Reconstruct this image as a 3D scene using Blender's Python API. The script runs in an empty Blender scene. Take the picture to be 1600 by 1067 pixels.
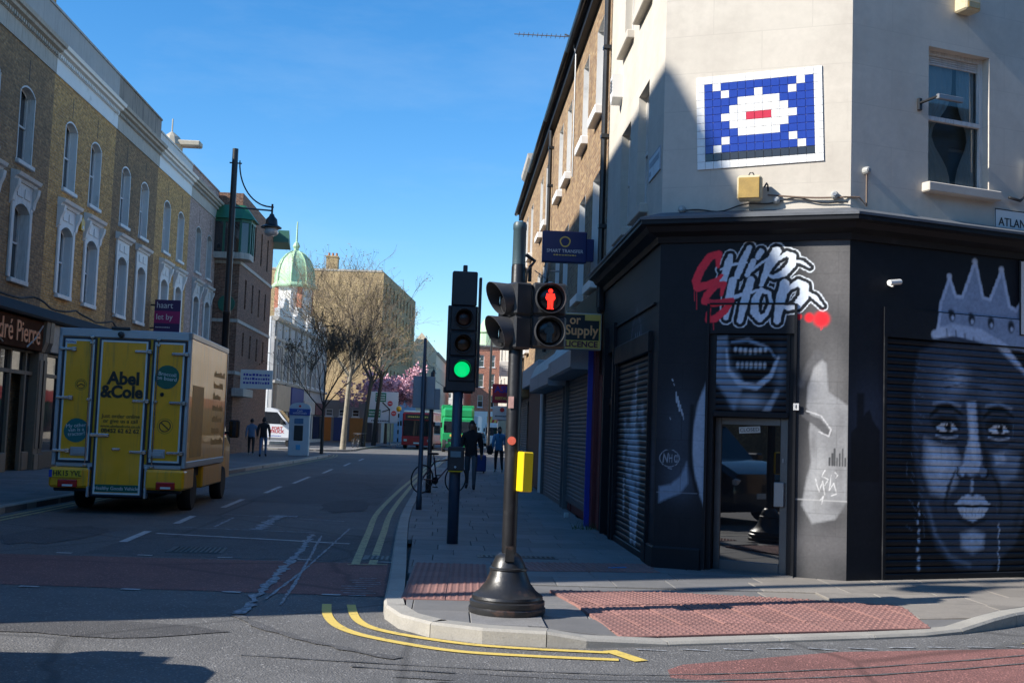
import bpy, math, random
import numpy as np
from mathutils import Vector, Matrix
random.seed(7); RNG = np.random.default_rng(7)
R = math.radians
scene = bpy.context.scene
col = scene.collection
# ------------------------------------------------------------------ camera
cam_d = bpy.data.cameras.new('camera'); cam = bpy.data.objects.new('camera', cam_d); col.objects.link(cam)
cam.matrix_world = Matrix(((0.9978630564, -0.0389826384, -0.0524373390, 0.0),
                           (-0.0553070423, -0.0766002536, -0.9955267612, 0.0),
                           (0.0347915463, 0.9962995308, -0.0785925776, 1.62),
                           (0, 0, 0, 1)))
cam_d.sensor_width = 36; cam_d.lens = 40.5; cam_d.clip_start = .1; cam_d.clip_end = 3000
cam_d.dof.use_dof = False
scene.camera = cam
# ------------------------------------------------------------------ sky, sun, exposure
SUN_EL, SUN_AZ = 33.0, (-.936, -.352)          # elevation; horizontal direction towards the sun
wd = bpy.data.worlds.new('World'); scene.world = wd; wd.use_nodes = True
nt = wd.node_tree; nt.nodes.clear()
o_ = nt.nodes.new('ShaderNodeOutputWorld'); b_ = nt.nodes.new('ShaderNodeBackground'); s_ = nt.nodes.new('ShaderNodeTexSky')
s_.sky_type = 'NISHITA'; s_.sun_disc = False; s_.sun_elevation = R(SUN_EL)
s_.sun_rotation = math.atan2(SUN_AZ[0], SUN_AZ[1]); s_.air_density = 1.0; s_.dust_density = .15; s_.ozone_density = 4.0
s_.altitude = 30
hs_ = nt.nodes.new('ShaderNodeHueSaturation'); hs_.inputs['Saturation'].default_value = 1.29; nt.links.new(s_.outputs[0], hs_.inputs['Color']); 
tcw = nt.nodes.new('ShaderNodeTexCoord'); mpw = nt.nodes.new('ShaderNodeMapping'); mpw.inputs['Scale'].default_value = (1.2, 2.2, 5.0); mpw.inputs['Rotation'].default_value = (0, .35, .4); nzw = nt.nodes.new('ShaderNodeTexNoise'); nzw.inputs['Scale'].default_value = 2.0; nzw.inputs['Detail'].default_value = 9; nzw.inputs['Roughness'].default_value = .62
mrw = nt.nodes.new('ShaderNodeMapRange'); mrw.inputs[1].default_value = .48; mrw.inputs[2].default_value = .85; mrw.inputs[4].default_value = .20          # thin cirrus over the whole sky
mxw = nt.nodes.new('ShaderNodeMix'); mxw.data_type = 'RGBA'; mxw.inputs[7].default_value = (3.4, 4.2, 5.0, 1)
nt.links.new(tcw.outputs['Generated'], mpw.inputs[0]); nt.links.new(mpw.outputs[0], nzw.inputs['Vector']); nt.links.new(nzw.outputs[0], mrw.inputs[0]); nt.links.new(mrw.outputs[0], mxw.inputs[0]); nt.links.new(hs_.outputs[0], mxw.inputs[6]); nt.links.new(mxw.outputs[2], b_.inputs[0]); nt.links.new(b_.outputs[0], o_.inputs[0]); b_.inputs[1].default_value = .106
sun_d = bpy.data.lights.new('sun', 'SUN'); sun = bpy.data.objects.new('sun', sun_d); col.objects.link(sun)
sun_d.energy = 4.3; sun_d.angle = R(.55); sun_d.color = (1, .945, .86)
sv = Vector((SUN_AZ[0]*math.cos(R(SUN_EL)), SUN_AZ[1]*math.cos(R(SUN_EL)), math.sin(R(SUN_EL))))
sun.rotation_euler = sv.to_track_quat('Z', 'Y').to_euler(); sun.location = sv*60
scene.view_settings.view_transform = 'Standard'; scene.view_settings.look = 'None'
scene.view_settings.exposure = 1.0; scene.view_settings.gamma = 1.0; scene.view_settings.use_curve_mapping = False

# ------------------------------------------------------------------ materials
MATS = {}
def _new(name):
    m = bpy.data.materials.new(name); m.use_nodes = True; m.node_tree.nodes.clear()
    N = m.node_tree.nodes; L = m.node_tree.links
    out = N.new('ShaderNodeOutputMaterial'); p = N.new('ShaderNodeBsdfPrincipled'); L.new(p.outputs[0], out.inputs[0])
    MATS[name] = m
    return m, N, L, p
def _coord(N, L, rnd=True):
    tc = N.new('ShaderNodeTexCoord')
    if not rnd: return tc.outputs['Object']
    oi = N.new('ShaderNodeObjectInfo'); ml = N.new('ShaderNodeMath'); ml.operation = 'MULTIPLY'; ml.inputs[1].default_value = 37.0
    L.new(oi.outputs['Random'], ml.inputs[0]); va = N.new('ShaderNodeVectorMath'); va.operation = 'ADD'
    L.new(tc.outputs['Object'], va.inputs[0]); L.new(ml.outputs[0], va.inputs[1]); return va.outputs[0]
def _noise(N, L, co, scale, detail=5, rough=.6, stretch=None):
    n = N.new('ShaderNodeTexNoise'); n.inputs['Scale'].default_value = scale; n.inputs['Detail'].default_value = detail; n.inputs['Roughness'].default_value = rough
    if stretch:
        mp = N.new('ShaderNodeMapping'); mp.inputs['Scale'].default_value = stretch; L.new(co, mp.inputs[0]); co = mp.outputs[0]
    L.new(co, n.inputs['Vector']); return n.outputs[0]
def _ramp(N, L, v, a, b):
    mr = N.new('ShaderNodeMapRange'); mr.inputs[1].default_value = a; mr.inputs[2].default_value = b; L.new(v, mr.inputs[0]); return mr.outputs[0]
def _mix(N, L, f, a, b, mode='MIX'):
    m = N.new('ShaderNodeMix'); m.data_type = 'RGBA'; m.blend_type = mode
    for sock, v in ((0, f), (6, a), (7, b)):
        if isinstance(v, (int, float)): m.inputs[sock].default_value = v
        elif isinstance(v, (tuple, list)): m.inputs[sock].default_value = (*v[:3], 1)
        else: L.new(v, m.inputs[sock])
    return m.outputs[2]
def _bump(N, L, p, h, st=.3, dist=.01):
    b = N.new('ShaderNodeBump'); b.inputs['Strength'].default_value = st; b.inputs['Distance'].default_value = dist
    L.new(h, b.inputs['Height']); L.new(b.outputs[0], p.inputs['Normal'])
def sc(c, k): return tuple(min(1, max(0, x*k)) for x in c)
def mat(name, c, rough=.6, metal=0, var=.18, vs=4., bump=.15, bs=60., spec=.5, dirt=None, da=.0, streak=False, coat=0, rnd=True):
    if name in MATS: return MATS[name]
    m, N, L, p = _new(name); co = _coord(N, L, rnd)
    n1 = _noise(N, L, co, vs, 6, .65); n2 = _noise(N, L, co, bs, 3, .6)
    base = _mix(N, L, _ramp(N, L, n1, .3, .7), sc(c, 1-var), sc(c, 1+var*.7))
    base = _mix(N, L, _ramp(N, L, n2, .3, .75), base, sc(c, 1-var*.6))
    if dirt:
        dn = _noise(N, L, co, vs*.8, 8, .7, (6, 6, .55) if streak else None)
        base = _mix(N, L, _ramp(N, L, dn, .62-da*.3, .8), base, dirt)
    L.new(base, p.inputs['Base Color'])
    mr = N.new('ShaderNodeMapRange'); mr.inputs[3].default_value = max(.02, rough-.1); mr.inputs[4].default_value = min(1, rough+.12); L.new(n1, mr.inputs[0]); L.new(mr.outputs[0], p.inputs['Roughness'])
    p.inputs['Metallic'].default_value = metal; p.inputs['Specular IOR Level'].default_value = spec; p.inputs['Coat Weight'].default_value = coat
    if bump: _bump(N, L, p, n2, bump, .01)
    return m
def brick(name, c1, c2, mortar, bw=.225, rh=.075, grime=(.05, .045, .04), ga=.35, var=.5, ms=.012, bst=.6, mot=.62):
    if name in MATS: return MATS[name]
    m, N, L, p = _new(name); tc = N.new('ShaderNodeTexCoord'); sx = N.new('ShaderNodeSeparateXYZ'); L.new(tc.outputs['Object'], sx.inputs[0])
    ad = N.new('ShaderNodeMath'); L.new(sx.outputs[0], ad.inputs[0]); L.new(sx.outputs[1], ad.inputs[1])
    cb = N.new('ShaderNodeCombineXYZ'); L.new(ad.outputs[0], cb.inputs[0]); L.new(sx.outputs[2], cb.inputs[1])
    bt = N.new('ShaderNodeTexBrick'); bt.inputs['Scale'].default_value = 1; bt.inputs['Brick Width'].default_value = bw; bt.inputs['Row Height'].default_value = rh
    bt.inputs['Mortar Size'].default_value = ms; bt.inputs['Mortar Smooth'].default_value = .3; bt.inputs['Bias'].default_value = -.1
    bt.inputs['Color1'].default_value = (*(sc(c1, 1.25) if bst > .3 else c1), 1); bt.inputs['Color2'].default_value = (*(sc(c2, .62) if bst > .3 else c2), 1); bt.inputs['Mortar'].default_value = (*mortar, 1)
    L.new(cb.outputs[0], bt.inputs['Vector'])
    n1 = _noise(N, L, tc.outputs['Object'], .55, 8, .7); n2 = _noise(N, L, tc.outputs['Object'], 9., 4, .6); n3 = _noise(N, L, tc.outputs['Object'], 1.3, 8, .7, (3, 3, .5))
    base = _mix(N, L, _ramp(N, L, n2, .35, .72), bt.outputs[0], sc(c2, mot))
    base = _mix(N, L, _ramp(N, L, n1, .62-ga*.35, .85), base, grime)
    base = _mix(N, L, _ramp(N, L, n3, .66-ga*.2, .95), base, grime)
    L.new(base, p.inputs['Base Color']); p.inputs['Roughness'].default_value = .88
    iv = N.new('ShaderNodeMath'); iv.operation = 'SUBTRACT'; iv.inputs[0].default_value = 1; L.new(bt.outputs['Fac'], iv.inputs[1])
    ah = N.new('ShaderNodeMath'); L.new(iv.outputs[0], ah.inputs[0]); L.new(n2, ah.inputs[1]); _bump(N, L, p, ah.outputs[0], bst, .012)
    return m
def emis(name, c, e, base=None):
    if name in MATS: return MATS[name]
    m, N, L, p = _new(name); p.inputs['Base Color'].default_value = (*(base or c), 1); p.inputs['Emission Color'].default_value = (*c, 1)
    p.inputs['Emission Strength'].default_value = e; p.inputs['Roughness'].default_value = .25
    co = _coord(N, L); v = N.new('ShaderNodeTexVoronoi'); v.inputs['Scale'].default_value = 90; L.new(co, v.inputs['Vector']); _bump(N, L, p, v.outputs[0], .3, .004)
    return m
def paint_mat(name, rough=.55, bump=.15, joints=None):
    """surface whose painted picture is stored in the colour attribute 'Col'"""
    if name in MATS: return MATS[name]
    m, N, L, p = _new(name); a = N.new('ShaderNodeAttribute'); a.attribute_name = 'Col'; co = _coord(N, L, False)
    n1 = _noise(N, L, co, 5, 6, .65); n2 = _noise(N, L, co, 70, 3)
    c = _mix(N, L, _ramp(N, L, n1, .5, .85), a.outputs[0], (.03, .032, .036)); mfac = N.new('ShaderNodeMix'); mfac.data_type = 'RGBA'
    mfac.inputs[0].default_value = .72; L.new(c, mfac.inputs[6]); L.new(a.outputs[0], mfac.inputs[7])
    L.new(mfac.outputs[2], p.inputs['Base Color']); p.inputs['Roughness'].default_value = rough; p.inputs['Specular IOR Level'].default_value = .18
    _bump(N, L, p, n2, bump, .006); return m
def glass_clear(name='clear_glass', tint=(.8, .87, .88)):
    if name in MATS: return MATS[name]
    m, N, L, p = _new(name); N.remove(p); out = [n for n in N if n.type == 'OUTPUT_MATERIAL'][0]
    t = N.new('ShaderNodeBsdfTransparent'); t.inputs[0].default_value = (*tint, 1); g = N.new('ShaderNodeBsdfGlossy'); g.inputs['Roughness'].default_value = .015
    f = N.new('ShaderNodeFresnel'); f.inputs[0].default_value = 1.75; mx = N.new('ShaderNodeMixShader')
    L.new(f.outputs[0], mx.inputs[0]); L.new(t.outputs[0], mx.inputs[1]); L.new(g.outputs[0], mx.inputs[2]); L.new(mx.outputs[0], out.inputs[0]); return m
def glass_dark(name='dark_glass', c=(.018, .022, .028), rough=.03, spec=1.0, wave=.05):
    if name in MATS: return MATS[name]
    m, N, L, p = _new(name); co = _coord(N, L); n = _noise(N, L, co, 1.7, 2); L.new(_mix(N, L, n, sc(c, .5), sc(c, 1.6)), p.inputs['Base Color'])
    p.inputs['Roughness'].default_value = rough; p.inputs['Specular IOR Level'].default_value = spec; _bump(N, L, p, n, wave, .02); return m
# ------------------------------------------------------------------ mesh helpers
class MB:
    def __init__(s, M=None): s.v = []; s.f = []; s.m = []; s.mi = 0; s.M = M or Matrix.Identity(4)
    def add(s, vs, fs):
        o = len(s.v); s.v += [tuple(s.M @ Vector(v)) for v in vs]; s.f += [tuple(o+i for i in f) for f in fs]; s.m += [s.mi]*len(fs); return s
    def box(s, x0, x1, y0, y1, z0, z1):
        return s.add([(x0,y0,z0),(x1,y0,z0),(x1,y1,z0),(x0,y1,z0),(x0,y0,z1),(x1,y0,z1),(x1,y1,z1),(x0,y1,z1)],
                     [(0,3,2,1),(4,5,6,7),(0,1,5,4),(1,2,6,5),(2,3,7,6),(3,0,4,7)])
    def bbox(s, x0, x1, y0, y1, z0, z1, b=.01):
        """box with chamfered edges"""
        b = min(b, (x1-x0)*.45, (y1-y0)*.45, (z1-z0)*.45); vs = []
        X = (x0, x1); Y = (y0, y1); Z = (z0, z1); idx = {}
        for i in (0,1):
            for j in (0,1):
                for k in (0,1):
                    for ax in range(3):
                        p = [X[i], Y[j], Z[k]]; sg = [1-2*i, 1-2*j, 1-2*k]
                        for a in range(3):
                            if a != ax: p[a] += sg[a]*b
                        idx[i,j,k,ax] = len(vs); vs.append(tuple(p))
        fs = []
        q = [(0,0),(1,0),(1,1),(0,1)]
        for e in (0,1):
            a = [idx[e,j,k,0] for j,k in q]; fs.append(tuple(a if e else a[::-1]))
            a = [idx[i,e,k,1] for i,k in q]; fs.append(tuple(a[::-1] if e else a))
            a = [idx[i,j,e,2] for i,j in q]; fs.append(tuple(a if e else a[::-1]))
        for j in (0,1):
            for k in (0,1): fs.append((idx[0,j,k,1],idx[1,j,k,1],idx[1,j,k,2],idx[0,j,k,2]))
        for i in (0,1):
            for k in (0,1): fs.append((idx[i,0,k,0],idx[i,1,k,0],idx[i,1,k,2],idx[i,0,k,2]))
        for i in (0,1):
            for j in (0,1): fs.append((idx[i,j,0,0],idx[i,j,1,0],idx[i,j,1,1],idx[i,j,0,1]))
        for i in (0,1):
            for j in (0,1):
                for k in (0,1): fs.append((idx[i,j,k,0],idx[i,j,k,1],idx[i,j,k,2]))
        s.add(vs, fs); s.fix = True; return s
    def prism(s, pts, z0, z1):
        n = len(pts); return s.add([(x,y,z0) for x,y in pts]+[(x,y,z1) for x,y in pts], [tuple(range(n))[::-1], tuple(range(n,2*n))]+[(i,(i+1)%n,n+(i+1)%n,n+i) for i in range(n)])
    def plate(s, pts, y0, y1):
        """polygon in x,z extruded along y"""
        n = len(pts); s.fix = True; return s.add([(x,y0,z) for x,z in pts]+[(x,y1,z) for x,z in pts], [tuple(range(n)), tuple(range(n,2*n))[::-1]]+[(i,(i+1)%n,n+(i+1)%n,n+i) for i in range(n)])
    def xprofile(s, pts, x0, x1):
        """polygon in y,z extruded along x"""
        n = len(pts); s.fix = True; return s.add([(x0,y,z) for y,z in pts]+[(x1,y,z) for y,z in pts], [tuple(range(n)), tuple(range(n,2*n))[::-1]]+[(i,(i+1)%n,n+(i+1)%n,n+i) for i in range(n)])
    def tube(s, pts, r, n=8, caps=True):
        pts = [Vector(p) for p in pts]; rs = r if isinstance(r, (list, tuple)) else [r]*len(pts); vs = []; fs = []; ref = None
        for i, p in enumerate(pts):
            d = (pts[min(i+1, len(pts)-1)]-pts[max(i-1, 0)]);
            if d.length < 1e-9: d = Vector((0,0,1))
            d.normalize()
            if ref is None or abs(ref.dot(d)) > .95: ref = Vector((1,0,0)) if abs(d.x) < .8 else Vector((0,1,0))
            a = d.cross(ref).normalized(); b = d.cross(a); ref = b.cross(d) if False else ref
            for k in range(n):
                t = 2*math.pi*k/n; vs.append(tuple(p+(a*math.cos(t)+b*math.sin(t))*rs[i]))
        for i in range(len(pts)-1):
            for k in range(n): fs.append((i*n+k, i*n+(k+1)%n, (i+1)*n+(k+1)%n, (i+1)*n+k))
        if caps: fs += [tuple(range(n))[::-1], tuple((len(pts)-1)*n+k for k in range(n))]
        s.fix = True
        return s.add(vs, fs)
    def lathe(s, prof, n=20, c=(0,0,0), axis='z'):
        vs = []; fs = []
        for r, z in prof:
            for k in range(n):
                t = 2*math.pi*k/n; x, y = r*math.cos(t), r*math.sin(t)
                vs.append((c[0]+x, c[1]+y, c[2]+z) if axis == 'z' else ((c[0]+x, c[1]+z, c[2]+y) if axis == 'y' else (c[0]+z, c[1]+x, c[2]+y)))
        m = len(prof)
        for i in range(m-1):
            for k in range(n): fs.append((i*n+k, i*n+(k+1)%n, (i+1)*n+(k+1)%n, (i+1)*n+k))
        if prof[0][0] > 1e-6: fs.append(tuple(range(n))[::-1])
        if prof[-1][0] > 1e-6: fs.append(tuple((m-1)*n+k for k in range(n)))
        s.fix = True
        return s.add(vs, fs)
    def build(s, name, mats, parent=None, smooth=False, label=None, kind=None, cols=None, loc=None, rot=None, auto=None):
        me = bpy.data.meshes.new(name); me.from_pydata(s.v, [], s.f)
        if getattr(s, 'fix', False):
            import bmesh
            bm = bmesh.new(); bm.from_mesh(me)
            if cols is None: bmesh.ops.recalc_face_normals(bm, faces=bm.faces)
            bm.to_mesh(me); bm.free()
        for m in (mats if isinstance(mats, (list, tuple)) else [mats]): me.materials.append(m)
        if len(me.materials) > 1: me.polygons.foreach_set('material_index', s.m)
        if cols is not None:
            a = me.color_attributes.new('Col', 'FLOAT_COLOR', 'POINT'); c = np.ones((len(s.v), 4), np.float32); c[:, :3] = cols; a.data.foreach_set('color', c.ravel())
        if smooth: me.polygons.foreach_set('use_smooth', [True]*len(me.polygons))
        if smooth and auto is not None:
            try: me.set_sharp_from_angle(angle=R(auto))
            except Exception: pass
        return link(name, me, parent, label, kind, loc, rot)
def link(name, me, parent=None, label=None, kind=None, loc=None, rot=None):
    o = bpy.data.objects.new(name, me); col.objects.link(o)
    if parent: o.parent = parent
    if label: o['label'] = label
    if kind: o['kind'] = kind
    if loc: o.location = loc
    if rot: o.rotation_euler = rot
    return o
def tag(o, label, cat, group=None):
    o['label'] = label; o['category'] = cat
    if group: o['group'] = group
    return o
def thing(name, label, cat, loc=(0,0,0), rz=0, group=None, kind=None):
    o = bpy.data.objects.new(name, None); col.objects.link(o); o.empty_display_size = .2; o.location = loc; o.rotation_euler = (0, 0, R(rz))
    if kind: o['kind'] = kind; 
    if kind == 'structure': o['label'] = label; return o
    return tag(o, label, cat, group)
def text(body, size, m, parent, x, y, z, ext=.003, sx=1., shear=0., off=0., align='CENTER', name='lettering', rot=0., line=1., flat=False):
    cu = bpy.data.curves.new('t', 'FONT'); cu.body = body; cu.size = size; cu.extrude = ext; cu.align_x = align; cu.align_y = 'CENTER'; cu.shear = shear; cu.offset = off; cu.space_line = line; cu.resolution_u = 3
    ob = bpy.data.objects.new('t', cu); col.objects.link(ob)
    dg = bpy.context.evaluated_depsgraph_get(); me = bpy.data.meshes.new_from_object(ob.evaluated_get(dg))
    bpy.data.objects.remove(ob); bpy.data.curves.remove(cu)
    me.transform(Matrix.Translation((x, y, z)) @ (Matrix.Identity(4) if flat else Matrix.Rotation(math.pi/2, 4, 'X')) @ Matrix.Rotation(rot, 4, 'Z') @ Matrix.Diagonal((sx, 1, 1, 1)))
    me.name = name; me.materials.clear(); me.materials.append(m); return link(name, me, parent)
def copy_tree(o, parent=None):
    c = o.copy(); col.objects.link(c); c.parent = parent
    for ch in list(o.children): copy_tree(ch, c)
    return c
# painted pictures: a numpy canvas in wall coordinates
class Canvas:
    def __init__(s, u0, u1, z0, z1, d, base):
        s.u0, s.z0, s.d = u0, z0, d; s.nu = int((u1-u0)/d)+2; s.nz = int((z1-z0)/d)+2
        s.U, s.Z = np.meshgrid(u0+np.arange(s.nu)*d, z0+np.arange(s.nz)*d); s.C = np.zeros((s.nz, s.nu, 3)); s.C[:] = base
    def mixin(s, a, c): a = np.clip(a, 0, 1)[..., None]; s.C = s.C*(1-a)+np.array(c)*a
    def dist(s, pts, w=None):
        D = np.full(s.U.shape, 9.)
        for i in range(len(pts)-1):
            (ax, ay), (bx, by) = pts[i][:2], pts[i+1][:2]; dx, dy = bx-ax, by-ay; l = dx*dx+dy*dy+1e-12
            t = np.clip(((s.U-ax)*dx+(s.Z-ay)*dy)/l, 0, 1); d = np.hypot(s.U-ax-t*dx, s.Z-ay-t*dy)
            if w is not None: d = d-(w[i]+(w[i+1]-w[i])*t)
            D = np.minimum(D, d)
        return D
    def stroke(s, pts, w, c, soft=.008, a=1.):
        if not isinstance(w, (list, tuple)): w = [w]*len(pts)
        s.mixin(a*np.clip(.5-s.dist(pts, w)/soft, 0, 1), c)
    def blob(s, u, z, ru, rz, c, a=1., ang=0., p=1.):
        ca, sa = math.cos(R(ang)), math.sin(R(ang)); x = (s.U-u)*ca+(s.Z-z)*sa; y = -(s.U-u)*sa+(s.Z-z)*ca
        s.mixin(a*np.exp(-((x/ru)**2+(y/rz)**2)**p), c)
    def inside(s, pts):
        ins = np.zeros(s.U.shape, bool); n = len(pts)
        for i in range(n):
            x1, y1 = pts[i]; x2, y2 = pts[(i+1) % n]
            if y1 == y2: continue
            cnd = ((s.Z < y1) != (s.Z < y2)) & (s.U < (x2-x1)*(s.Z-y1)/(y2-y1)+x1); ins ^= cnd
        return ins
    def poly(s, pts, c, a=1., soft=0.):
        i = s.inside(pts).astype(float)
        if soft:
            D = s.dist(list(pts)+[pts[0]]); i = np.clip(.5+np.where(i > 0, D, -D)/soft, 0, 1)
        s.mixin(i*a, c)
    def at(s, u, z):
        i = np.clip(((np.asarray(u)-s.u0)/s.d).round().astype(int), 0, s.nu-1); j = np.clip(((np.asarray(z)-s.z0)/s.d).round().astype(int), 0, s.nz-1); return s.C[j, i]
def painted_wall(name, cv, u0, u1, z0, z1, step, holes, y, parent, m):
    """vertical wall sheet in local x,z with a fine grid that carries the painted colours"""
    us = sorted(set([round(x, 4) for x in list(np.arange(u0, u1, step))+[u1]+[h[i] for h in holes for i in (0, 1) if u0 < h[i] < u1]]))
    zs = sorted(set([round(x, 4) for x in list(np.arange(z0, z1, step))+[z1]+[h[i] for h in holes for i in (2, 3) if z0 < h[i] < z1]]))
    U, Z = np.meshgrid(us, zs); nu = len(us); v = np.stack([U.ravel(), np.full(U.size, y), Z.ravel()], 1); f = []
    for j in range(len(zs)-1):
        zc = (zs[j]+zs[j+1])/2
        for i in range(nu-1):
            uc = (us[i]+us[i+1])/2
            if any(h[0] < uc < h[1] and h[2] < zc < h[3] for h in holes): continue
            f.append((j*nu+i, j*nu+i+1, (j+1)*nu+i+1, (j+1)*nu+i))
    b = MB(); b.v = [tuple(x) for x in v]; b.f = f; b.m = [0]*len(f)
    return b.build(name, m, parent, cols=cv.at(U.ravel(), Z.ravel()))
def wall_panel(b, x0, x1, z0, z1, holes, y=0., depth=.16):
    """front sheet with openings (xa,xb,za,zb,rise) and their reveals"""
    xs = sorted({x0, x1}|{h[i] for h in holes for i in (0, 1)}); zs = sorted({z0, z1}|{h[i] for h in holes for i in (2, 3)})
    for i in range(len(xs)-1):
        for j in range(len(zs)-1):
            xc, zc = (xs[i]+xs[i+1])/2, (zs[j]+zs[j+1])/2
            if any(h[0] < xc < h[1] and h[2] < zc < h[3] for h in holes): continue
            b.add([(xs[i],y,zs[j]),(xs[i+1],y,zs[j]),(xs[i+1],y,zs[j+1]),(xs[i],y,zs[j+1])], [(0,1,2,3)])
    for h in holes:
        xa, xb, za, zb = h[:4]; e = y+depth; rise = h[4] if len(h) > 4 else 0
        b.add([(xa,y,za),(xa,e,za),(xa,e,zb),(xa,y,zb)], [(0,1,2,3)]); b.add([(xb,y,za),(xb,e,za),(xb,e,zb),(xb,y,zb)], [(3,2,1,0)])
        b.add([(xa,y,za),(xb,y,za),(xb,e,za),(xa,e,za)], [(0,1,2,3)])
        if not rise: b.add([(xa,y,zb),(xb,y,zb),(xb,e,zb),(xa,e,zb)], [(3,2,1,0)])
        else:
            n = 8; arc = arc_pts(xa, xb, zb, rise, n)
            for i in range(n):
                (p, q), (r, t) = arc[i], arc[i+1]
                b.add([(p,y,q),(r,y,t),(r,y,zb),(p,y,zb)], [(0,1,2,3)]); b.add([(p,y,q),(r,y,t),(r,e,t),(p,e,q)], [(3,2,1,0)])
def arc_pts(xa, xb, ztop, rise, n=8, ins=0.):
    w = (xb-xa)/2; r = (w*w+rise*rise)/(2*rise); cx = (xa+xb)/2; cz = ztop-r; a = math.asin(min(1, w/r)); r2 = r-ins
    return [(cx+r2*math.sin(-a+2*a*i/n)*(1 if not ins else (w-ins)/(r2*math.sin(a))), cz+r2*math.cos(-a+2*a*i/n)) for i in range(n+1)]
def small_print(parent, m, x, y, z, w, h, rows=1):
    """lines of print too small to read"""
    b = MB(); rg = random.Random(int(w*1000+rows))
    for r in range(rows):
        zc = z+h/2-(r+.5)*h/rows; a = x-w/2
        while a < x+w/2-.02*w: l = w*rg.uniform(.04, .11); b.box(a, min(a+l, x+w/2), y-.002, y, zc-h/rows*.28, zc+h/rows*rg.uniform(.15, .32)); a += l+w*.03
    return b.build('small_print', m, parent, kind='stuff')
# ------------------------------------------------------------------ ground, roads, pavements
def asphalt(name, c, worn=None):
    if name in MATS: return MATS[name]
    m, N, L, p = _new(name); tc = N.new('ShaderNodeTexCoord'); co = tc.outputs['Object']
    n1 = _noise(N, L, co, .35, 7, .65); n2 = _noise(N, L, co, 2.2, 6, .7); n3 = _noise(N, L, co, 55, 3, .7)
    v = N.new('ShaderNodeTexVoronoi'); v.inputs['Scale'].default_value = 70; L.new(co, v.inputs['Vector'])
    wv = N.new('ShaderNodeTexVoronoi'); wv.feature = 'DISTANCE_TO_EDGE'; wv.inputs['Scale'].default_value = .33
    dm = _mix(N, L, .16, co, _noise(N, L, co, 1.1, 5)); L.new(dm, wv.inputs['Vector'])
    base = _mix(N, L, _ramp(N, L, n1, .35, .68), sc(c, .78), sc(c, 1.2)); base = _mix(N, L, _ramp(N, L, n2, .42, .75), base, sc(c, .68))
    base = _mix(N, L, _ramp(N, L, n3, .5, .85), base, sc(c, 1.5))
    spk = N.new('ShaderNodeTexWhiteNoise'); L.new(v.outputs['Position'], spk.inputs[0])
    base = _mix(N, L, _ramp(N, L, spk.outputs[0], .9, .99), base, sc(c, 2.1))
    base = _mix(N, L, _ramp(N, L, wv.outputs[0], .012, .003), base, sc(c, .66))
    L.new(base, p.inputs['Base Color']); p.inputs['Roughness'].default_value = .82
    ah = N.new('ShaderNodeMath'); L.new(v.outputs[0], ah.inputs[0]); L.new(n3, ah.inputs[1]); _bump(N, L, p, ah.outputs[0], .55, .012); return m
def worn_paint(name, c, under, lo=.44, hi=.6, scale=9.):
    if name in MATS: return MATS[name]
    m, N, L, p = _new(name); tc = N.new('ShaderNodeTexCoord'); co = tc.outputs['Object']; n1 = _noise(N, L, co, scale, 8, .75); n2 = _noise(N, L, co, 60, 3)
    base = _mix(N, L, _ramp(N, L, n1, lo, hi), sc(c, .9), under); base = _mix(N, L, _ramp(N, L, n2, .45, .8), base, sc(c, .72))
    L.new(base, p.inputs['Base Color']); p.inputs['Roughness'].default_value = .7; _bump(N, L, p, n2, .3, .006); return m
def slab_mat(name, c, amp=.35, stain=(.10, .10, .10)):
    if name in MATS: return MATS[name]
    m, N, L, p = _new(name); co = _coord(N, L); oi = N.new('ShaderNodeObjectInfo'); n1 = _noise(N, L, co, 1.6, 7, .7); n2 = _noise(N, L, co, 70, 3, .7)
    base = _mix(N, L, oi.outputs['Random'], sc(c, 1-amp/2), sc(c, 1+amp/2)); base = _mix(N, L, _ramp(N, L, n1, .45, .8), base, stain)
    base = _mix(N, L, _ramp(N, L, n2, .4, .8), base, sc(c, .7)); sp = _noise(N, L, co, 14, 2, .5); base = _mix(N, L, _ramp(N, L, sp, .71, .76), base, sc(c, .66))
    L.new(base, p.inputs['Base Color']); p.inputs['Roughness'].default_value = .78; _bump(N, L, p, n2, .3, .008); return m
ASPH = asphalt('asphalt', (.122, .119, .116)); ASPH2 = asphalt('asphalt_dark', (.088, .087, .088)); REDA = asphalt('red_asphalt', (.20, .088, .076))
YEL = worn_paint('yellow_road_paint', (.72, .53, .12), (.07, .065, .055), .56, .72, 7); YEL2 = worn_paint('old_yellow_road_paint', (.48, .42, .20), (.06, .06, .06), .5, .62, 12)
WHT = worn_paint('white_road_paint', (.55, .55, .54), (.065, .065, .065), .5, .66, 6); CHALK = worn_paint('chalky_white_scuff', (.42, .44, .47), (.06, .06, .062), .42, .58, 16)
SLAB = slab_mat('paving_stone', (.19, .185, .18), .4); SLABW = slab_mat('paving_stone_warm', (.26, .235, .205), .3, (.13, .12, .11)); KERB = slab_mat('kerb_granite', (.36, .34, .30), .2, (.2, .19, .17)); TACT = slab_mat('red_tactile_clay', (.27, .135, .115), .28, (.17, .10, .09))
def sheet(name, pts, z, m, label=None):
    b = MB(); b.add([(x, y, z) for x, y in pts], [tuple(range(len(pts)))]); o = b.build(name, m); o['kind'] = 'structure'; return o
g = MB(); g.add([(-700,-300,-.012),(700,-300,-.012),(700,1500,-.012),(-700,1500,-.012)], [(0,1,2,3)]); o = g.build('ground', asphalt('far_ground', (.09, .088, .084))); o['kind'] = 'structure'
g = MB(); xs = [-60,-12,-7,-3,0,4,12,60]; ys = [-40,0,8,14,20,30,45,70,110,160,230]
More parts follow.
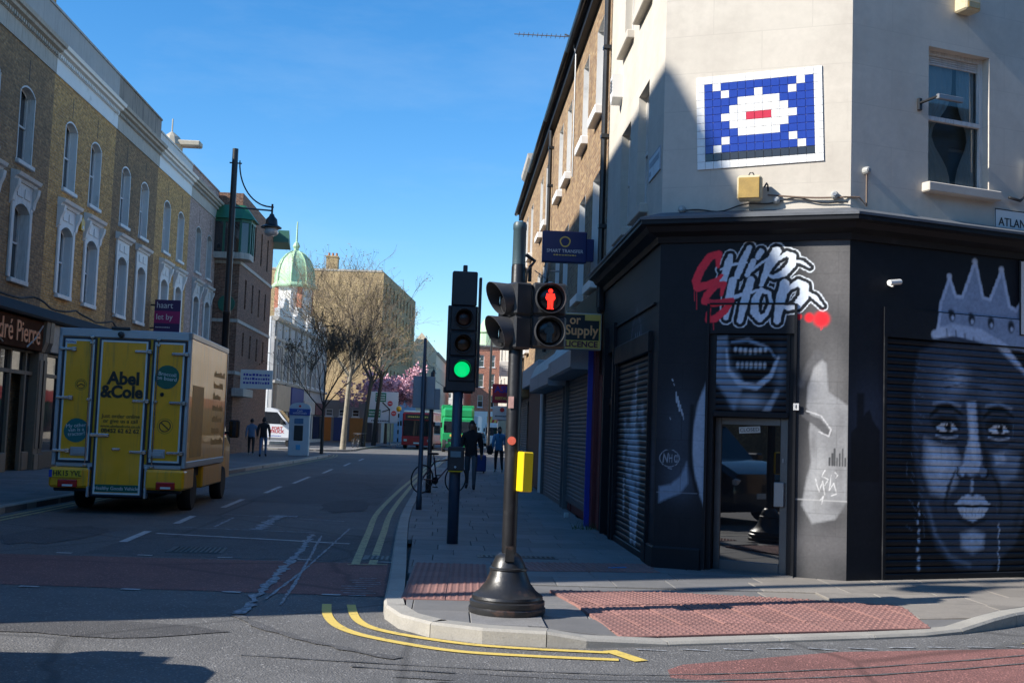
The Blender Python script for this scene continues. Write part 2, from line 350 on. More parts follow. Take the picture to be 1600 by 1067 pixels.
g.add([(x,y,0) for y in ys for x in xs], [(j*8+i,j*8+i+1,j*8+9+i,j*8+8+i) for j in range(len(ys)-1) for i in range(7)]); o = g.build('road', ASPH); o['kind'] = 'structure'
sheet('red_crossing_surface', [(-7.3,11.75),(-4.2,11.45),(-.55,11.3),(-.62,14.02),(-5.2,13.92),(-7.3,13.98)], .004, REDA)
sheet('red_crossing_surface', [(1.6,8.15),(1.75,8.35),(3.1,9.0),(4.8,9.35),(7,10.6),(11,13.2),(13,11),(9,7.0),(4,5.6),(1.7,6.2),(1.5,7.2)], .004, REDA)
sheet('road_patch', [(-4.3,14.2),(-.65,14.1),(-.75,17.6),(-4.2,17.7)], .003, ASPH2)
sheet('road_patch', [(-4.15,24.3),(-1.4,24.3),(-1.4,40),(-4.1,40)], .003, ASPH2)
def ribbon(name, pts, w, m, z=.008, jag=0.):
    b = MB(); vs = []; P = [Vector((x, y)) for x, y in pts]
    if jag:
        Q = []
        for i in range(len(P)-1):
            n = max(2, int((P[i+1]-P[i]).length/.12)); Q += [P[i].lerp(P[i+1], k/n) for k in range(n)]
        P = Q+[P[-1]]
    for i, p in enumerate(P):
        d = (P[min(i+1, len(P)-1)]-P[max(i-1, 0)]).normalized(); n = Vector((-d.y, d.x)); ww = w*(1+random.uniform(-jag, jag)); of = n*random.uniform(-jag, jag)*w*.6
        vs += [(*(p+n*ww/2+of), z), (*(p-n*ww/2+of), z)]
    b.add(vs, [(2*i, 2*i+1, 2*i+3, 2*i+2) for i in range(len(P)-1)]); o = b.build(name, m); o['kind'] = 'structure'; return o
def curve(pts, n=8):
    P = [pts[0]]+list(pts)+[pts[-1]]; out = []
    for i in range(1, len(P)-2):
        p0, p1, p2, p3 = map(np.array, P[i-1:i+3])
        for k in range(n):
            t = k/n; out.append(tuple(.5*((2*p1)+(-p0+p2)*t+(2*p0-5*p1+4*p2-p3)*t*t+(-p0+3*p1-3*p2+p3)*t**3)))
    return out+[tuple(pts[-1])]
# yellow lines
ribbon('yellow_line', curve([(-1.04,10.72),(-.96,10.05),(-.80,9.5),(-.52,9.1),(.06,8.66),(.62,8.52),(1.30,8.45)]), .085, YEL)
ribbon('yellow_line', curve([(-.82,10.72),(-.72,10.0),(-.56,9.55),(-.25,9.22),(.2,8.93),(.65,8.8),(1.26,8.72)]), .08, YEL)
ribbon('yellow_line', [(1.28,8.80),(1.46,8.42)], .12, YEL, .0085)
ribbon('yellow_line', curve([(-1.03,13.82),(-1.16,18),(-1.28,22.5),(-1.22,30),(-1.09,37),(-.85,50),(-.4,65)]), .10, YEL2)
ribbon('yellow_line', curve([(-.83,13.86),(-.93,18),(-1.03,22.6),(-1.0,30),(-.93,37),(-.7,50),(-.22,65)]), .10, YEL2)
ribbon('yellow_line', [(-1.12,13.80),(-.66,13.9)], .05, YEL2, .0085)
ribbon('yellow_line', curve([(-6.95,7),(-6.98,18.8),(-6.98,24),(-6.75,34),(-6.35,46),(-6.05,60),(-6.4,66)]), .08, YEL2)
ribbon('yellow_line', curve([(-6.78,7),(-6.8,18.8),(-6.8,24),(-6.58,34),(-6.18,46),(-5.88,60),(-6.2,66)]), .08, YEL2)
for a, b_ in ((15.6,17.2),(18.6,20.2),(22.4,25.0),(27.5,30.6),(32.4,36.8),(40,44),(48,52),(56,60)): ribbon('centre_dash', [(-4.22,a),(-4.3,b_)], .11, WHT)
ribbon('stop_line', [(-4.1,16.9),(-2.6,16.55),(-1.3,16.22)], .10, WHT, .009)
ribbon('road_scrawl', [(-2.85,17.95),(-2.91,20.7)], .16, CHALK, .008, .5); ribbon('road_scrawl', [(-3.1,20.7),(-2.6,20.72)], .25, CHALK, .009, .5)
ribbon('road_scrawl', [(-3.55,18.2),(-3.6,20.1)], .05, CHALK, .008, .4); ribbon('road_scrawl', [(-4.0,18.0),(-1.95,17.75)], .05, CHALK, .0075, .5); ribbon('road_scrawl', [(-3.9,20.8),(-1.7,20.0)], .05, CHALK, .0075, .5)
ribbon('road_scrawl', [(-1.70,10.05),(-1.76,12),(-1.80,13.8),(-1.86,15.6),(-1.95,17.5)], .085, CHALK, .010, .6)
ribbon('road_scrawl', [(-1.44,10.6),(-1.5,12),(-1.62,14.2),(-1.80,17.3)], .03, CHALK, .010, .4)
ribbon('road_scrawl', [(-1.62,10.9),(-1.55,13),(-1.52,15.6),(-1.5,18.6)], .028, CHALK, .0105, .4)
for k in range(9): ribbon('road_scuff', [(-.98+random.uniform(-.05,.1),11.3+k*.16),(-.68+random.uniform(-.1,.06),11.33+k*.16)], .035, CHALK, .008, .5)
for k in range(12):
    x = 1.5+k*.35; y = 8.62+x*.17; ribbon('road_scuff', [(x,y),(x+.22,y-.02+random.uniform(-.05,.05))], .03, CHALK, .009, .5)
ribbon('tyre_mark', curve([(-.6,8.0),(1.2,7.75),(3,8.1),(5,8.95)]), .03, ASPH2, .0095, .5); ribbon('tyre_mark', curve([(-1.4,8.3),(1.2,7.95),(3,8.35),(5,9.2)]), .025, ASPH2, .0095, .5)
ribbon('tyre_mark', [(-1.75,10.0),(-1.25,9.2),(-.9,8.8),(-.3,8.3)], .09, ASPH2, .0075, .6)
ribbon('yellow_line', [(4.9,9.55),(6.5,10.7),(9,12.4)], .09, YEL2); ribbon('yellow_line', [(5.05,9.38),(6.7,10.55),(9.2,12.2)], .09, YEL2)
for k in range(5): ribbon('crossing_stud_mark', [(-4.6+k*.95,14.16),(-4.42+k*.95,14.15)], .07, WHT, .009)
for k in range(5): ribbon('crossing_stud_mark', [(-4.0+k*.95,11.32),(-3.82+k*.95,11.31)], .07, WHT, .009)
# right pavement with kerb stones, slabs and tactile slabs
KR = [(3.6,112),(1.4,88),(-.05,66),(-.55,50),(-.76,37),(-.79,25),(-.77,20),(-.67,16),(-.575,13),(-.525,11.2),(-.5,10.25),(-.43,9.8),(-.29,9.46),(-.08,9.2),(.22,9.02),(.58,8.93),(.97,8.9),(1.37,8.95),(2.6,9.31),(4.3,9.87),(5.45,10.65),(7,11.85),(10,14.1)]
def drop(x, y):
    s = np.clip((x-.75)/.7, 0, 1)*np.clip((5.3-x)/.9, 0, 1); return float(s*s*(3-2*s))
def pz(x, y):
    d = y-(8.93+max(0, x-1.3)*.31); return .112-.082*drop(x, y)*max(0, 1-max(0, d)/1.5)
pv = MB(); ring = curve(KR, 3)
inn = [(x, y) for x, y in ring]
pv.add([(x, y, -.03) for x, y in inn]+[(14,16,-.03),(14,112,-.03)], [tuple(range(len(inn)+2))[::-1]])
pave = pv.build('pavement', slab_mat('joint_mortar', (.10, .096, .09), .1)); pave['kind'] = 'structure'
def clip(poly, conv):
    out = poly
    for i in range(len(conv)):
        a, b = conv[i], conv[(i+1) % len(conv)]; src, out = out, []
        if not src: return []
        f = lambda p: (b[0]-a[0])*(p[1]-a[1])-(b[1]-a[1])*(p[0]-a[0])
        for k in range(len(src)):
            p, q = src[k], src[(k+1) % len(src)]; fp, fq = f(p), f(q)
            if fp >= 0: out.append(p)
            if fp*fq < 0: t = fp/(fp-fq); out.append((p[0]+(q[0]-p[0])*t, p[1]+(q[1]-p[1])*t))
    return out
def slab(parent, poly, m, zf, name='paving_slab', th=.06, bev=.007, lift=0.):
    c = np.mean(poly, 0); n = len(poly); tilt = (random.uniform(-.004, .004), random.uniform(-.004, .004)); b = MB()
    top = lambda x, y: zf(x, y)+lift+tilt[0]*(x-c[0])+tilt[1]*(y-c[1])
    ins = [(c[0]+(x-c[0])*(1-bev*2/(abs(x-c[0])+abs(y-c[1])+.01)), c[1]+(y-c[1])*(1-bev*2/(abs(x-c[0])+abs(y-c[1])+.01))) for x, y in poly]
    vs = [(x-c[0], y-c[1], top(x, y)-th) for x, y in poly]+[(x-c[0], y-c[1], top(x, y)-bev*.7) for x, y in poly]+[(x-c[0], y-c[1], top(x, y)) for x, y in ins]
    fs = [tuple(range(2*n, 3*n))]+[(i, (i+1) % n, n+(i+1) % n, n+i) for i in range(n)]+[(n+i, n+(i+1) % n, 2*n+(i+1) % n, 2*n+i) for i in range(n)]
    b.add(vs, fs); return b.build(name, m, parent, loc=(c[0], c[1], 0))
def kerbs(parent, pts, w, zf, step=.92, jump=None, side=1, zb=-.06):
    P = [Vector(p) for p in curve(pts, 10)]; acc = 0; segs = [[P[0]]]
    for i in range(1, len(P)):
        acc += (P[i]-P[i-1]).length; segs[-1].append(P[i])
        if acc > (step if P[i].y < 30 else 2.4): segs.append([P[i]]); acc = 0
    for sg in segs:
        if len(sg) < 2: continue
        if len(sg) > 4: sg = [sg[0], sg[len(sg)//2], sg[-1]]
        b = MB(); n = len(sg); vs = []
        c = sg[0]
        for i, p in enumerate(sg):
            d = (sg[min(i+1, n-1)]-sg[max(i-1, 0)]).normalized(); nn = Vector((-d.y, d.x))*side
            if i == 0: p = p+d*.004
            if i == n-1: p = p-d*.004
            z = zf(p.x, p.y)+.006; q = p+nn*w; e = p+nn*.02
            zq = z
            vs += [(p.x-c.x, p.y-c.y, zb), (p.x-c.x, p.y-c.y, z-.02), (e.x-c.x, e.y-c.y, z), (q.x-c.x, q.y-c.y, zq), (q.x-c.x, q.y-c.y, zb)]
        fs = [tuple(i*5+k for k in o_) for i in () for o_ in ()]
        for i in range(n-1):
            for k in range(4): fs.append((i*5+k, i*5+k+1, (i+1)*5+k+1, (i+1)*5+k))
        fs += [(0,1,2,3,4), tuple((n-1)*5+k for k in (4,3,2,1,0))]
        b.add(vs, fs); b.fix = True; b.build('kerb_stone', KERB, parent, loc=(c.x, c.y, 0))
kerbs(pave, KR, .17, pz)
kin = []
P_ = [Vector(p) for p in curve(KR, 4)]
for i, p in enumerate(P_):
    d = (P_[min(i+1, len(P_)-1)]-P_[max(i-1, 0)]).normalized(); kin.append((p.x-d.y*.178, p.y+d.x*.178))
def kx(y):
    for a, b in zip(kin, kin[1:]):
        if (a[1]-y)*(b[1]-y) <= 0 and a[1] > b[1]: return a[0]+(b[0]-a[0])*(a[1]-y)/(a[1]-b[1])
    return -.3
conv = [p for p in kin if p[1] < 16.5 and p[0] < 8][::1]
hull = conv+[(8,16.5)]
T1 = [(1.04,11.24),(2.2,11.3),(4.4,10.95),(4.28,10.02),(1.42,9.16)]
def in_poly(p, P):
    r = False
    for i in range(len(P)):
        (x1, y1), (x2, y2) = P[i], P[(i+1) % len(P)]
        if (y1 > p[1]) != (y2 > p[1]) and p[0] < (x2-x1)*(p[1]-y1)/(y2-y1)+x1: r = not r
    return r
y = 8.6; row = 0
while y < 46:
    h = .62 if y < 30 else 1.24
    x0 = -.75 if y > 9.6 else -.6; x = x0-random.uniform(0, .5); xe = 2.46 if y > 13.6 else 8
    while x < xe:
        w = random.choice((.6, .75, .9, .9)); pl = [(x, y), (min(x+w, xe)-.007, y), (min(x+w, xe)-.007, y+h-.007), (x, y+h-.007)]
        if y < 16: pl = clip(pl, hull)
        else:
            k0, k1 = kx(y), kx(y+h)
            if x+w < max(k0, k1)+.05: pl = []
            else: pl = [(max(pl[0][0], k0), y), pl[1], pl[2], (max(pl[3][0], k1), y+h-.007)]
        if pl and len(pl) > 2:
            A = abs(sum(pl[i][0]*pl[(i+1) % len(pl)][1]-pl[(i+1) % len(pl)][0]*pl[i][1] for i in range(len(pl))))/2
            c_ = np.mean(pl, 0)
            if A > .02 and not (c_[1] > 13.4 and c_[0] > 3) and not (c_[0] > 2.5 and c_[1] > 13.3+.356*max(0, c_[0]-4.464)): slab(pave, pl, SLABW if c_[0] > 3.4 and c_[1] > 10.6 else SLAB, pz, lift=-.016 if any(in_poly(q_, T1) for q_ in pl) or in_poly(tuple(c_), T1) else 0.)
        x += w
    y += h; row += 1
# tactile slabs: one mesh shared by all
tb = MB(); q = .197
tb.add([(-q,-q,-.05),(q,-q,-.05),(q,q,-.05),(-q,q,-.05),(-q,-q,-.003),(q,-q,-.003),(q,q,-.003),(-q,q,-.003),(-q+.006,-q+.006,0),(q-.006,-q+.006,0),(q-.006,q-.006,0),(-q+.006,q-.006,0)],
       [(8,9,10,11)]+[(i,(i+1)%4,4+(i+1)%4,4+i) for i in range(4)]+[(4+i,4+(i+1)%4,8+(i+1)%4,8+i) for i in range(4)])
for i in range(6):
    for j in range(6):
        cx_, cy_ = -.165+i*.066, -.165+j*.066; n = 8; r0, r1 = .019, .011
        tb.add([(cx_+r0*math.cos(2*math.pi*k/n), cy_+r0*math.sin(2*math.pi*k/n), 0) for k in range(n)]+[(cx_+r1*math.cos(2*math.pi*k/n), cy_+r1*math.sin(2*math.pi*k/n), .006) for k in range(n)], [(k,(k+1)%n,n+(k+1)%n,n+k) for k in range(n)]+[tuple(range(n,2*n))])
tac0 = tb.build('tactile_slab', TACT, pave); TM = tac0.data; bpy.data.objects.remove(tac0)
def tact(x, y, rz):
    z = pz(x, y); e = .1; dx = (pz(x+e, y)-pz(x-e, y))/(2*e); dy = (pz(x, y+e)-pz(x, y-e))/(2*e)
    o = link('tactile_slab', TM, pave, loc=(x, y, z+.009)); nrm = Vector((-dx, -dy, 1)).normalized()
    o.rotation_euler = (nrm.to_track_quat('Z', 'Y').to_matrix() @ Matrix.Rotation(R(rz), 3, 'Z')).to_euler() if False else (math.atan(dy), -math.atan(dx), R(rz))
a_ = R(16.6); ux, uy = math.cos(a_), math.sin(a_)
for i in range(-4, 10):
    for j in range(-1, 8):
        x, y = 1.5+ux*(i*.4)-uy*(j*.4), 9.33+uy*(i*.4)+ux*(j*.4)
        q_ = .197; cs_ = [(x+ux*a-uy*b_, y+uy*a+ux*b_) for a, b_ in ((-q_,-q_),(q_,-q_),(q_,q_),(-q_,q_))]
        if all(in_poly(c_, T1) for c_ in cs_): tact(x, y, 16.6); continue
        pc = clip(cs_, T1[::-1])
        if len(pc) < 3 or abs(sum(pc[k][0]*pc[(k+1) % len(pc)][1]-pc[(k+1) % len(pc)][0]*pc[k][1] for k in range(len(pc))))/2 < .008: continue
        so = slab(pave, pc, TACT, pz, 'tactile_slab', bev=.004, lift=.009); dm_ = MB(); cxy = so.location
        for a in range(6):
            for b_ in range(6):
                p0, p1 = -.165+a*.066, -.165+b_*.066; wx, wy = x+ux*p0-uy*p1, y+uy*p0+ux*p1
                if not in_poly((wx, wy), pc): continue
                zz = pz(wx, wy)+.008; n = 8; dm_.add([(wx-cxy.x+r_*math.cos(2*math.pi*k/n), wy-cxy.y+r_*math.sin(2*math.pi*k/n), zz+h_) for r_, h_ in ((.019, 0), (.011, .007)) for k in range(n)], [(k,(k+1)%n,n+(k+1)%n,n+k) for k in range(n)]+[tuple(range(n,2*n))])
        if dm_.v: dm_.build('blisters', TACT, so)
for i in range(2):
    for j in range(7): tact(-.16+i*.4+j*.008, 10.62+j*.4, -1.2)
for i in range(4):
    for j in range(2): tact(1.02+i*.4, 12.98+j*.4+i*.05, 7)
# left pavement and the pavement beyond the side street
KL = [(-9.5,7.35),(-8.2,7.5),(-7.4,8.2),(-7.25,9.5),(-7.25,18),(-7.22,24),(-7.0,34),(-6.6,46),(-6.28,60),(-6.45,64),(-7.4,66.2),(-9,67),(-14,67.4)]
pl_ = MB(); rr = curve(KL, 4); pl_.prism([(x, y) for x, y in rr]+[(-14,7.35)], -.05, .1); lp = pl_.build('pavement', slab_mat('left_pavement_stone', (.15, .147, .145), .1)); lp['kind'] = 'structure'
kerbs(lp, KL, .16, lambda x, y: .118, 1.8, side=1)
y = 17.5
while y < 46:
    x = -11.78
    while x < -7.3:
        w = random.choice((.75, .9, 1.0)); kx0 = -7.42 if y < 30 else -7.3+(y-30)*.035
        if x+w < kx0+.45: slab(lp, [(x, y), (min(x+w, kx0)-.008, y), (min(x+w, kx0)-.008, y+.89), (x, y+.89)], SLAB, lambda x, y: .104, th=.03)
        x += w
    y += .9
KL2 = [(-14,74.2),(-9,74.5),(-7,75.3),(-6.35,77.5),(-6.2,85),(-5.6,100),(-4.4,120),(-2,150)]
pl_ = MB(); rr = curve(KL2, 4); pl_.prism([(x, y) for x, y in rr]+[(-14,150)], -.05, .1); lp2 = pl_.build('pavement', MATS['left_pavement_stone']); lp2['kind'] = 'structure'
kerbs(lp2, KL2, .16, lambda x, y: .118, 2.0, side=1)
# iron covers in the road and pavement
IRON = mat('worn_iron', (.07, .068, .066), .5, .4, var=.3, vs=9, bump=.3)
def iron_cover(label, x, y, w, d, z, rz=0):
    t = thing('iron_cover', label, 'cover', (x, y, z), rz, 'iron covers in the ground'); b = MB(); b.box(-w/2-.04, w/2+.04, -d/2-.04, d/2+.04, -.03, .002); b.build('frame', IRON, t); b = MB(); b.bbox(-w/2, w/2, -d/2, d/2, -.02, .006, .004); lid = b.build('lid', IRON, t)
    b = MB(); n = int(w/.06); m_ = int(d/.06)
    for i in range(n):
        for j in range(m_): b.box(-w/2+.03+i*.06, -w/2+.06+i*.06, -d/2+.03+j*.06, -d/2+.06+j*.06, .006, .010)
    b.build('tread', IRON, lid, kind='stuff')
iron_cover('square iron cover in the road before the stop line', -3.1, 14.9, .6, .6, .006, 4)
iron_cover('iron gully cover beside the right kerb', -.80, 14.6, .3, .42, .006)
iron_cover('long narrow iron cover in the shaded pavement behind the bell base', .9, 14.15, .9, .22, .114, 2)
for k, (x, y, rx, ry) in enumerate(((-2.6,9.2,.9,.35),(.9,7.7,1.1,.22),(-5.6,12.6,.7,.8),(3.6,7.2,.6,.5),(-2.0,24,.5,2.2),(-5.4,16.4,.6,1.4))):
    n = 18; rg = random.Random(k); sheet('road_patch', [(x+rx*math.cos(2*math.pi*i/n)*rg.uniform(.75, 1.15), y+ry*math.sin(2*math.pi*i/n)*rg.uniform(.75, 1.15)) for i in range(n)], .0062, ASPH2 if k % 2 else asphalt('asphalt_oily', (.07, .068, .068)))
# ------------------------------------------------------------------ shared building materials
DG = glass_dark(); DG2 = glass_dark('curtained_glass', (.13, .135, .135), .06, .8); DG3 = glass_dark('hazy_glass', (.05, .055, .06), .10, .9); CG = glass_clear()
WPAINT = mat('white_paint', (.78, .77, .74), .5, var=.08, vs=3, bump=.05, dirt=(.42, .40, .36), da=.15)
WOLD = mat('old_white_paint', (.62, .61, .58), .6, var=.12, vs=5, dirt=(.25, .24, .22), da=.45, streak=True)
BLACKP = mat('black_paint', (.014, .015, .018), .5, spec=.2, var=.35, vs=3, bump=.06, dirt=(.05, .052, .056), da=.1)
BLKMET = mat('black_metal', (.018, .019, .021), .38, var=.3, vs=8, bump=.08, dirt=(.06, .055, .05), da=.1)
GREYM = mat('grey_metal', (.30, .31, .32), .4, .6, var=.15, vs=8, bump=.05)
ALU = mat('anodised_frame', (.13, .135, .14), .38, .5, var=.15, vs=6, bump=.04)
LEAD = mat('lead_flashing', (.12, .13, .145), .6, var=.3, vs=5, bump=.2, bs=20)
SLATE = mat('roof_slate', (.08, .085, .1), .7, var=.3, vs=8, bump=.3, bs=25)
CREAM = brick('cream_render', (.575, .525, .45), (.555, .51, .435), (.47, .43, .37), 1.15, .46, (.37, .33, .28), .45, ms=.006, bst=.08, mot=.93)
STONE = mat('pale_stone', (.48, .44, .38), .75, var=.2, vs=3, bump=.2, dirt=(.16, .15, .13), da=.4, streak=True)
PLAST = mat('white_plastic', (.7, .69, .66), .4, var=.06, bump=.03)
DARKROOM = mat('dark_interior', (.012, .011, .010), .9, var=.4, vs=2, bump=0)
def sweep(b, path, prof, close=True):
    """profile of (out, z) swept along a ground path, mitred; outward is to the right of the path"""
    P = [Vector(p) for p in path]; n = len(P); m = len(prof); vs = []
    for i, p in enumerate(P):
        d0 = (P[i]-P[i-1]).normalized() if i else (P[1]-P[0]).normalized(); d1 = (P[i+1]-P[i]).normalized() if i < n-1 else d0
        n0 = Vector((d0.y, -d0.x)); n1 = Vector((d1.y, -d1.x)); mt = (n0+n1).normalized(); k = 1/max(.2, mt.dot(n0))
        vs += [(p.x+mt.x*o*k, p.y+mt.y*o*k, z) for o, z in prof]
    fs = [(i*m+k, (i+1)*m+k, (i+1)*m+(k+1) % m, i*m+(k+1) % m) for i in range(n-1) for k in range(m if close else m-1)]
    if close: fs += [tuple(range(m))[::-1], tuple((n-1)*m+k for k in range(m))]
    b.fix = True; b.add(vs, fs)
def sash(parent, xa, xb, za, zb, y=.10, rise=0., sill=True, fm=None, pm=None, frame=.05, bars=0, sillm=None, name='window', sp=.07, sh=.09, kw={}, mid=True):
    fm = fm or WPAINT; b = MB(); zt = zb-rise*.15
    b.box(xa, xa+frame, y, y+.07, za, zb); b.box(xb-frame, xb, y, y+.07, za, zb); b.box(xa+frame, xb-frame, y, y+.07, za, za+frame*1.3)
    if rise:
        o = arc_pts(xa, xb, zb, rise, 8); i_ = arc_pts(xa, xb, zb, rise, 8, frame*1.1)
        for k in range(8): b.add([(o[k][0],y,o[k][1]),(o[k+1][0],y,o[k+1][1]),(i_[k+1][0],y,i_[k+1][1]),(i_[k][0],y,i_[k][1])], [(0,3,2,1)])
    else: b.box(xa+frame, xb-frame, y, y+.07, zb-frame, zb)
    zm = (za+zb)/2
    if mid: b.box(xa+frame, xb-frame, y-.015, y+.05, zm-.025, zm+.025)
    for k in range(bars): xm = xa+(xb-xa)*(k+1)/(bars+1); b.box(xm-.012, xm+.012, y+.005, y+.045, za+frame*1.3, zb-frame*.9)
    w = b.build(name, fm, parent, **kw)
    for lo, hi, dy in (((za+.05, zm-.02, .035), (zm+.02, zb-.03, .05)) if mid else ((za+.05, zb-.03, .04),)):
        p = MB(); (p.add([(xa+.03,y+dy,lo),(xb-.03,y+dy,lo),(xb-.03,y+dy,hi),(xa+.03,y+dy,hi)], [(0,1,2,3)]) if pm else p.box(xa+.03, xb-.03, y+dy, y+dy+.006, lo, hi)); p.build('pane', pm or random.choice((DG, DG, DG2, DG3)), w)
    if sill:
        s = MB(); s.bbox(xa-.09, xb+.09, -sp, y if y < .15 else .02, za-sh, za+.004, .012); s.build('sill', sillm or fm, w)
    return w
def slats(parent, x0, x1, z0, z1, pitch, cv, y=0., du=.013, prof=None, m=None):
    n = max(1, int(round((z1-z0)/pitch))); pitch = (z1-z0)/n; xs = np.linspace(x0, x1, int((x1-x0)/du)+2); nx = len(xs)
    pr = ((.02, .004), (.10, -.009), (.34, -.015), (.66, -.015), (.90, -.009), (.98, .004))
    for k in range(n):
        v = []; c = []
        for t, dy in pr:
            zz = z0+(k+t)*pitch; v += [(x, y+dy, zz) for x in xs]; c.append(cv.at(xs, np.full(nx, zz)))
        b = MB(); b.v = v; b.f = [(j*nx+i, j*nx+i+1, (j+1)*nx+i+1, (j+1)*nx+i) for j in range(len(pr)-1) for i in range(nx-1)]; b.m = [0]*len(b.f)
        b.build('slat', m, parent, smooth=True, cols=np.concatenate(c))
# ------------------------------------------------------------------ the painted corner shop
O3 = (2.453, 13.524); corner = thing('corner_building', 'cream rendered corner building with a black mural painted shopfront below', 'building', (*O3, 0))
FS = dict(loc=(0, 4.926, 0), rot=(0, 0, R(-90))); FC = dict(loc=(0, 0, 0), rot=(0, 0, math.atan2(-.826, 2.011))); FA = dict(loc=(2.011, -.826, 0), rot=(0, 0, math.atan2(.879, 2.47)))
LC = 2.174; PATH = [(0, 4.926), (0, 0), (2.011, -.826), (2.011+.942*9, -.826+.3353*9)]
ZT = 10.6
b = MB(); wall_panel(b, 0, 4.926, 4.1, ZT, [(2.98,3.82,4.62,6.28),(1.45,2.3,4.58,6.14),(2.98,3.82,7.45,9.1),(1.45,2.3,7.45,9.1)]); b.build('wall', CREAM, corner, **FS)
b = MB(); wall_panel(b, 0, LC, 4.1, ZT, []); b.build('wall', CREAM, corner, **FC)
b = MB(); wall_panel(b, 0, 9, 4.1, ZT, [(1.12,2.06,4.70,6.36),(1.12,2.06,7.6,9.2),(5,6,4.7,6.36)]); b.build('wall', CREAM, corner, **FA)
b = MB(); sweep(b, PATH, [(-.3, ZT-.02), (.1, ZT), (.22, ZT+.12), (.22, ZT+.22), (.04, ZT+.24), (.04, ZT+.6), (-.3, ZT+.6)]); b.build('parapet', CREAM, corner)
b = MB(); b.prism([(.42,4.9),(.42,.3),(2.12,-.4),(10.2,2.5),(9,8),(5,10)], 0, ZT); b.build('inner_core', DARKROOM, corner)
b = MB(); sweep(b, PATH, [(-.1, 3.93), (.03, 3.93), (.05, 4.0), (.16, 4.04), (.2, 4.10), (.27, 4.12), (.27, 4.19), (-.1, 4.24)]); b.build('cornice', BLACKP, corner)
b = MB(); sweep(b, PATH, [(-.08, 4.243), (.275, 4.195), (.285, 4.17), (.287, 4.20), (.0, 4.30), (-.08, 4.30)]); b.build('flashing', LEAD, corner)
for kw, xa, xb, za, zb in ((FS,2.98,3.82,4.62,6.28),(FS,1.45,2.3,4.58,6.14),(FS,2.98,3.82,7.45,9.1),(FS,1.45,2.3,7.45,9.1),(FA,1.12,2.06,7.6,9.2),(FA,5,6,4.7,6.36)):
    sash(corner, xa, xb, za, zb, .11, kw=kw, fm=WOLD, sillm=CREAM, sp=.11, sh=.12)
# the near window has net curtains behind clear glass
w = sash(corner, 1.12, 2.06, 4.70, 6.36, .11, kw=FA, fm=WOLD, sillm=CREAM, pm=CG, sp=.12, sh=.11)
NET = mat('net_curtain', (.82, .84, .86), .9, var=.1, bump=.1)
for x0, xm, xw in ((1.17, 1.34, .36), (1.80, 1.97, -.0)):
    b = MB(); n = 26; rows = 14
    for j in range(rows):
        t = j/(rows-1); z = 4.76+t*1.52; pinch = 1-.62*math.exp(-((t-.40)/.2)**2)
        for i in range(n):
            s = i/(n-1); wd_ = (.50 if xw else .30)*pinch; b.v.append(((1.16+s*wd_) if xw else (2.02-s*wd_), .205+.014*math.sin(s*34+t*2), z))
    b.f = [(j*n+i, j*n+i+1, (j+1)*n+i+1, (j+1)*n+i) for j in range(rows-1) for i in range(n-1)]; b.m = [0]*len(b.f); b.build('curtain', NET, w, smooth=True)
b = MB(); b.box(1.10, 2.08, .33, .34, 4.6, 6.4); b.build('room_back', mat('sky_tint_backing', (.16, .24, .32), .9, var=.2), w)  # blue of this backing imitates sky mirrored in the window glass
b = MB(); b.box(1.17, 2.01, .155, .162, 6.2, 6.31)
for k in range(4): b.box(1.17, 2.01, .145, .155, 6.205+k*.026, 6.222+k*.026)
b.build('louvre_vent', WOLD, w)
# painted canvases
NAVY = (.013, .015, .019); ICE = (.38, .47, .58); ICE2 = (.22, .30, .40); GRY = (.085, .083, .084)
PW = paint_mat('mural_paint'); PSH = paint_mat('mural_paint_on_shutter', .42, .05)
def joints(cv, u0, u1, z0, z1, dz=.24, du=.48, c=(.004, .005, .006), a=.5, w=.003):
    for k in range(int((z1-z0)/dz)+1): cv.stroke([(u0, z0+k*dz), (u1, z0+k*dz)], w, c, .005, a)
    for k in range(int((z1-z0)/dz)):
        for j in range(int((u1-u0)/du)+2):
            x = u0+(j+(k % 2)*.5)*du
            if u0 < x < u1: cv.stroke([(x, z0+k*dz), (x, z0+(k+1)*dz)], w, c, .005, a)
gr2 = np.random.default_rng(5)
cv = Canvas(0, LC, .08, 3.96, .006, NAVY)
noise = lambda sx, sz, amp: amp*np.sin(cv.U*sx+2*np.sin(cv.Z*sz*.7))*np.sin(cv.Z*sz+1.7*np.sin(cv.U*sx*.6))
# grey panel to the right of the door
cv.mixin(np.clip((cv.U-1.5)/.28, 0, 1)*np.clip(.75+noise(5, 3, .35), 0, 1), GRY)
cv.blob(2.0, 3.55, .3, .5, (.14, .135, .135), .7); cv.blob(1.95, .5, .35, .22, (.15, .145, .15), .6); cv.blob(2.0, 2.2, .12, .5, (.17, .168, .17), .7)
cv.poly([(1.73,2.25),(1.83,2.62),(1.93,2.52),(1.96,2.2),(2.17,2.05),(2.17,.98),(2.05,.78),(1.80,.72),(1.68,.92),(1.73,1.2),(1.78,1.4),(1.75,1.75),(1.77,1.92),(1.72,2.02)], (.27, .275, .285), .92, .03); cv.blob(1.86, 1.2, .10, .35, (.36, .365, .37), .7, -8); cv.blob(1.84, 2.45, .06, .14, (.36, .36, .365), .6); cv.blob(2.08, .92, .12, .08, (.12, .12, .125), .8); cv.blob(2.1, 1.85, .07, .2, (.15, .15, .155), .7); cv.blob(1.8, 1.62, .04, .14, (.14, .14, .145), .7)
cv.blob(1.98, 1.62, .10, .3, (.15, .15, .155), .5, 20); cv.blob(1.90, 1.1, .06, .25, (.2, .2, .2), .6, -10); cv.blob(2.1, 1.35, .05, .25, (.16, .16, .165), .6)
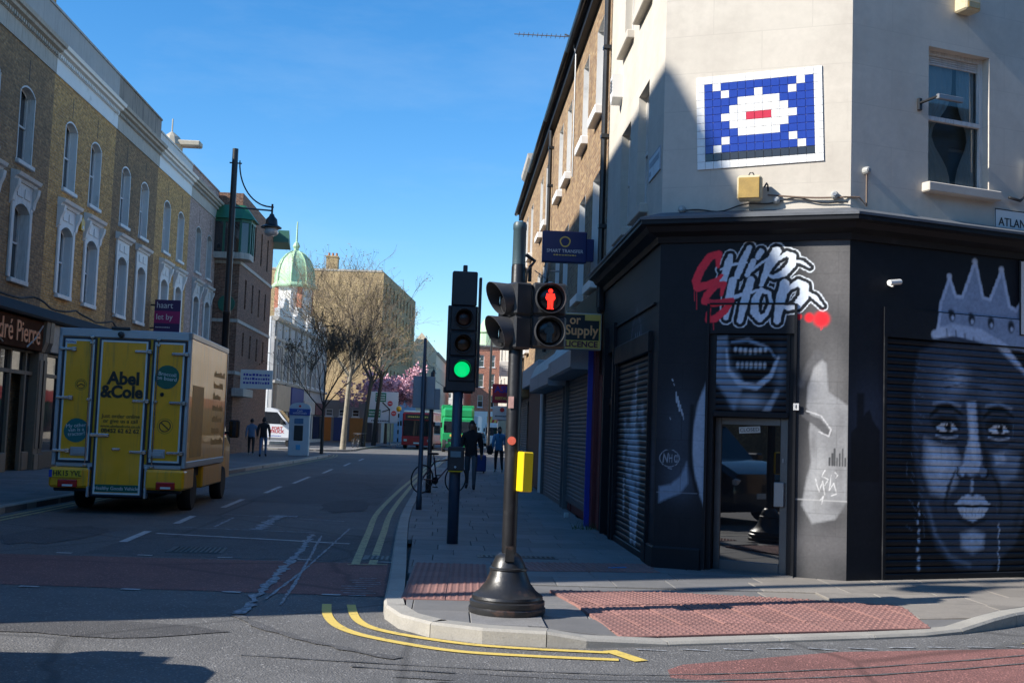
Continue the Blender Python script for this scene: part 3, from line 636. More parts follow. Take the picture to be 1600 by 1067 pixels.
cv.stroke([(1.66,2.28),(1.76,2.50),(1.84,2.60)], [.035, .045, .06], (.10, .10, .105), .04, .95); cv.stroke([(1.70,1.93),(1.85,1.85),(1.96,1.74)], [.03, .05, .035], (.09, .09, .095), .02, .95)
cv.stroke([(1.72,1.98),(1.88,1.93),(1.99,1.78),(1.97,1.70),(1.86,1.75)], .006, (.5, .5, .51), .01)
for k, hx in enumerate((1.98,2.01,2.035,2.06,2.09,2.12,2.15)): cv.stroke([(hx, 1.38), (hx, 1.46+.05*((k*7) % 3))], .009, (.06, .062, .066), .006)
for p in ([(1.83,1.22),(1.87,1.08),(1.91,1.2),(1.93,1.05)], [(1.93,1.32),(1.90,1.25),(1.97,1.22),(1.93,1.15)], [(2.0,1.27),(1.98,1.10),(2.03,1.18),(2.06,1.06),(2.0,1.04)], [(2.04,1.30),(2.07,1.27),(2.05,1.24)], [(1.88,.98),(1.92,1.03),(1.9,.94)]): cv.stroke(p, .004, (.62, .62, .62), .007)
joints(cv, 1.63, LC, .1, 3.9, .246, .42, (.05, .05, .05), .35)
# arm and shoulder shapes to the left of the door
cv.blob(.28, 1.75, .22, .45, (.045, .062, .085), .8); cv.blob(.30, 1.15, .2, .25, (.06, .082, .115), .85)
cv.poly([(.585,2.30),(.49,2.05),(.44,1.75),(.43,1.45),(.47,1.15),(.585,.82)], ICE, .85, .03); cv.poly([(.05,.86),(.16,.92),(.30,.98),(.39,1.1),(.37,1.35),(.30,1.18),(.18,1.08),(.05,1.05)], ICE2, .85, .035)
cv.stroke([(.42,2.0),(.405,1.6),(.42,1.3),(.5,1.0)], .022, (.008, .010, .013), .03, .9)
for k in range(9): u, z = .16+.17*((k*37) % 10)/10, 1.86+.5*((k*53) % 10)/10; cv.stroke([(u, z), (u+.008, z-.05*((k % 3)+.4))], .005, (.42, .5, .58), .008)
el = [(.165+.115*math.cos(t), 1.385+.10*math.sin(t)) for t in np.linspace(0, 6.28, 24)]; cv.stroke(el, .003, (.32, .38, .44), .006)
for p in ([(.09,1.33),(.10,1.44),(.14,1.33),(.15,1.44)], [(.165,1.34),(.165,1.43)], [(.165,1.385),(.195,1.385)], [(.195,1.34),(.195,1.43)], [(.225,1.385),(.235,1.42),(.25,1.42),(.258,1.385),(.25,1.345),(.235,1.345),(.225,1.385)], [(.15,1.27),(.19,1.26)]): cv.stroke(p, .0035, (.34, .40, .46), .006)
cv.stroke([(.02,.985),(.5,.99)], .004, (.2, .24, .29), .008, .8); cv.stroke([(1.62,.985),(2.17,.985)], .005, (.4, .4, .4), .008, .8)
joints(cv, 0, .58, .1, 3.9, .30, .6, (.004, .005, .007), .4)
# lettering: brush strokes in stencil units
S = lambda x, y: (1.045+(x-667)*.0011, 3.88-(y-33)*.00113)
K = .0011
blue = [([(470,140),(455,200),(400,385)],[30,42,38]),([(670,50),(600,200),(545,350)],[28,38,32]),([(370,275),(480,225),(640,205)],[10,16,10]),
        ([(715,195),(690,250),(650,335)],[30,34,26]),([(790,95),(760,150)],[32,30]),([(650,330),(760,240),(860,170)],[12,14,12]),([(950,95),(880,220),(800,440)],[50,46,22]),([(880,290),(960,180),(1060,120),(1120,150),(1110,230),(1030,320),(930,360),(870,340)],[10,18,24,34,40,38,22,12]),([(1120,190),(1220,215),(1295,265)],[14,16,6]),
        ([(500,395),(470,560),(440,780)],[42,44,26]),([(690,390),(640,560),(585,810)],[40,44,30]),([(440,600),(560,550),(780,490)],[10,22,12]),
        ([(800,490),(740,590),(735,720),(790,790),(860,740),(905,620),(880,520),(810,500)],[26,40,42,34,20,18,20,24]),([(1040,430),(1000,600),(970,810)],[48,50,34]),([(1010,600),(1080,480),(1180,420),(1245,460),(1240,560),(1170,650),(1080,680),(1030,660)],[14,22,34,44,48,42,26,14]),([(1270,520),(1350,570),(1430,660)],[14,22,8])]
D = np.full(cv.U.shape, 9.)
for p, wd_ in blue: D = np.minimum(D, cv.dist([S(*q) for q in p], [w_*K for w_ in wd_]))
D = D+.002*np.sin(cv.U*90)*np.sin(cv.Z*70+2)
cv.mixin(np.clip(.5-(D-.052)/.008, 0, 1), (.68, .73, .78)); cv.mixin(np.clip(.5-(D-.040)/.008, 0, 1), (.016, .018, .022))
streak = .5+.5*np.sin(cv.U*160+cv.Z*25)*np.sin(cv.Z*7)
for f, cc in ((np.clip(.5-D/.008, 0, 1), None),):
    a = f[..., None]; base = np.array((.60, .68, .78))[None, None]+np.clip((cv.U-1.0)/.9, 0, .5)[..., None]*np.array((.15, .12, .08))+.05*(streak[..., None]-.5); cv.C = cv.C*(1-a)+base*a
RED = (.9, .045, .07)
for p, wd_ in (([(340,240),(345,110),(250,140),(160,270),(110,390),(130,460),(220,440),(330,385),(385,335)],[20,38,42,46,44,46,40,26,16]),([(385,540),(405,425),(320,440),(230,540),(205,605),(300,630),(430,610),(500,595)],[16,32,36,38,38,36,36,26]),([(490,610),(430,700),(320,790),(250,800),(245,735),(270,690)],[26,38,38,36,26,12])):
    cv.stroke([S(*q) for q in p], [w_*K for w_ in wd_], RED, .010)
for x, y0, y1 in ((95,500,600),(120,500,690),(250,830,915),(308,820,905),(1410,850,905),(1425,850,890)): cv.stroke([S(x, y0), S(x+4, y1)], .0035, RED, .006, .8)
for x, y, r, g_ in ((1190,765,24,14),(1295,775,42,14),(1418,790,62,40)): cv.blob(*S(x, y), (r+g_*.6)*K, (r+g_*.6)*K, (.72, .02, .03), 1, 0, 3.)
nz = gr2.normal(0, 1, cv.U.shape)
for ax in (0, 1):
    for _ in range(2): nz = (nz+np.roll(nz, 1, ax)+np.roll(nz, -1, ax))/3
cv.C = np.clip(cv.C*(1+.09*nz[..., None]*1.6), .004, .9)
DOORH = (.575, 1.605, .1, 3.2)
o = painted_wall('painted_wall', cv, 0, LC, .1, 3.97, .0075, [DOORH], 0, corner, PW); o.rotation_euler = FC['rot']
o = painted_wall('shutter_box', cv, .585, 1.595, 2.86, 3.19, .0075, [], -.012, corner, PW); o.rotation_euler = FC['rot']
b = MB(); b.box(.58, 1.60, -.011, .2, 2.855, 3.195); b.build('shutter_housing', BLACKP, o)
b = MB()
for x0, x1, z0, z1 in ((.575,.605,.1,3.2),(1.575,1.605,.1,3.2),(.605,1.575,3.195,3.21)): b.box(x0, x1, -.03, .22, z0, z1)
b.box(.605, .66, .03, .2, .1, 2.86); b.box(1.52, 1.575, .03, .2, .1, 2.86); b.build('door_surround', BLACKP, corner, **FC)
# grille of the mouth shutter
cm = Canvas(.6, 1.6, 1.85, 2.9, .006, (.012, .014, .018)); T = lambda x, y: (.62+(x-210)/455*.93, 2.85-(y-570)/430*.94)
cm.poly([T(215,590),T(300,580),T(330,700),T(400,830),T(350,985),T(300,900),T(215,800)], ICE2, .8, .05); cm.blob(*T(440,925), .16, .08, ICE, .8); cm.blob(*T(600,760), .06, .2, ICE2, .6); cm.poly([T(500,985),T(580,860),T(600,870),T(545,985)], ICE, .6, .03)
cm.blob(*T(440,690), .30, .23, (.006, .007, .009), 1, 0, 3); cm.stroke([T(300,650),T(310,760),T(380,835),T(470,850),T(550,790),T(590,690)], [.012,.022,.034,.036,.028,.012], ICE, .02); cm.stroke([T(330,610),T(420,600),T(530,640),T(575,690)], [.01,.018,.014,.008], ICE2, .02)
for k in range(7): cm.blob(*T(350+k*28, 655+abs(k-3)*-3+6), .022, .035, (.5, .58, .66), .9, 0, 2); cm.blob(*T(365+k*25, 735), .02, .036, (.46, .54, .62), .9, 0, 2)
sh = MB(); sh.box(.655, .69, .015, .06, 1.9, 2.86); sh.box(1.49, 1.525, .015, .06, 1.9, 2.86); sh.bbox(.66, 1.52, .0, .05, 1.885, 1.955, .01)
rs = sh.build('roller_shutter', BLACKP, corner, **FC); slats(rs, .69, 1.49, 1.955, 2.855, .075, cm, .03, m=PSH)
# door
d_ = MB()
for x0, x1, z0, z1 in ((.66,.735,.12,1.885),(1.43,1.52,.12,1.885),(.735,1.43,1.80,1.885),(.735,1.43,.12,.235)): d_.bbox(x0, x1, .07, .12, z0, z1, .006)
def ajar(b, a=R(7.6), hx=1.52, hy=.095): b.v = [(hx+(x-hx)*math.cos(a)+(y-hy)*math.sin(a), hy-(x-hx)*math.sin(a)+(y-hy)*math.cos(a), z) for x, y, z in b.v]
ajar(d_); dr = d_.build('door', ALU, corner, **FC)
MIR = glass_dark('door_glass', (.010, .010, .011), .012, .5, .006); MIR.node_tree.nodes['Principled BSDF'].inputs['IOR'].default_value = 2.4
b = MB(); b.box(.73, 1.435, .092, .098, .23, 1.805); ajar(b); b.build('pane', MIR, dr)
b = MB(); b.bbox(1.37, 1.49, .03, .068, .88, 1.16, .008); ajar(b); b.build('handle', GREYM, dr); b = MB(); b.bbox(1.455, 1.475, .06, .07, 1.38, 1.43, .003); ajar(b); b.build('lock', GREYM, dr)
b = MB(); b.box(.575, 1.605, -.1, .2, .07, .125); b.build('doorstep', slab_mat('step_stone', (.14, .135, .13), .1), corner, **FC)
b = MB(); b.bbox(1.578, 1.642, -.05, -.031, 1.98, 2.06, .004); o = b.build('key_switch', PLAST, corner, **FC); b = MB(); b.box(1.606, 1.614, -.0525, -.05, 2.0, 2.045); b.box(1.600, 1.620, -.0525, -.05, 2.02, 2.026); b.build('key_hole', BLACKP, o)
# street side ground floor: painted walls, roller shutter, side door
cs = Canvas(0, 4.93, .08, 3.96, .01, NAVY)
cs.blob(3.4, 3.1, .5, .35, (.05, .06, .08), .6); cs.stroke([(2.7,2.75),(3.0,3.15),(3.3,3.3),(3.6,3.1),(3.75,2.75)], .02, (.12, .15, .19), .08, .7)
for k in range(16): u = 3.15+k*.035; cs.stroke([(u, 2.66), (u+.02*math.sin(k*2), 2.86+.12*math.sin(k*1.3))], .012, (.4, .45, .5), .012, .8)
cs.blob(4.75, 1.2, .12, .5, (.06, .08, .11), .8)
joints(cs, 0, 4.9, .1, 3.9, .30, .6, (.004, .005, .007), .4)
SH = (1.62, 4.50, .12, 2.90); SD = (.55, 1.40, .12, 2.9)
o = painted_wall('painted_wall', cs, 0, 4.926, .1, 3.97, .03, [SH, SD], 0, corner, PW); o.location = FS['loc']; o.rotation_euler = FS['rot']
cz = Canvas(1.6, 4.55, .1, 2.95, .01, (.012, .014, .018))
cz.poly([(2.9,2.0),(3.1,2.2),(3.3,1.95),(3.6,1.5),(3.7,1.0),(3.4,.3),(3.2,.3),(3.0,.9),(2.7,1.3)], ICE, .8, .25)
for k in range(26):
    u, z = 2.3+1.7*((k*61) % 100)/100, .7+1.3*((k*37) % 100)/100; cz.blob(u, z, .12, .10, ICE if k % 3 else (.02, .025, .035), .75)
for p in ([(3.25,2.25),(3.28,1.9),(3.15,1.65)], [(3.0,.65),(3.1,.4),(3.15,.2)], [(3.62,.8),(3.5,.45),(3.45,.2)], [(2.4,1.0),(2.45,.6)]): cz.stroke(p, .07, (.5, .56, .62), .08, .75)
cz.blob(3.3, 2.45, .1, .08, (.45, .52, .6), .9)
sh = MB(); sh.box(1.62, 1.68, -.035, .06, .12, 2.9); sh.box(4.44, 4.50, -.035, .06, .12, 2.9); sh.bbox(1.66, 4.46, -.005, .04, .115, .2, .01); sh.bbox(1.6, 4.52, -.05, .06, 2.66, 2.92, .012)
rs = sh.build('roller_shutter', BLACKP, corner, **FS); slats(rs, 1.68, 4.44, .2, 2.66, .077, cz, .03, du=.03, m=PSH)
b = MB(); b.box(.55, 1.40, .06, .12, .12, 2.1); b.box(.55, 1.4, .02, .12, 2.1, 2.2)
for k in range(2): b.bbox(.63+k*.38, .93+k*.38, .045, .06, .25, .95, .01); b.bbox(.63+k*.38, .93+k*.38, .045, .06, 1.1, 2.0, .01)
dd = b.build('door', BLACKP, corner, **FS); b = MB(); b.box(.56, 1.39, .08, .09, 2.21, 2.89); b.build('pane', DG, dd)
b = MB(); b.box(.45, .55, -.05, .12, .1, 3.3); b.box(1.4, 1.5, -.05, .12, .1, 3.3); b.build('pilaster', BLACKP, corner, **FS)
b = MB(); b.bbox(1.5, 4.7, -.03, .0, 3.22, 3.25, .004); b.build('string_course', BLACKP, corner, **FS)
b = MB(); sweep(b, [(0, .75), (0, 0), (.50, -.206)], [(-.02, .1), (.025, .1), (.025, .34), (.012, .36), (-.02, .36)]); b.build('plinth', BLACKP, corner)
# Atlantic side: crowned portrait in general shapes
ca = Canvas(0, 4.6, .08, 3.96, .008, (.011, .013, .018)); CW = (.50, .60, .76); CD = (.17, .23, .33)
ca.blob(.3, 1.9, .35, .5, (.04, .055, .09), .7)
ca.poly([(.04,1.75),(.12,1.82),(.12,2.2),(.22,2.2),(.22,1.95),(.30,2.02),(.34,1.9),(.45,1.78),(.45,1.2),(.04,1.2)], (.008, .009, .012), .85, .02)
ca.poly([(1.24,2.96),(1.30,3.3),(1.42,3.60),(1.48,3.60),(1.55,3.40),(1.65,3.40),(1.80,3.80),(1.88,3.80),(1.97,3.42),(2.08,3.40),(2.22,3.74),(2.30,3.74),(2.39,3.34),(2.5,3.30),(2.66,3.56),(2.74,3.56),(2.90,2.78)], (.30, .38, .52), .95, .015)
for p, w_ in (([(1.27,3.0),(1.33,3.3),(1.45,3.6)], .018), ([(1.46,3.6),(1.55,3.4),(1.65,3.4),(1.83,3.8)], .022), ([(1.86,3.8),(1.97,3.42),(2.08,3.4),(2.25,3.74)], .022), ([(2.28,3.74),(2.39,3.34),(2.5,3.3),(2.69,3.56)], .022)): ca.stroke(p, w_, CW, .02)
for u, z in ((1.45,3.63),(1.84,3.84),(2.26,3.78),(2.70,3.6)): ca.blob(u, z, .042, .042, (.55, .62, .72), 1, 0, 3)
for u in (1.48, 1.78, 2.08, 2.40): ca.blob(u, 3.18-(u-1.4)*.08, .055, .08, (.02, .025, .035), 1, 0, 3); ca.blob(u+.01, 3.15-(u-1.4)*.08, .025, .03, CW, 1, 0, 2)
ca.stroke([(1.22,2.93),(1.5,3.0),(1.9,2.96),(2.3,2.80),(2.62,2.50),(2.9,2.05)], [.05,.075,.085,.09,.09,.07], CW, .03); ca.stroke([(1.26,2.86),(1.55,2.91),(1.95,2.85),(2.3,2.66),(2.6,2.3)], .016, (.04, .055, .09), .02, .8)
for k in range(9): t = k/8; u, z = 1.4+t*1.1, 3.0-t*t*.55; ca.stroke([(u, z), (u+.01, z-.08)], .012, (.06, .08, .12), .02, .7)
fx = 1.86; DKP = (.012, .015, .021); HI = (.60, .68, .80)
ca.poly([(1.02,2.72),(.92,2.2),(.94,1.6),(1.05,1.0),(1.3,.45),(1.6,.22),(2.1,.2),(2.5,.5),(2.75,1.1),(2.85,1.9),(2.7,2.5),(2.2,2.85),(1.5,2.92)], (.045, .058, .085), 1, .05)
ca.blob(1.45, 2.35, .26, .26, CD, .8, 20); ca.blob(1.62, 2.42, .14, .13, CW, .6, 20); ca.blob(2.15, 2.3, .3, .16, CD, .5, -10)
for z, a in ((2.34, .5), (2.45, .4), (2.56, .3)): ca.stroke([(1.35,z-.04),(1.65,z+.03),(1.95,z),(2.3,z-.05)], [.006,.012,.012,.005], DKP, .012, a+.2)
ca.poly([(1.12,1.72),(1.32,1.66),(1.56,1.62),(1.66,1.45),(1.58,1.2),(1.42,1.05),(1.22,1.1),(1.10,1.35)], CW, .75, .10); ca.poly([(1.20,1.60),(1.45,1.56),(1.50,1.42),(1.35,1.28),(1.22,1.38)], HI, .75, .07)
ca.poly([(2.12,1.58),(2.35,1.62),(2.58,1.55),(2.52,1.3),(2.3,1.2),(2.16,1.4)], CD, .9, .08); ca.poly([(2.16,1.56),(2.32,1.58),(2.36,1.48),(2.2,1.44)], CW, .7, .04)
ca.poly([(1.74,2.16),(1.88,2.18),(1.92,1.75),(1.98,1.50),(1.94,1.34),(1.80,1.30),(1.68,1.36),(1.70,1.52),(1.78,1.75)], CW, .85, .04); ca.poly([(1.80,2.05),(1.85,2.05),(1.88,1.7),(1.90,1.48),(1.82,1.46),(1.80,1.7)], HI, .9, .03); ca.stroke([(1.93,2.1),(1.97,1.75),(2.05,1.5),(2.04,1.38)], [.03,.03,.035,.02], DKP, .05, .8)
for ex, s_ in ((1.44, -1), (2.24, 1)):
    ca.poly([(ex-.24,1.92),(ex-.1,2.0),(ex+.12,2.0),(ex+.23,1.9),(ex+.1,1.76),(ex-.12,1.75)], DKP, .95, .05)
    ca.poly([(ex-.17,1.85),(ex-.06,1.915),(ex+.07,1.915),(ex+.17,1.845),(ex+.04,1.80),(ex-.08,1.80)], (.60, .66, .74), .95, .012); ca.blob(ex+.02, 1.862, .052, .058, (.006, .007, .009), 1, 0, 5); ca.blob(ex+.0, 1.885, .014, .014, (.8, .82, .85), 1, 0, 3)
    ca.stroke([(ex-.19,1.85),(ex-.06,1.925),(ex+.07,1.928),(ex+.19,1.845)], [.008,.018,.018,.008], (.006, .007, .009), .012); ca.stroke([(ex-.16,1.76),(ex,1.725),(ex+.16,1.755)], .010, CW, .02, .75); ca.stroke([(ex-.18,1.71),(ex-.02,1.665),(ex+.14,1.69)], .012, DKP, .025, .8)
    ca.stroke([(ex-.25,1.98),(ex-.12,2.085),(ex+.05,2.10),(ex+.24,2.01)], [.014,.036,.036,.012], (.008, .010, .013), .018); ca.stroke([(ex-.2,2.13),(ex,2.17),(ex+.2,2.11)], .016, CW, .03, .45)
ca.poly([(1.64,1.40),(1.70,1.44),(1.74,1.34),(1.68,1.29),(1.63,1.33)], CW, .9, .02); ca.poly([(1.98,1.43),(2.05,1.38),(2.05,1.31),(1.97,1.29),(1.93,1.35)], CD, .95, .02); ca.stroke([(1.61,1.40),(1.60,1.31),(1.67,1.265),(1.78,1.285),(1.84,1.265),(1.92,1.28),(2.01,1.265),(2.08,1.32),(2.07,1.41)], [.007,.012,.014,.010,.012,.010,.014,.012,.007], (.006, .007, .009), .012)
ca.stroke([(1.58,1.36),(1.48,1.18),(1.42,.98),(1.44,.86)], [.01,.026,.024,.01], DKP, .03, .9); ca.stroke([(2.11,1.36),(2.24,1.18),(2.28,.98),(2.26,.88)], [.01,.026,.024,.01], DKP, .03, .9); ca.stroke([(1.83,1.24),(1.82,1.12)], .022, CW, .03, .7)
ca.poly([(1.55,.955),(1.68,1.06),(1.77,1.085),(1.83,1.06),(1.90,1.085),(2.0,1.06),(2.12,.955),(1.95,.965),(1.83,.95),(1.70,.965)], CW, .95, .014); ca.poly([(1.60,.925),(1.72,.94),(1.84,.925),(1.96,.94),(2.08,.925),(2.0,.82),(1.84,.765),(1.69,.81)], HI, .9, .018)
ca.stroke([(1.53,.95),(1.69,.952),(1.83,.936),(1.96,.952),(2.14,.948)], [.008,.014,.011,.014,.008], (.006, .007, .009), .010); ca.stroke([(1.62,.79),(1.83,.735),(2.04,.79)], [.01,.026,.01], DKP, .025)
for k in range(7): ca.stroke([(1.68+k*.052,.92),(1.69+k*.047,.82)], .003, CD, .006, .6)
ca.poly([(1.66,.62),(1.84,.67),(2.02,.62),(2.0,.46),(1.84,.40),(1.68,.46)], CW, .75, .07); ca.stroke([(1.15,.98),(1.28,.62),(1.5,.36),(1.8,.26)], .02, CD, .05, .8); ca.stroke([(2.62,1.6),(2.66,1.2),(2.5,.7)], .03, DKP, .08, .7)
for k in range(26): t = k/25; ca.stroke([(.98+.12*math.sin(k*1.7)*t, 2.62-t*1.9), (1.03+.1*math.sin(k*1.7), 2.56-t*1.9)], .006, CD, .012, .5)
for u, z0, z1 in ((1.03,.96,.14),(2.24,.72,.2)):
    for k in range(9): t = k/8; ca.blob(u+.012*math.sin(k*2.2), z0+(z1-z0)*t, .012+.018*t*(u < 2), .032, CW, .9, 0, 2)
gr_ = np.random.default_rng(3); nz = gr_.normal(0, 1, ca.U.shape)
for ax in (0, 1):
    for _ in range(2): nz = (nz+np.roll(nz, 1, ax)+np.roll(nz, -1, ax))/3
ca.C = np.clip(ca.C*(1+.13*nz[..., None]*1.6), .004, .9)
for k in range(14): u, z = .6+2.3*((k*37) % 100)/100, .5+1.6*((k*53) % 100)/100; ca.stroke([(u, z), (u+.004, z-.12-.2*((k*7) % 5)/5)], .003, CD, .006, .5)
SA = (.49, 3.3, .1, 3.19)
o = painted_wall('painted_wall', ca, 0, 4.6, .1, 3.97, .012, [SA], 0, corner, PW); o.location = FA['loc']; o.rotation_euler = FA['rot']
o = painted_wall('shutter_box', ca, .49, 3.3, 2.865, 3.19, .012, [], -.015, corner, PW); o.location = FA['loc']; o.rotation_euler = FA['rot']
b = MB(); b.box(.49, 3.3, -.014, .2, 2.86, 3.2); b.build('shutter_housing', BLACKP, o)
sh = MB(); sh.box(.49, .53, -.02, .06, .1, 2.86); sh.box(3.26, 3.3, -.02, .06, .1, 2.86); sh.bbox(.53, 3.26, .0, .045, .1, .18, .01)
rs = sh.build('roller_shutter', BLACKP, corner, **FA); slats(rs, .53, 3.26, .18, 2.86, .0765, ca, .03, m=PSH)
b = MB(); b.box(4.6, 9, -.01, .1, .1, 3.96); b.build('side_wall', BLACKP, corner, **FA)
# ------------------------------------------------------------------ things fixed to the corner building
def on_face(F, x, y=0, z=0):
    r = F['rot'][2]; return (O3[0]+F['loc'][0]+math.cos(r)*x-math.sin(r)*y, O3[1]+F['loc'][1]+math.sin(r)*x+math.cos(r)*y, z), math.degrees(r)
loc, rz = on_face(FC, 1.13, 0, 5.382); mos = thing('wall_mosaic', 'blue and white square tile mosaic with a red centre bar on cream wall', 'mosaic', loc, rz); mos.rotation_euler = (0, R(-1.9), R(rz))
TILE = {}
for k, c in dict(W=(.80, .79, .76), B=(.02, .045, .30), R=(.55, .03, .05), K=(.035, .036, .04)).items():
    b = MB(); b.bbox(-.0475, .0475, -.016, .0, -.0455, .0455, .003); ob = b.build('tile', mat('glazed_tile_'+dict(W='white', B='blue', R='red', K='black')[k], c, .16, var=.12, vs=14, bump=.04, bs=8, coat=.3), mos); TILE[k] = ob.data; bpy.data.objects.remove(ob)
PAT = ['.W.........W.', '..W...W...W..', '....WWWWW....', '...WWWWWWW...', '..WWWRRRWWW..', '...WWWWWWW...', '....WWWWW....', '..W.......W..', '.W.........W.', 'KKKKKKKKKKKKK']
for i in range(15):
    for j in range(12):
        k = 'W' if i in (0, 14) or j in (0, 11) else PAT[j-1][i-1].replace('.', 'B')
        o = link('tile', TILE[k], mos, loc=((i-7)*.0973, 0, (5.5-j)*.0935)); o.rotation_euler = (random.uniform(-.012, .012), 0, random.uniform(-.012, .012))
b = MB(); b.box(-.73, .73, -.010, .004, -.561, .561); b.build('grout_bed', mat('grout', (.32, .31, .29), .9), mos)
loc, rz = on_face(FC, 1.06, -.02, 4.38); fl = thing('floodlight', 'yellowed square floodlight on the cream wall under the mosaic', 'lamp', loc, rz)
b = MB(); b.bbox(-.14, .14, -.20, -.06, .0, .29, .025); b.build('housing', mat('aged_cream_plastic', (.55, .47, .30), .5, var=.2, vs=6, dirt=(.2, .15, .08), da=.3), fl)
b = MB(); b.bbox(-.12, .12, -.212, -.201, .02, .26, .01); b.build('lens', mat('yellowed_lens', (.42, .27, .06), .15, var=.3, vs=9, coat=.5), fl)
b = MB(); b.tube([(.16,-.13,.15),(.19,-.13,.2),(.19,-.02,.2),(.19,.02,.14)], .01, 6); b.build('bracket', BLKMET, fl); b = MB(); b.tube([(-.02,-.13,.29),(0,-.13,.33),(.03,-.13,.33),(.05,-.13,.29)], .008, 6); b.build('hanger', BLKMET, fl)
cb = MB(); cb.tube([(*on_face(FC, u, -.03-.01*math.sin(u*9), 0)[0][:2], 4.35-.05*math.sin(u*3.1)-.02*math.sin(u*11)) for u in np.linspace(.3, 2.15, 26)], .009, 5)
tag(cb.build('wall_cable', BLKMET), 'thin black cable sagging along the cream chamfer above the cornice', 'cable')
cb = MB(); cb.tube([(*on_face(FC, u, -.035, 0)[0][:2], 4.46-.0*u+.05*math.sin(u*2.4)) for u in np.linspace(1.25, 2.1, 14)]+[(*on_face(FA, .1, -.03)[0][:2], 4.42), (*on_face(FA, .2, -.03)[0][:2], 4.33), (*on_face(FA, .2, -.03)[0][:2], 4.72)], .011, 5)
tag(cb.build('wall_cable', mat('rusty_conduit', (.16, .11, .08), .7)), 'rusty brown conduit wrapping the cream corner to a junction box', 'cable')
for F, u, z, lb in ((FC,1.35,4.40,'small round grey junction box beside the floodlight'),(FC,2.0,4.44,'small round grey junction box near the building corner'),(FA,.2,4.74,'small cream junction box on the shaded wall'),(FC,.25,4.33,'small grey junction box above the cornice by the mural')):
    loc, rz = on_face(F, u, 0, z); j = thing('junction_box', lb, 'junction box', loc, rz, 'junction boxes on the corner building'); b = MB(); b.lathe([(.0, -.07), (.03, -.07), (.045, -.05), (.045, 0)], 12, axis='y'); b.build('housing', mat('grey_plastic', (.36, .36, .34), .5), j); b = MB(); b.lathe([(.0, -.082), (.02, -.082), (.02, -.07)], 8, axis='y'); b.build('cap', GREYM, j)
loc, rz = on_face(FA, 2.14, -.012, 4.19); sgn = thing('street_nameplate', 'white street nameplate with black letters on the shaded cream wall', 'sign', loc, rz)
b = MB(); b.bbox(0, 1.25, 0, .012, 0, .33, .004); b.build('plate', PLAST, sgn); BLK = mat('black_lettering', (.015, .015, .017), .5); text('ATLANTIC ROAD', .145, BLK, sgn, .06, -.002, .17, align='LEFT', sx=.95)
b = MB()
for q in ((0,.012,0,.33),(1.238,1.25,0,.33),(.012,1.238,0,.012),(.012,1.238,.318,.33)): b.box(q[0], q[1], -.003, -.0005, q[2], q[3])
b.build('border', BLK, sgn)
loc, rz = on_face(FS, 4.0, -.012, 4.86); sgn = thing('street_nameplate', 'faded street nameplate on the street side beside the chamfer', 'sign', loc, rz)
b = MB(); b.bbox(0, .8, 0, .012, 0, .30, .004); b.build('plate', mat('faded_plate', (.45, .52, .58), .5, var=.15, vs=6, dirt=(.3, .3, .3), da=.3), sgn)
b = MB()
for k in range(9): b.box(.06+k*.075, .11+k*.075, -.003, -.0005, .16, .235)
b.box(.06, .16, -.003, -.0005, .06, .115)
for q in ((0,.01,0,.3),(.79,.8,0,.3),(.01,.79,0,.01),(.01,.79,.29,.3)): b.box(q[0], q[1], -.003, -.0005, q[2], q[3])
b.build('worn_letters', mat('worn_letters', (.25, .30, .36), .6), sgn)
loc, rz = on_face(FA, 1.0, 0, 5.62); br = thing('wall_bracket', 'weathered grey metal sign bracket sticking out beside the curtained window', 'bracket', loc, rz)
b = MB(); b.bbox(-.06, .0, -.04, 0, -.07, .08, .01); b.build('mount', BLKMET, br); b = MB(); b.bbox(-.03, .34, -.33, -.28, -.0, .06, .006); b.build('arm', GREYM, br)
b = MB(); b.tube([(-.03,-.02,.02),(-.02,-.3,.03)], .018, 6); b.build('stem', BLKMET, br)
loc, rz = on_face(FA, 2.42, 0, 4.66); pp = thing('wall_pipe', 'short bent white pipe on the shaded wall above the nameplate', 'pipe', loc, rz)
b = MB(); b.tube([(-.1,-.06,0),(.08,-.06,-.02),(.16,-.06,.04),(.18,-.06,.14)], .02, 8); b.build('elbow', BLKMET, pp, smooth=True); b = MB(); b.tube([(.18,-.06,.13),(.19,-.06,.5)], .017, 8); b.build('pipe', PLAST, pp, smooth=True)
loc, rz = on_face(FA, .55, 0, 3.46); cc = thing('security_camera', 'small white security camera on the black painted wall', 'camera', loc, rz)
b = MB(); b.tube([(.0,0,0),(.0,-.08,-.03)], .012, 6); b.build('mount', PLAST, cc); b = MB(); b.tube([(-.1,-.13,.0),(.09,-.09,.03)], .032, 10); b.build('body', PLAST, cc)
loc, rz = on_face(FA, 1.5, 0, 6.82); lb = thing('wall_lamp_box', 'cream square lamp box high on the shaded wall', 'lamp', loc, rz); b = MB(); b.bbox(0, .24, -.2, 0, 0, .3, .02); b.build('housing', MATS['aged_cream_plastic'], lb); b = MB(); b.bbox(.03, .21, -.21, -.2, .02, .1, .004); b.build('lens', MATS['yellowed_lens'], lb)
loc, rz = on_face(FA, 2.53, -.03, 3.0); rs_ = thing('road_sign', 'white road sign with a red ring against the crowned mural', 'sign', loc, rz)
b = MB(); b.bbox(0, .62, 0, .02, 0, .92, .008); b.build('border', BLK, rs_); b = MB(); b.bbox(.015, .605, -.004, .0, .015, .905, .002); b.build('plate', PLAST, rs_)
b = MB(); n = 32
for r0, r1 in ((.17, .25),):
    for k in range(n):
        t0, t1 = 2*math.pi*k/n, 2*math.pi*(k+1)/n; b.add([(.31+r*math.cos(t), -.0065, .52+r*math.sin(t)) for r, t in ((r0,t0),(r1,t0),(r1,t1),(r0,t1))], [(0,1,2,3)])
b.build('red_ring', mat('sign_red', (.6, .03, .04), .4), rs_)
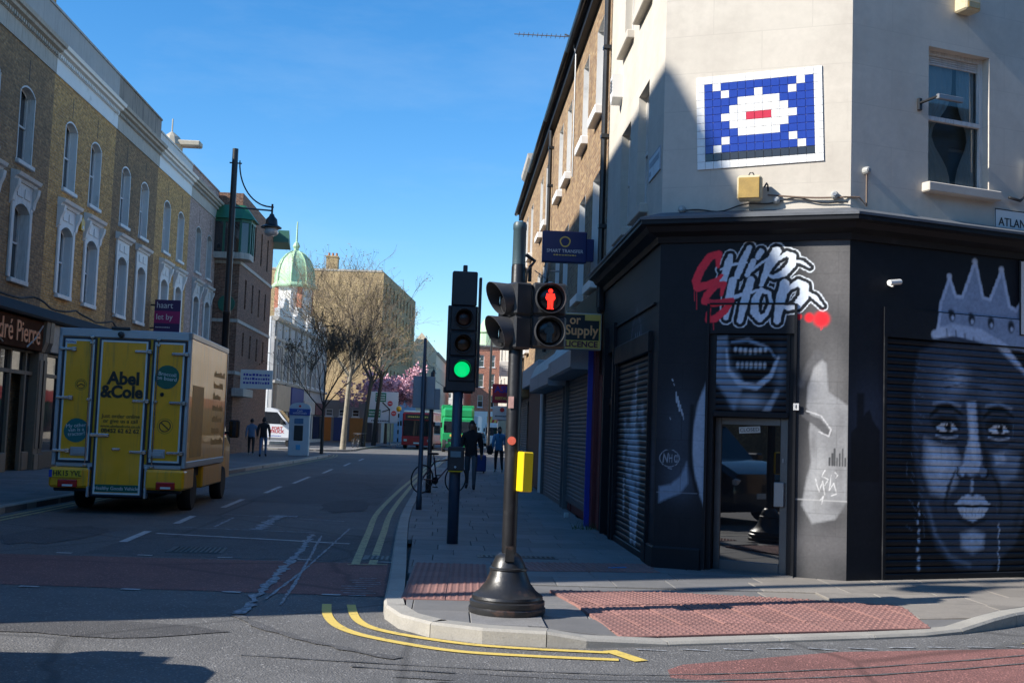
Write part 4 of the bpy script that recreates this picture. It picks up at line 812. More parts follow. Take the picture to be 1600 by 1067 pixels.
loc, rz = on_face(FC, .95, .145, 1.70); cl = thing('closed_sign', 'small pale closed sign hanging inside the door glass', 'sign', loc, rz); cl.rotation_euler = (0, R(-4), R(rz-7.6))
b = MB(); b.box(0, .25, 0, .003, 0, .075); b.build('plate', mat('sign_card', (.5, .5, .47), .6), cl); text('CLOSED', .062, BLK, cl, .125, -.002, .037, ext=.001)
loc, rz = on_face(FS, 1.15, 0, 6.75); vb = thing('wall_vent', 'cream vent cowl on the sunlit street side wall', 'vent', loc, rz); b = MB(); b.plate([(0,0),(.12,-.1),(.25,0),(.25,.35),(0,.35)], -.16, 0); b.build('cowl', PLAST, vb)
b = MB()
for k in range(4): b.box(.04, .21, -.168, -.16, .1+k*.05, .125+k*.05)
b.build('louvres', ALU, vb)
# ------------------------------------------------------------------ left terrace
BR_Y = brick('yellow_stock_brick', (.72, .40, .11), (.56, .28, .075), (.55, .43, .27), grime=(.22, .13, .06), ga=.28)
BR_D = brick('sooty_stock_brick', (.42, .24, .10), (.29, .165, .075), (.33, .26, .17), grime=(.11, .075, .045), ga=.5)
BR_P = brick('pink_painted_brick', (.50, .36, .31), (.47, .34, .29), (.42, .30, .26), grime=(.24, .18, .16), ga=.25)
BR_R = brick('right_stock_brick', (.37, .25, .12), (.29, .16, .08), (.34, .29, .21), grime=(.12, .085, .055), ga=.45)
BR_B = brick('brown_brick', (.27, .13, .08), (.19, .09, .06), (.30, .23, .17), grime=(.08, .05, .04), ga=.15)
BR_RED = brick('red_brick', (.66, .22, .12), (.55, .16, .09), (.5, .35, .26), grime=(.3, .12, .08), ga=.2)
BR_YF = brick('far_yellow_brick', (.58, .42, .21), (.48, .33, .15), (.5, .4, .26), grime=(.22, .15, .08), ga=.6)
DKW = mat('dark_shop_timber', (.035, .028, .022), .45, var=.3, vs=6); TAN = mat('tan_stone', (.22, .165, .11), .7, var=.2, vs=4, dirt=(.15, .12, .09), da=.3)
TARP = mat('black_roof_felt', (.02, .02, .022), .7, var=.4, vs=5, bump=.4, bs=12)
BRONZE = mat('brown_sign', (.085, .035, .018), .85, 0, var=.5, vs=2, bump=.03, spec=.03); COPPER = mat('copper_letters', (.95, .42, .22), .7, 0, var=.1, spec=.1)
LGREY = mat('light_grey_render', (.40, .40, .39), .8, var=.15, vs=2, dirt=(.25, .25, .25), da=.4, streak=True)
TARRED = mat('tarred_render', (.30, .26, .22), .8, var=.25, vs=1.5, dirt=(.03, .028, .026), da=.5, streak=True)
def left_house(y0, y1, label, bm, trim, centers, hood='ornate', par=None, corn=None, zs=1., partop=13.4, name='terraced_house', detail=True):
    w = y1-y0; t = thing(name, label, 'house', (-11.8, y0, 0), 90, 'terraced houses along the left side'); t.scale = (1, 1, zs); corn = corn or trim
    holes = []
    for c in centers: holes += [(c-.52, c+.52, 8.45, 10.52, .17), (c-.55, c+.55, 5.26, 7.32, .2)]
    b = MB(); wall_panel(b, 0, w, 4.5, 11.55, holes, 0, .27); b.box(0, .1, .004, .3, 4.5, 11.5); b.box(w-.1, w, .004, .3, 4.5, 11.5); b.box(0, w, .302, 9, .1, 12.3); b.build('wall', bm, t)
    b = MB(); b.box(0, w, -.035, .3, 11.55, 12.02); b.xprofile([(.3,12.02),(-.06,12.02),(-.08,12.16),(-.2,12.2),(-.22,12.28),(-.3,12.30),(-.33,12.40),(.3,12.46)], 0, w); b.build('cornice', corn, t)
    b = MB(); n = int(w/.16)
    for k in range(n): b.box(.03+k*.16, .11+k*.16, -.13, -.036, 12.03, 12.13)
    b.build('dentils', corn, t, kind='stuff')
    b = MB(); b.box(0, w, -.02, .3, 12.465, partop); b.box(-.0, w, -.06, .34, partop, partop+.07); b.build('parapet', par or LGREY, t)
    for i, c in enumerate(centers):
        w2 = sash(t, c-.52, c+.52, 8.45, 10.52, .20, .17, fm=trim, frame=.055, sp=.1, sh=.11)
        b = MB(); lin(b, c-.52, c+.52, 8.45, 10.52, .17); b.build('reveal', trim, w2)
        w1 = sash(t, c-.55, c+.55, 5.26, 7.32, .20, .2, fm=trim, frame=.06, sp=.12, sh=.12)
        b = MB(); lin(b, c-.55, c+.55, 5.26, 7.32, .2); b.build('reveal', trim, w1)
        b = MB(); b.bbox(c-.74, c-.56, -.07, .0, 5.26, 7.3, .015); b.bbox(c+.56, c+.74, -.07, 0, 5.26, 7.3, .015)
        a = arc_pts(c-.55, c+.55, 7.32, .2, 10); zt = 7.86
        for k in range(10): b.add([(a[k][0],-.06,a[k][1]),(a[k+1][0],-.06,a[k+1][1]),(a[k+1][0],-.06,zt),(a[k][0],-.06,zt)], [(0,1,2,3)]); b.add([(a[k][0],-.06,a[k][1]),(a[k+1][0],-.06,a[k+1][1]),(a[k+1][0],0,a[k+1][1]),(a[k][0],0,a[k][1])], [(3,2,1,0)])
        b.box(c-.74, c-.55, -.06, 0, 7.3, zt); b.box(c+.55, c+.74, -.06, 0, 7.3, zt)
        for s_ in (-1, 1): b.bbox(c+s_*.27-.2, c+s_*.27+.2, -.085, -.06, 7.47, 7.74, .012)
        b.build('surround', trim, w1)
        h = MB(); h.xprofile([(0,zt),(-.1,zt),(-.14,zt+.08),(-.22,zt+.11),(-.26,zt+.2),(0,zt+.26)], c-.84, c+.84)
        for s_ in (-1, 1):
            if hood == 'ornate': h.xprofile([(0,7.2),(-.09,7.3),(-.12,7.5),(-.2,7.7),(-.22,zt-.003),(0,zt-.003)], c+s_*.74-.09, c+s_*.74+.09)
        h.build('hood', trim, w1)
        h = MB(); h.box(c-.012, c+.012, -.008, 0, 10.7, 11.3); h.build('wall_tie', DKW, t)
    return t
def lin(b, xa, xb, za, zb, rise, d=.21, e=.004, fw=.045):
    a = arc_pts(xa, xb, zb, rise, 8); a2 = [(x*(1)+0, z+fw) for x, z in a]
    b.add([(xa+e,-.01,za),(xa+e,d,za),(xa+e,d,a[0][1]),(xa+e,-.01,a[0][1])], [(0,1,2,3)]); b.add([(xb-e,-.01,za),(xb-e,d,za),(xb-e,d,a[0][1]),(xb-e,-.01,a[0][1])], [(3,2,1,0)])
    for k in range(8):
        (p, q), (r, s_) = a[k], a[k+1]; b.add([(p,-.01,q-e),(r,-.01,s_-e),(r,d,s_-e),(p,d,q-e)], [(0,1,2,3)]); b.add([(p,-.01,q-e),(r,-.01,s_-e),(r,-.01,s_+fw),(p,-.01,q+fw)], [(0,1,2,3)])
    b.box(xa-fw, xa+e-.001, -.011, 0, za, a[0][1]); b.box(xb-e+.001, xb+fw, -.011, 0, za, a[0][1])
def left_shop(t, w, fm, door, glassx, pil=DKW, fz=(3.45, 4.28), fy=-.28):
    b = MB(); b.bbox(.35, w-.35, fy, -.0, fz[0], fz[1], .02); f = b.build('fascia', fm, t)
    b = MB(); b.xprofile([(.0,4.30),(-.42,4.30),(-.46,4.36),(-.40,4.42),(.0,4.72)], 0, w); b.build('shop_cornice', TARP, t)
    for x in (0, w-.34):
        b = MB(); b.bbox(x, x+.34, -.20, .1, .1, 3.42, .015); b.bbox(x-.0, x+.34, -.25, -.19, .1, .55, .015); b.bbox(x+.05, x+.29, -.23, -.19, .7, 3.2, .012); b.xprofile([(0,3.42),(-.24,3.42),(-.34,3.7),(-.36,4.29),(0,4.29)], x+.02, x+.32); b.build('pilaster', pil, t)
    b = MB(); xs = [.36]+list(glassx)+[w-.36]
    b.box(.35, w-.35, .02, .1, .1, .62) if not door else None
    for xa in xs[1:-1]: b.bbox(xa-.05, xa+.05, -.06, .06, .1, 3.42, .01)
    b.box(.35, w-.35, -.05, .05, 2.75, 2.85); b.box(.35, w-.35, -.05, .05, 3.36, 3.42); fr = b.build('shop_front', pil, t)
    for a, c in zip(xs, xs[1:]):
        isd = door and a <= door < c
        if not isd: q = MB(); q.bbox(a+.03, c-.03, -.10, .04, .1, .62, .02); q.build('stall_riser', pil, t)
        q = MB(); q.box(a+.04, c-.04, .03+(.5 if isd else 0), .04+(.5 if isd else 0), .15 if isd else .62, 2.76); q.build('pane', DG, fr)
        q = MB(); q.box(a+.04, c-.04, .03, .04, 2.85, 3.36); q.build('pane', DG, fr)
        if isd:
            q = MB(); q.bbox(a+.08, a+.16, .42, .5, .12, 2.75, .01); q.bbox(c-.16, c-.08, .42, .5, .12, 2.75, .01); q.bbox(a+.16, c-.16, .42, .5, .12, .4, .01); q.bbox(a+.16, c-.16, .42, .5, 2.5, 2.75, .01); q.build('door', pil, t)
    b = MB(); b.box(.3, w-.3, .6, .62, .1, 3.5); b.build('shop_interior', DARKROOM, t)
    return f
h1 = left_house(27.3, 33.5, 'sooty brick house with copper lettered sign over its dark shop', BR_D, WOLD, (1.75, 4.25), par=LGREY, corn=STONE)
f = left_shop(h1, 6.2, BRONZE, 4.9, (1.9, 3.4, 4.2, 5.3), TAN, fz=(3.42, 4.26)); text('André Pierre', .80, COPPER, f, 3.62, -.295, 3.84, ext=.012, sx=.92)
b = MB(); b.tube([(2.2,-.29,3.5),(2.6,-.29,3.62),(2.9,-.29,3.5)], .02, 5); b.tube([(4.6,-.29,3.47),(5.2,-.29,3.75),(5.75,-.29,4.15)], .025, 5); b.build('sign_scrolls', mat('silver_leaf', (.5, .45, .4), .4, .5), f)
h2 = left_house(33.5, 39.7, 'golden brick house with white ornate window hoods', BR_Y, WPAINT, (1.72, 4.2), par=LGREY, corn=WPAINT)
f = left_shop(h2, 6.2, mat('grubby_cream_fascia', (.42, .37, .30), .6, var=.3, vs=3, dirt=(.2, .16, .12), da=.4), 4.6, (2.0, 4.1, 5.1), DKW)
for k, (x, s_) in enumerate(((1.2, .34), (2.3, .5), (3.9, .34), (4.9, .4))):
    b = MB(); b.bbox(x, x+s_*2.2, -.285, -.281, 3.6+.1*(k % 2), 3.6+s_*.9, .002); b.build('sign_patch', mat('faded_red_sign' if k % 2 else 'faded_grey_sign', (.35, .06, .05) if k % 2 else (.3, .3, .3), .6, var=.4, vs=9), f)
h3 = left_house(39.7, 45.5, 'dark brick house with plain white hoods and tarred parapet', BR_D, WPAINT, (1.5, 4.05), hood='plain', par=TARRED, corn=STONE)
left_shop(h3, 5.8, DKW, 4.2, (2.0, 3.8, 4.8))
h4 = left_house(45.5, 51.2, 'yellow brick house beside the purple let board', BR_Y, WPAINT, (1.75, 4.2), par=WOLD, corn=WPAINT, partop=12.95)
left_shop(h4, 5.7, mat('red_fascia', (.35, .03, .03), .5), 4.2, (2.0, 3.8, 4.8))
h5 = left_house(51.2, 57.1, 'pink painted brick house at the terrace end', BR_P, WOLD, (2.0, 4.4), par=BR_P, corn=STONE, partop=12.95)
f = left_shop(h5, 5.9, DKW, 4.2, (2.0, 3.8, 4.8)); b = MB(); b.bbox(3.2, 5.0, -.31, -.285, 3.2, 4.2, .01); s2 = b.build('red_panel', mat('bright_red_sign', (.55, .03, .03), .4), f); text('K', .8, PLAST, f, 4.1, -.32, 3.75)
for k, (a, c) in enumerate(((7.0, 13.3), (13.3, 20.2), (20.2, 27.3))):
    hh = left_house(a, c, ('tall sooty brick house at the near street corner', 'tall brick house with pale hoods beside the corner one', 'tall golden brick house next to the copper lettered shop')[k], (BR_D, BR_D, BR_Y)[k], WOLD, (1.9, 4.9), zs=1.06)
    left_shop(hh, c-a, DKW, 4.6, (2.0, 4.0, 5.2))
    b = MB(); y_ = c-a; b.add([(0,-.0,13.48),(y_,-.0,13.48),(y_,0,15.1),(1.08 if k == 0 else 0,0,15.1),(0,9,13.48),(y_,9,13.48),(y_,9,15.1),(1.08 if k == 0 else 0,9,15.1)], [(0,1,2,3),(7,6,5,4),(0,3,7,4),(1,5,6,2),(3,2,6,7)]); b.build('mansard_roof', SLATE, hh)
b = MB(); b.box(-.85, -.004, .0, 7, 0, 7.7); b.build('shadow_block', BR_D, [o for o in col.objects if o.name.startswith('terraced_house') and abs(o.location.y-7.0) < .01][0])  # unseen block added to extend the corner house's shadow across the road
# chimney stacks on the left roofs
def chimney(x, y, z, w, d, h, m, label, pots=4):
    t = thing('chimney_stack', label, 'chimney', (x, y, z), 0, 'chimney stacks on the terraces'); b = MB(); b.box(-w/2, w/2, -d/2, d/2, -2.5, h); b.box(-w/2-.06, w/2+.06, -d/2-.06, d/2+.06, h, h+.15); b.build('stack', m, t)
    for k in range(pots): b = MB(); b.lathe([(.0, h+.15), (.13, h+.15), (.11, h+.5), (.13, h+.55), (.09, h+.55), (0, h+.5)], 10, (-w/2+w*(k+.5)/pots, 0, 0)); b.build('pot', mat('clay_pot', (.35, .16, .09), .8), t)
b = MB(); b.box(-12.5, -12.0, 33.3, 33.75, 12.4, 14.25); b.box(-12.55, -11.95, 33.25, 33.8, 14.25, 14.33); tag(b.build('party_wall_stack', BR_Y), 'short brick party wall stack rising through the grey parapet', 'wall')
for y, z in ((13.1, 15.2), (20.2, 15.2)): chimney(-15.5, y, z, 1.2, .8, 1.9, BR_D, 'brick chimney with clay pots on the near corner roof' if y < 15 else 'brick chimney with clay pots between tall houses')
w_ = thing('weeds', 'dry weeds sprouting from the brick stack on the left roof', 'plant', (-12.2, 33.6, 14.3))
b = MB()
for k in range(14):
    a = random.uniform(0, 6.28); l = random.uniform(.4, 1.2); p = [(random.uniform(-.1,.1), random.uniform(-.1,.1), 0)]
    for j in range(4): p.append((p[-1][0]+math.cos(a)*l*.12+random.uniform(-.03,.03), p[-1][1]+math.sin(a)*l*.12, p[-1][2]+l*.22))
    b.tube(p, [.012,.01,.008,.006,.004], 3, False)
    for j in range(5): q = p[random.randint(1, 4)]; b.add([(q[0],q[1],q[2]),(q[0]+.1,q[1]+.05,q[2]+.06),(q[0]+.05,q[1]-.05,q[2]+.1)], [(0,1,2)])
b.build('stems', mat('dry_weed', (.16, .13, .08), .9), w_)
al = thing('alarm_box', 'yellow burglar alarm box between white window hoods', 'alarm', (-11.8, 36.45, 7.45), 90); b = MB(); b.plate([(-.15,0),(.15,0),(.18,.3),(0,.4),(-.18,.3)], -.13, 0); b.build('cover', mat('alarm_yellow', (.7, .42, .02), .4), al); b = MB(); b.bbox(-.06, .06, -.14, -.13, .05, .15, .003); b.build('strobe', PLAST, al)
al = thing('alarm_box', 'small yellow alarm box beside the purple let board', 'alarm', (-11.8, 48.45, 5.6), 90); b = MB(); b.plate([(-.13,0),(.13,0),(.15,.3),(-.15,.3)], -.12, 0); b.build('cover', MATS['alarm_yellow'], al); b = MB(); b.bbox(-.05, .05, -.13, -.12, .05, .12, .003); b.build('strobe', PLAST, al)
hb = thing('let_board', 'purple and magenta let board projecting from the terrace', 'sign', (-11.8, 45.6, 5.0), 0)
PUR = mat('board_purple', (.05, .02, .10), .45, var=.08); MAG = mat('board_magenta', (.36, .015, .13), .45, var=.08)
b = MB(); b.bbox(.15, 1.15, -.02, .02, .0, 1.32, .006); b.build('board', PUR, hb); b = MB(); b.box(.152, 1.148, -.023, -.0205, .40, .88); b.build('band', MAG, hb); text('haart', .34, PLAST, hb, .22, -.024, 1.10, align='LEFT', sx=.9); text('let by', .32, PLAST, hb, .22, -.027, .64, align='LEFT', sx=.9); small_print(hb, PLAST, .5, -.0205, .24, .55, .06, 1); b = MB(); b.tube([(0,0,.2),(.2,0,.2)], .03, 6); b.build('bracket', BLKMET, hb); b = MB(); b.tube([(0,0,1.1),(.2,0,1.1)], .03, 6); b.build('bracket', BLKMET, hb)
cb = MB(); cb.tube([(-11.2+.05*math.sin(y*3), y, 4.8-.18*abs(math.sin(y*.9))) for y in np.linspace(28, 41, 44)], .03, 5); tag(cb.build('facade_cable', TARP), 'loose black cables drooping along the shop cornice on the left', 'cable')
rt = thing('roof_turret', 'small domed metal roof cowl on the far left parapet', 'roof cowl', (-12.6, 50.5, 12.9)); b = MB(); b.lathe([(.5,0),(.5,.7),(.55,.72),(.35,1.1),(.1,1.3),(.03,1.35),(.03,1.9),(0,1.95)], 12); b.build('cowl', mat('cowl_metal', (.42, .38, .3), .6), rt); b = MB(); b.bbox(.3, 1.3, -.3, .3, .7, .95, .05); b.build('hood', MATS['cowl_metal'], rt)
# ------------------------------------------------------------------ right brick terrace
SHUT = mat('grey_roller_shutter', (.13, .135, .14), .5, .3, var=.25, vs=5, bump=.05, dirt=(.05, .05, .05), da=.3)
def shutter_sheet(b, x0, x1, z0, z1, y, p=.076):
    n = int((z1-z0)/p); pr = []
    for k in range(n): z = z0+(z1-z0)*k/n; h = (z1-z0)/n; pr += [(y+.006, z), (y-.012, z+h*.15), (y-.016, z+h*.5), (y-.012, z+h*.85)]
    pr.append((y+.006, z1)); m = len(pr); b.add([(x0, a, c) for a, c in pr]+[(x1, a, c) for a, c in pr], [(i, m+i, m+i+1, i+1) for i in range(m-1)])
def right_house(y0, y1, label, centers, shop='shutter', pipe=True):
    """street side to the left of the viewer; local x runs from the far end towards the camera"""
    w = y1-y0; t = thing('terraced_house', label, 'house', (2.47, y1, 0), -90, 'brick houses along the right side')
    X = lambda Y: y1-Y; holes = []
    for c in centers: holes += [(X(c)-.45, X(c)+.45, 7.36, 9.0), (X(c)-.48, X(c)+.48, 4.3, 6.22)]
    b = MB(); wall_panel(b, 0, w, 3.6, 9.72, holes, 0, .27); b.box(0, .1, .004, .3, 3.6, 9.7); b.box(w-.1, w, .004, .3, 3.6, 9.7); b.box(0, w, .32, 8, .1, 9.7); b.build('wall', BR_R, t)
    b = MB(); b.xprofile([(-.22,9.72),(8,9.72),(4,12.6)], 0, w); b.build('roof', SLATE, t)
    b = MB(); b.box(0, w, -.14, -.0, 9.5, 9.718); b.build('eaves_board', BLACKP, t); b = MB(); b.tube([(0,-.24,9.74),(w,-.24,9.74)], .07, 8); b.build('gutter', BLKMET, t, smooth=True)
    for c in centers:
        for za, zb, hw in ((7.36, 9.0, .45), (4.3, 6.22, .48)):
            wn = sash(t, X(c)-hw, X(c)+hw, za, zb, .19, fm=WPAINT, frame=.05, sp=.14, sh=.16, sillm=WPAINT); b = MB(); e = .003
            for xx, o_ in ((X(c)-hw+e, 1), (X(c)+hw-e, 0)): b.add([(xx,-.008,za),(xx,.2,za),(xx,.2,zb),(xx,-.008,zb)], [(0,1,2,3)])
            b.add([(X(c)-hw,-.008,zb-e),(X(c)+hw,-.008,zb-e),(X(c)+hw,.2,zb-e),(X(c)-hw,.2,zb-e)], [(0,1,2,3)]); b.build('reveal', WPAINT, wn)
    if pipe:
        b = MB(); b.tube([(w-.12,-.09,9.6),(w-.12,-.09,3.7)], .05, 8)
        for z in (5, 6.5, 8, 9): b.box(w-.19, w-.05, -.145, 0, z, z+.06)
        b.build('downpipe', BLKMET, t)
    b = MB(); b.box(0, w, -.02, .3, 2.6, 3.6); b.build('shop_beam', DKW, t)
    return t
ra = right_house(18.45, 23.8, 'brick house above the licence shop beside the painted corner building', (20.1, 22.25))
rb = right_house(23.8, 29.3, 'brick house with a satellite dish beyond the licence shop', (25.35, 27.3), pipe=False)
rc = right_house(29.3, 35.3, 'brick house in the row with brown shop hoarding', (31.1, 33.1))
rd = right_house(35.3, 42.5, 'farthest brick house of the right hand row', (37.0, 39.3), pipe=False)
GFAS = mat('grey_fascia', (.30, .31, .33), .5, var=.2, vs=2, dirt=(.14, .14, .14), da=.3); MAR = mat('maroon_paint', (.14, .02, .02), .5, var=.25); BLUEP = mat('blue_paint', (.02, .04, .35), .45)
# licence shop front (house a): local x = 23.8-Y
b = MB(); b.xprofile([(.0,2.72),(-.42,2.72),(-.46,2.76),(-.46,3.05),(-.3,3.35),(0,3.35)], .2, 4.55); b.build('fascia', GFAS, ra)
b = MB(); shutter_sheet(b, .35, 4.35, .35, 2.72, -.02); b.box(.25, .35, -.1, .05, .1, 2.72); b.box(4.35, 4.45, -.1, .05, .1, 2.72); b.box(.35, 4.35, -.04, .02, .28, .36); b.build('roller_shutter', SHUT, ra)
b = MB(); b.box(.35, 4.35, .02, .1, .1, .28); b.box(.4, .9, -.0, .02, .12, .27); b.build('stall_riser', MAR, ra)
b = MB(); b.bbox(4.50, 4.58, -.16, .1, .1, 3.3, .01); b.build('blue_post', BLUEP, ra); b = MB(); b.bbox(4.60, 4.9, -.08, .1, .1, 3.6, .015); b.bbox(4.95, 5.3, -.02, .1, .1, 3.6, .015); b.build('red_pilaster', MAR, ra)
b = MB(); b.xprofile([(0,3.62),(-.40,3.66),(-.42,3.75),(-.05,4.08),(0,4.08)], .1, 4.7); b.build('canopy', TAN, ra)
b = MB(); b.bbox(4.98, 5.34, -.10, .0, 3.62, 4.15, .03); b.build('console', BLACKP, ra)
# next shops
b = MB(); b.xprofile([(.0,2.62),(-.40,2.62),(-.44,2.66),(-.44,2.98),(-.3,3.3),(0,3.3)], .1, 5.4); b.build('fascia', GFAS, rb)
b = MB(); shutter_sheet(b, .25, 5.2, .15, 2.62, -.02); b.box(.15, .25, -.1, .05, .1, 2.62); b.box(5.2, 5.3, -.1, .05, .1, 2.62); b.box(.25, 5.2, -.04, .02, .1, .17); b.build('roller_shutter', SHUT, rb)
RUST = mat('rust_brown_board', (.26, .10, .05), .7, var=.2, vs=3); b = MB()
for k in range(16): b.bbox(.5+k*.3, .78+k*.3, -.06, .0, .15, 2.9, .01)
b.build('hoarding', RUST, rc); b = MB(); b.bbox(.0, 5.95, -.25, 0, 2.95, 3.5, .02); b.build('fascia', mat('pale_fascia', (.5, .5, .5), .5), rc)
b = MB(); b.bbox(5.55, 5.75, -.12, .0, .1, 2.9, .02); b.build('white_post', WPAINT, rc)
b = MB(); b.bbox(.1, 7.0, -.35, 0, 2.7, 3.5, .03); b.build('fascia', mat('orange_fascia', (.45, .22, .08), .5), rd); b = MB(); shutter_sheet(b, .3, 6.8, .15, 2.7, -.02); b.build('roller_shutter', SHUT, rd)
# projecting signs on the right
sg = thing('shop_sign', 'yellow and black licence shop sign sticking out from the brick row', 'sign', (2.47, 18.72, 0), 0)
b = MB(); b.bbox(-1.02, -.03, -.09, .09, 3.0, 3.60, .01); b.build('case', mat('sign_case', (.45, .42, .36), .5), sg)
YB = mat('sign_yellow', (.75, .50, .10), .5, var=.1); b = MB(); b.box(-1.0, -.05, -.096, -.0915, 3.02, 3.58); b.build('yellow_face', YB, sg); b = MB(); b.box(-1.0, -.075, -.1, -.0965, 3.155, 3.48); b.box(-1.0, -.31, -.1, -.0965, 3.48, 3.57); b.build('black_band', BLK, sg)
OR = mat('sign_orange_letters', (.9, .42, .16), .5); text('or', .21, OR, sg, -.47, -.103, 3.48, sx=.9, off=.004); text('Supply', .225, OR, sg, -.36, -.103, 3.31, sx=.92, off=.005); text('LICENCE', .13, mat('sign_maroon_letters', (.12, .01, .04), .5), sg, -.36, -.1, 3.085, sx=1.05, off=.004)
b = MB(); b.tube([(-.05,0,3.5),(.1,0,3.5)], .03, 6); b.build('bracket', BLKMET, sg)
sg = thing('shop_sign', 'dark blue projecting sign with a golden ring', 'sign', (2.47, 20.3, 0), 0); NB = mat('sign_navy', (.012, .016, .10), .4, var=.1)
b = MB(); b.bbox(-.92, -.13, -.08, .08, 4.66, 5.22, .015); b.build('case', NB, sg); b = MB(); b.bbox(-.16, .0, -.06, .06, 4.7, 5.1, .01); b.build('bracket', NB, sg)
b = MB(); n = 28; GO = mat('sign_gold', (.75, .5, .08), .4)
for k in range(n):
    t0, t1 = 2*math.pi*k/n, 2*math.pi*(k+1)/n; r0, r1 = .075, .097; b.add([(-.52+r*math.cos(t)*(1+.06*math.sin(3*t)), -.084, 5.03+r*math.sin(t)) for r, t in ((r0,t0),(r1,t0),(r1,t1),(r0,t1))], [(0,1,2,3)])
b.build('gold_ring', GO, sg); text('SMART TRANSFER', .085, PLAST, sg, -.52, -.083, 4.86, sx=.95); small_print(sg, GO, -.52, -.0805, 4.79, .4, .035, 1)
sg = thing('shop_sign', 'red and blue projecting restaurant sign far along the pavement', 'sign', (2.47, 40, 0), 0); b = MB(); b.bbox(-.98, -.05, -.08, .08, 2.62, 3.28, .02); b.build('case', mat('sign_crimson', (.42, .02, .05), .4), sg)
text('ASMA', .32, mat('sign_blue_letters', (.03, .03, .35), .4), sg, -.5, -.085, 3.08, off=.008); text('RESTAURANT', .125, YB, sg, -.5, -.085, 2.78, off=.006); b = MB(); b.tube([(-.1,0,3.1),(.05,0,3.1)], .03, 6); b.build('bracket', BLKMET, sg)
sg = thing('shop_sign', 'plain white projecting sign board above the red restaurant sign', 'sign', (2.47, 42, 0), 0); b = MB(); b.bbox(-.68, -.05, -.05, .05, 3.65, 4.2, .01); b.build('board', PLAST, sg); small_print(sg, mat('sign_faint_letters', (.4, .42, .45), .5), -.36, -.0505, 3.93, .45, .25, 3); b = MB(); b.tube([(-.1,0,3.9),(.05,0,3.9)], .03, 6); b.build('bracket', BLKMET, sg)
sg = thing('shop_sign', 'white sign with a red roundel low on the far pavement', 'sign', (2.5, 46, 0), 0); b = MB(); b.bbox(-.75, -.05, -.05, .05, 2.1, 2.65, .01); b.build('board', PLAST, sg); b = MB(); b.lathe([(0,-.06),(.09,-.06),(.09,-.05)], 14, (-.38, 0, 2.5), 'y'); b.build('roundel', MATS['bright_red_sign'], sg); small_print(sg, BLK, -.4, -.0505, 2.25, .5, .1, 1)
ds = thing('satellite_dish', 'grey satellite dish on the brick house above the signals', 'dish', (2.47, 26.6, 5.4), -90); b = MB(); b.lathe([(0,.09),(.15,.075),(.3,.02),(.31,.0),(.3,.035),(.15,.09),(0,.105)], 20, (0,-.35,.05), 'y'); b.build('dish', mat('dish_grey', (.4, .41, .42), .5), ds, smooth=True); b = MB(); b.tube([(0,0,0),(0,-.25,0),(0,-.3,.05)], .02, 6); b.tube([(0,-.3,-.2),(0,-.6,.0)], .012, 5); b.build('arm', GREYM, ds)
an = thing('tv_aerial', 'silver television aerial clipped to the brick house', 'aerial', (2.2, 23.3, 6.9)); b = MB(); b.tube([(.15,0,0),(.15,0,2.6),(.05,0,2.95),(-.1,0,3.0)], .018, 6); b.build('mast', GREYM, an); b = MB(); b.tube([(.1,0,2.95),(-1.15,0,2.95)], .012, 5); b.build('boom', GREYM, an)
b = MB()
for k in range(12): b.tube([(.0-k*.095,-.14,2.95),(.0-k*.095,.14,2.95)], .006, 4)
b.build('elements', GREYM, an)
ab = thing('alarm_box', 'white alarm box low on the brick row by the dish', 'alarm', (2.47, 28.6, 5.0), -90); b = MB(); b.bbox(-.14, .14, -.12, 0, 0, .4, .02); b.build('cover', PLAST, ab); b = MB(); b.bbox(-.04, .04, -.13, -.12, .05, .1, .003); b.build('strobe', BLKMET, ab)
# ------------------------------------------------------------------ generic buildings farther off
def block(name, label, loc, rz, w, d, h, wm, rows, cols, ww, group=None, trim=None, gm=None, shop=None, cornice=None, x_in=.6, sill=True, cat='building', roof=None):
    t = thing(name, label, cat, loc, rz, group); holes = []; step = (w-2*x_in)/cols
    for z0, z1 in rows:
        for k in range(cols): c = x_in+step*(k+.5); holes.append((c-ww/2, c+ww/2, z0, z1))
    b = MB(); wall_panel(b, 0, w, 0, h, holes, 0, .18); b.box(0, .1, .004, .3, 0, h-.01); b.box(w-.1, w, .004, .3, 0, h-.01); b.box(0, w, .302, d, 0, h-.005); b.box(.1, w-.1, .004, .3, h-.05, h-.01); b.build('wall', wm, t)
    for q in holes: sash(t, q[0], q[1], q[2], q[3], .1, fm=trim or WPAINT, sill=sill, pm=gm, frame=.07, sp=.06)
    if cornice: b = MB(); b.xprofile([(.3,h),(-.1,h),(-.25,h+.15),(-.28,h+.3),(.3,h+.35)], 0, w); b.build('cornice', cornice, t)
    if shop: b = MB(); b.bbox(.1, w-.1, -.2, 0, 2.7, 3.5, .02); b.build('fascia', shop, t); b = MB(); b.box(.4, w-.4, -.03, -.005, .5, 2.65); b.build('shop_window', DG, t)
    if roof: b = MB(); b.xprofile([(-.2,h),(d+.2,h),(d/2,h+roof)], -.1, w+.1); b.build('roof', SLATE, t)
    return t
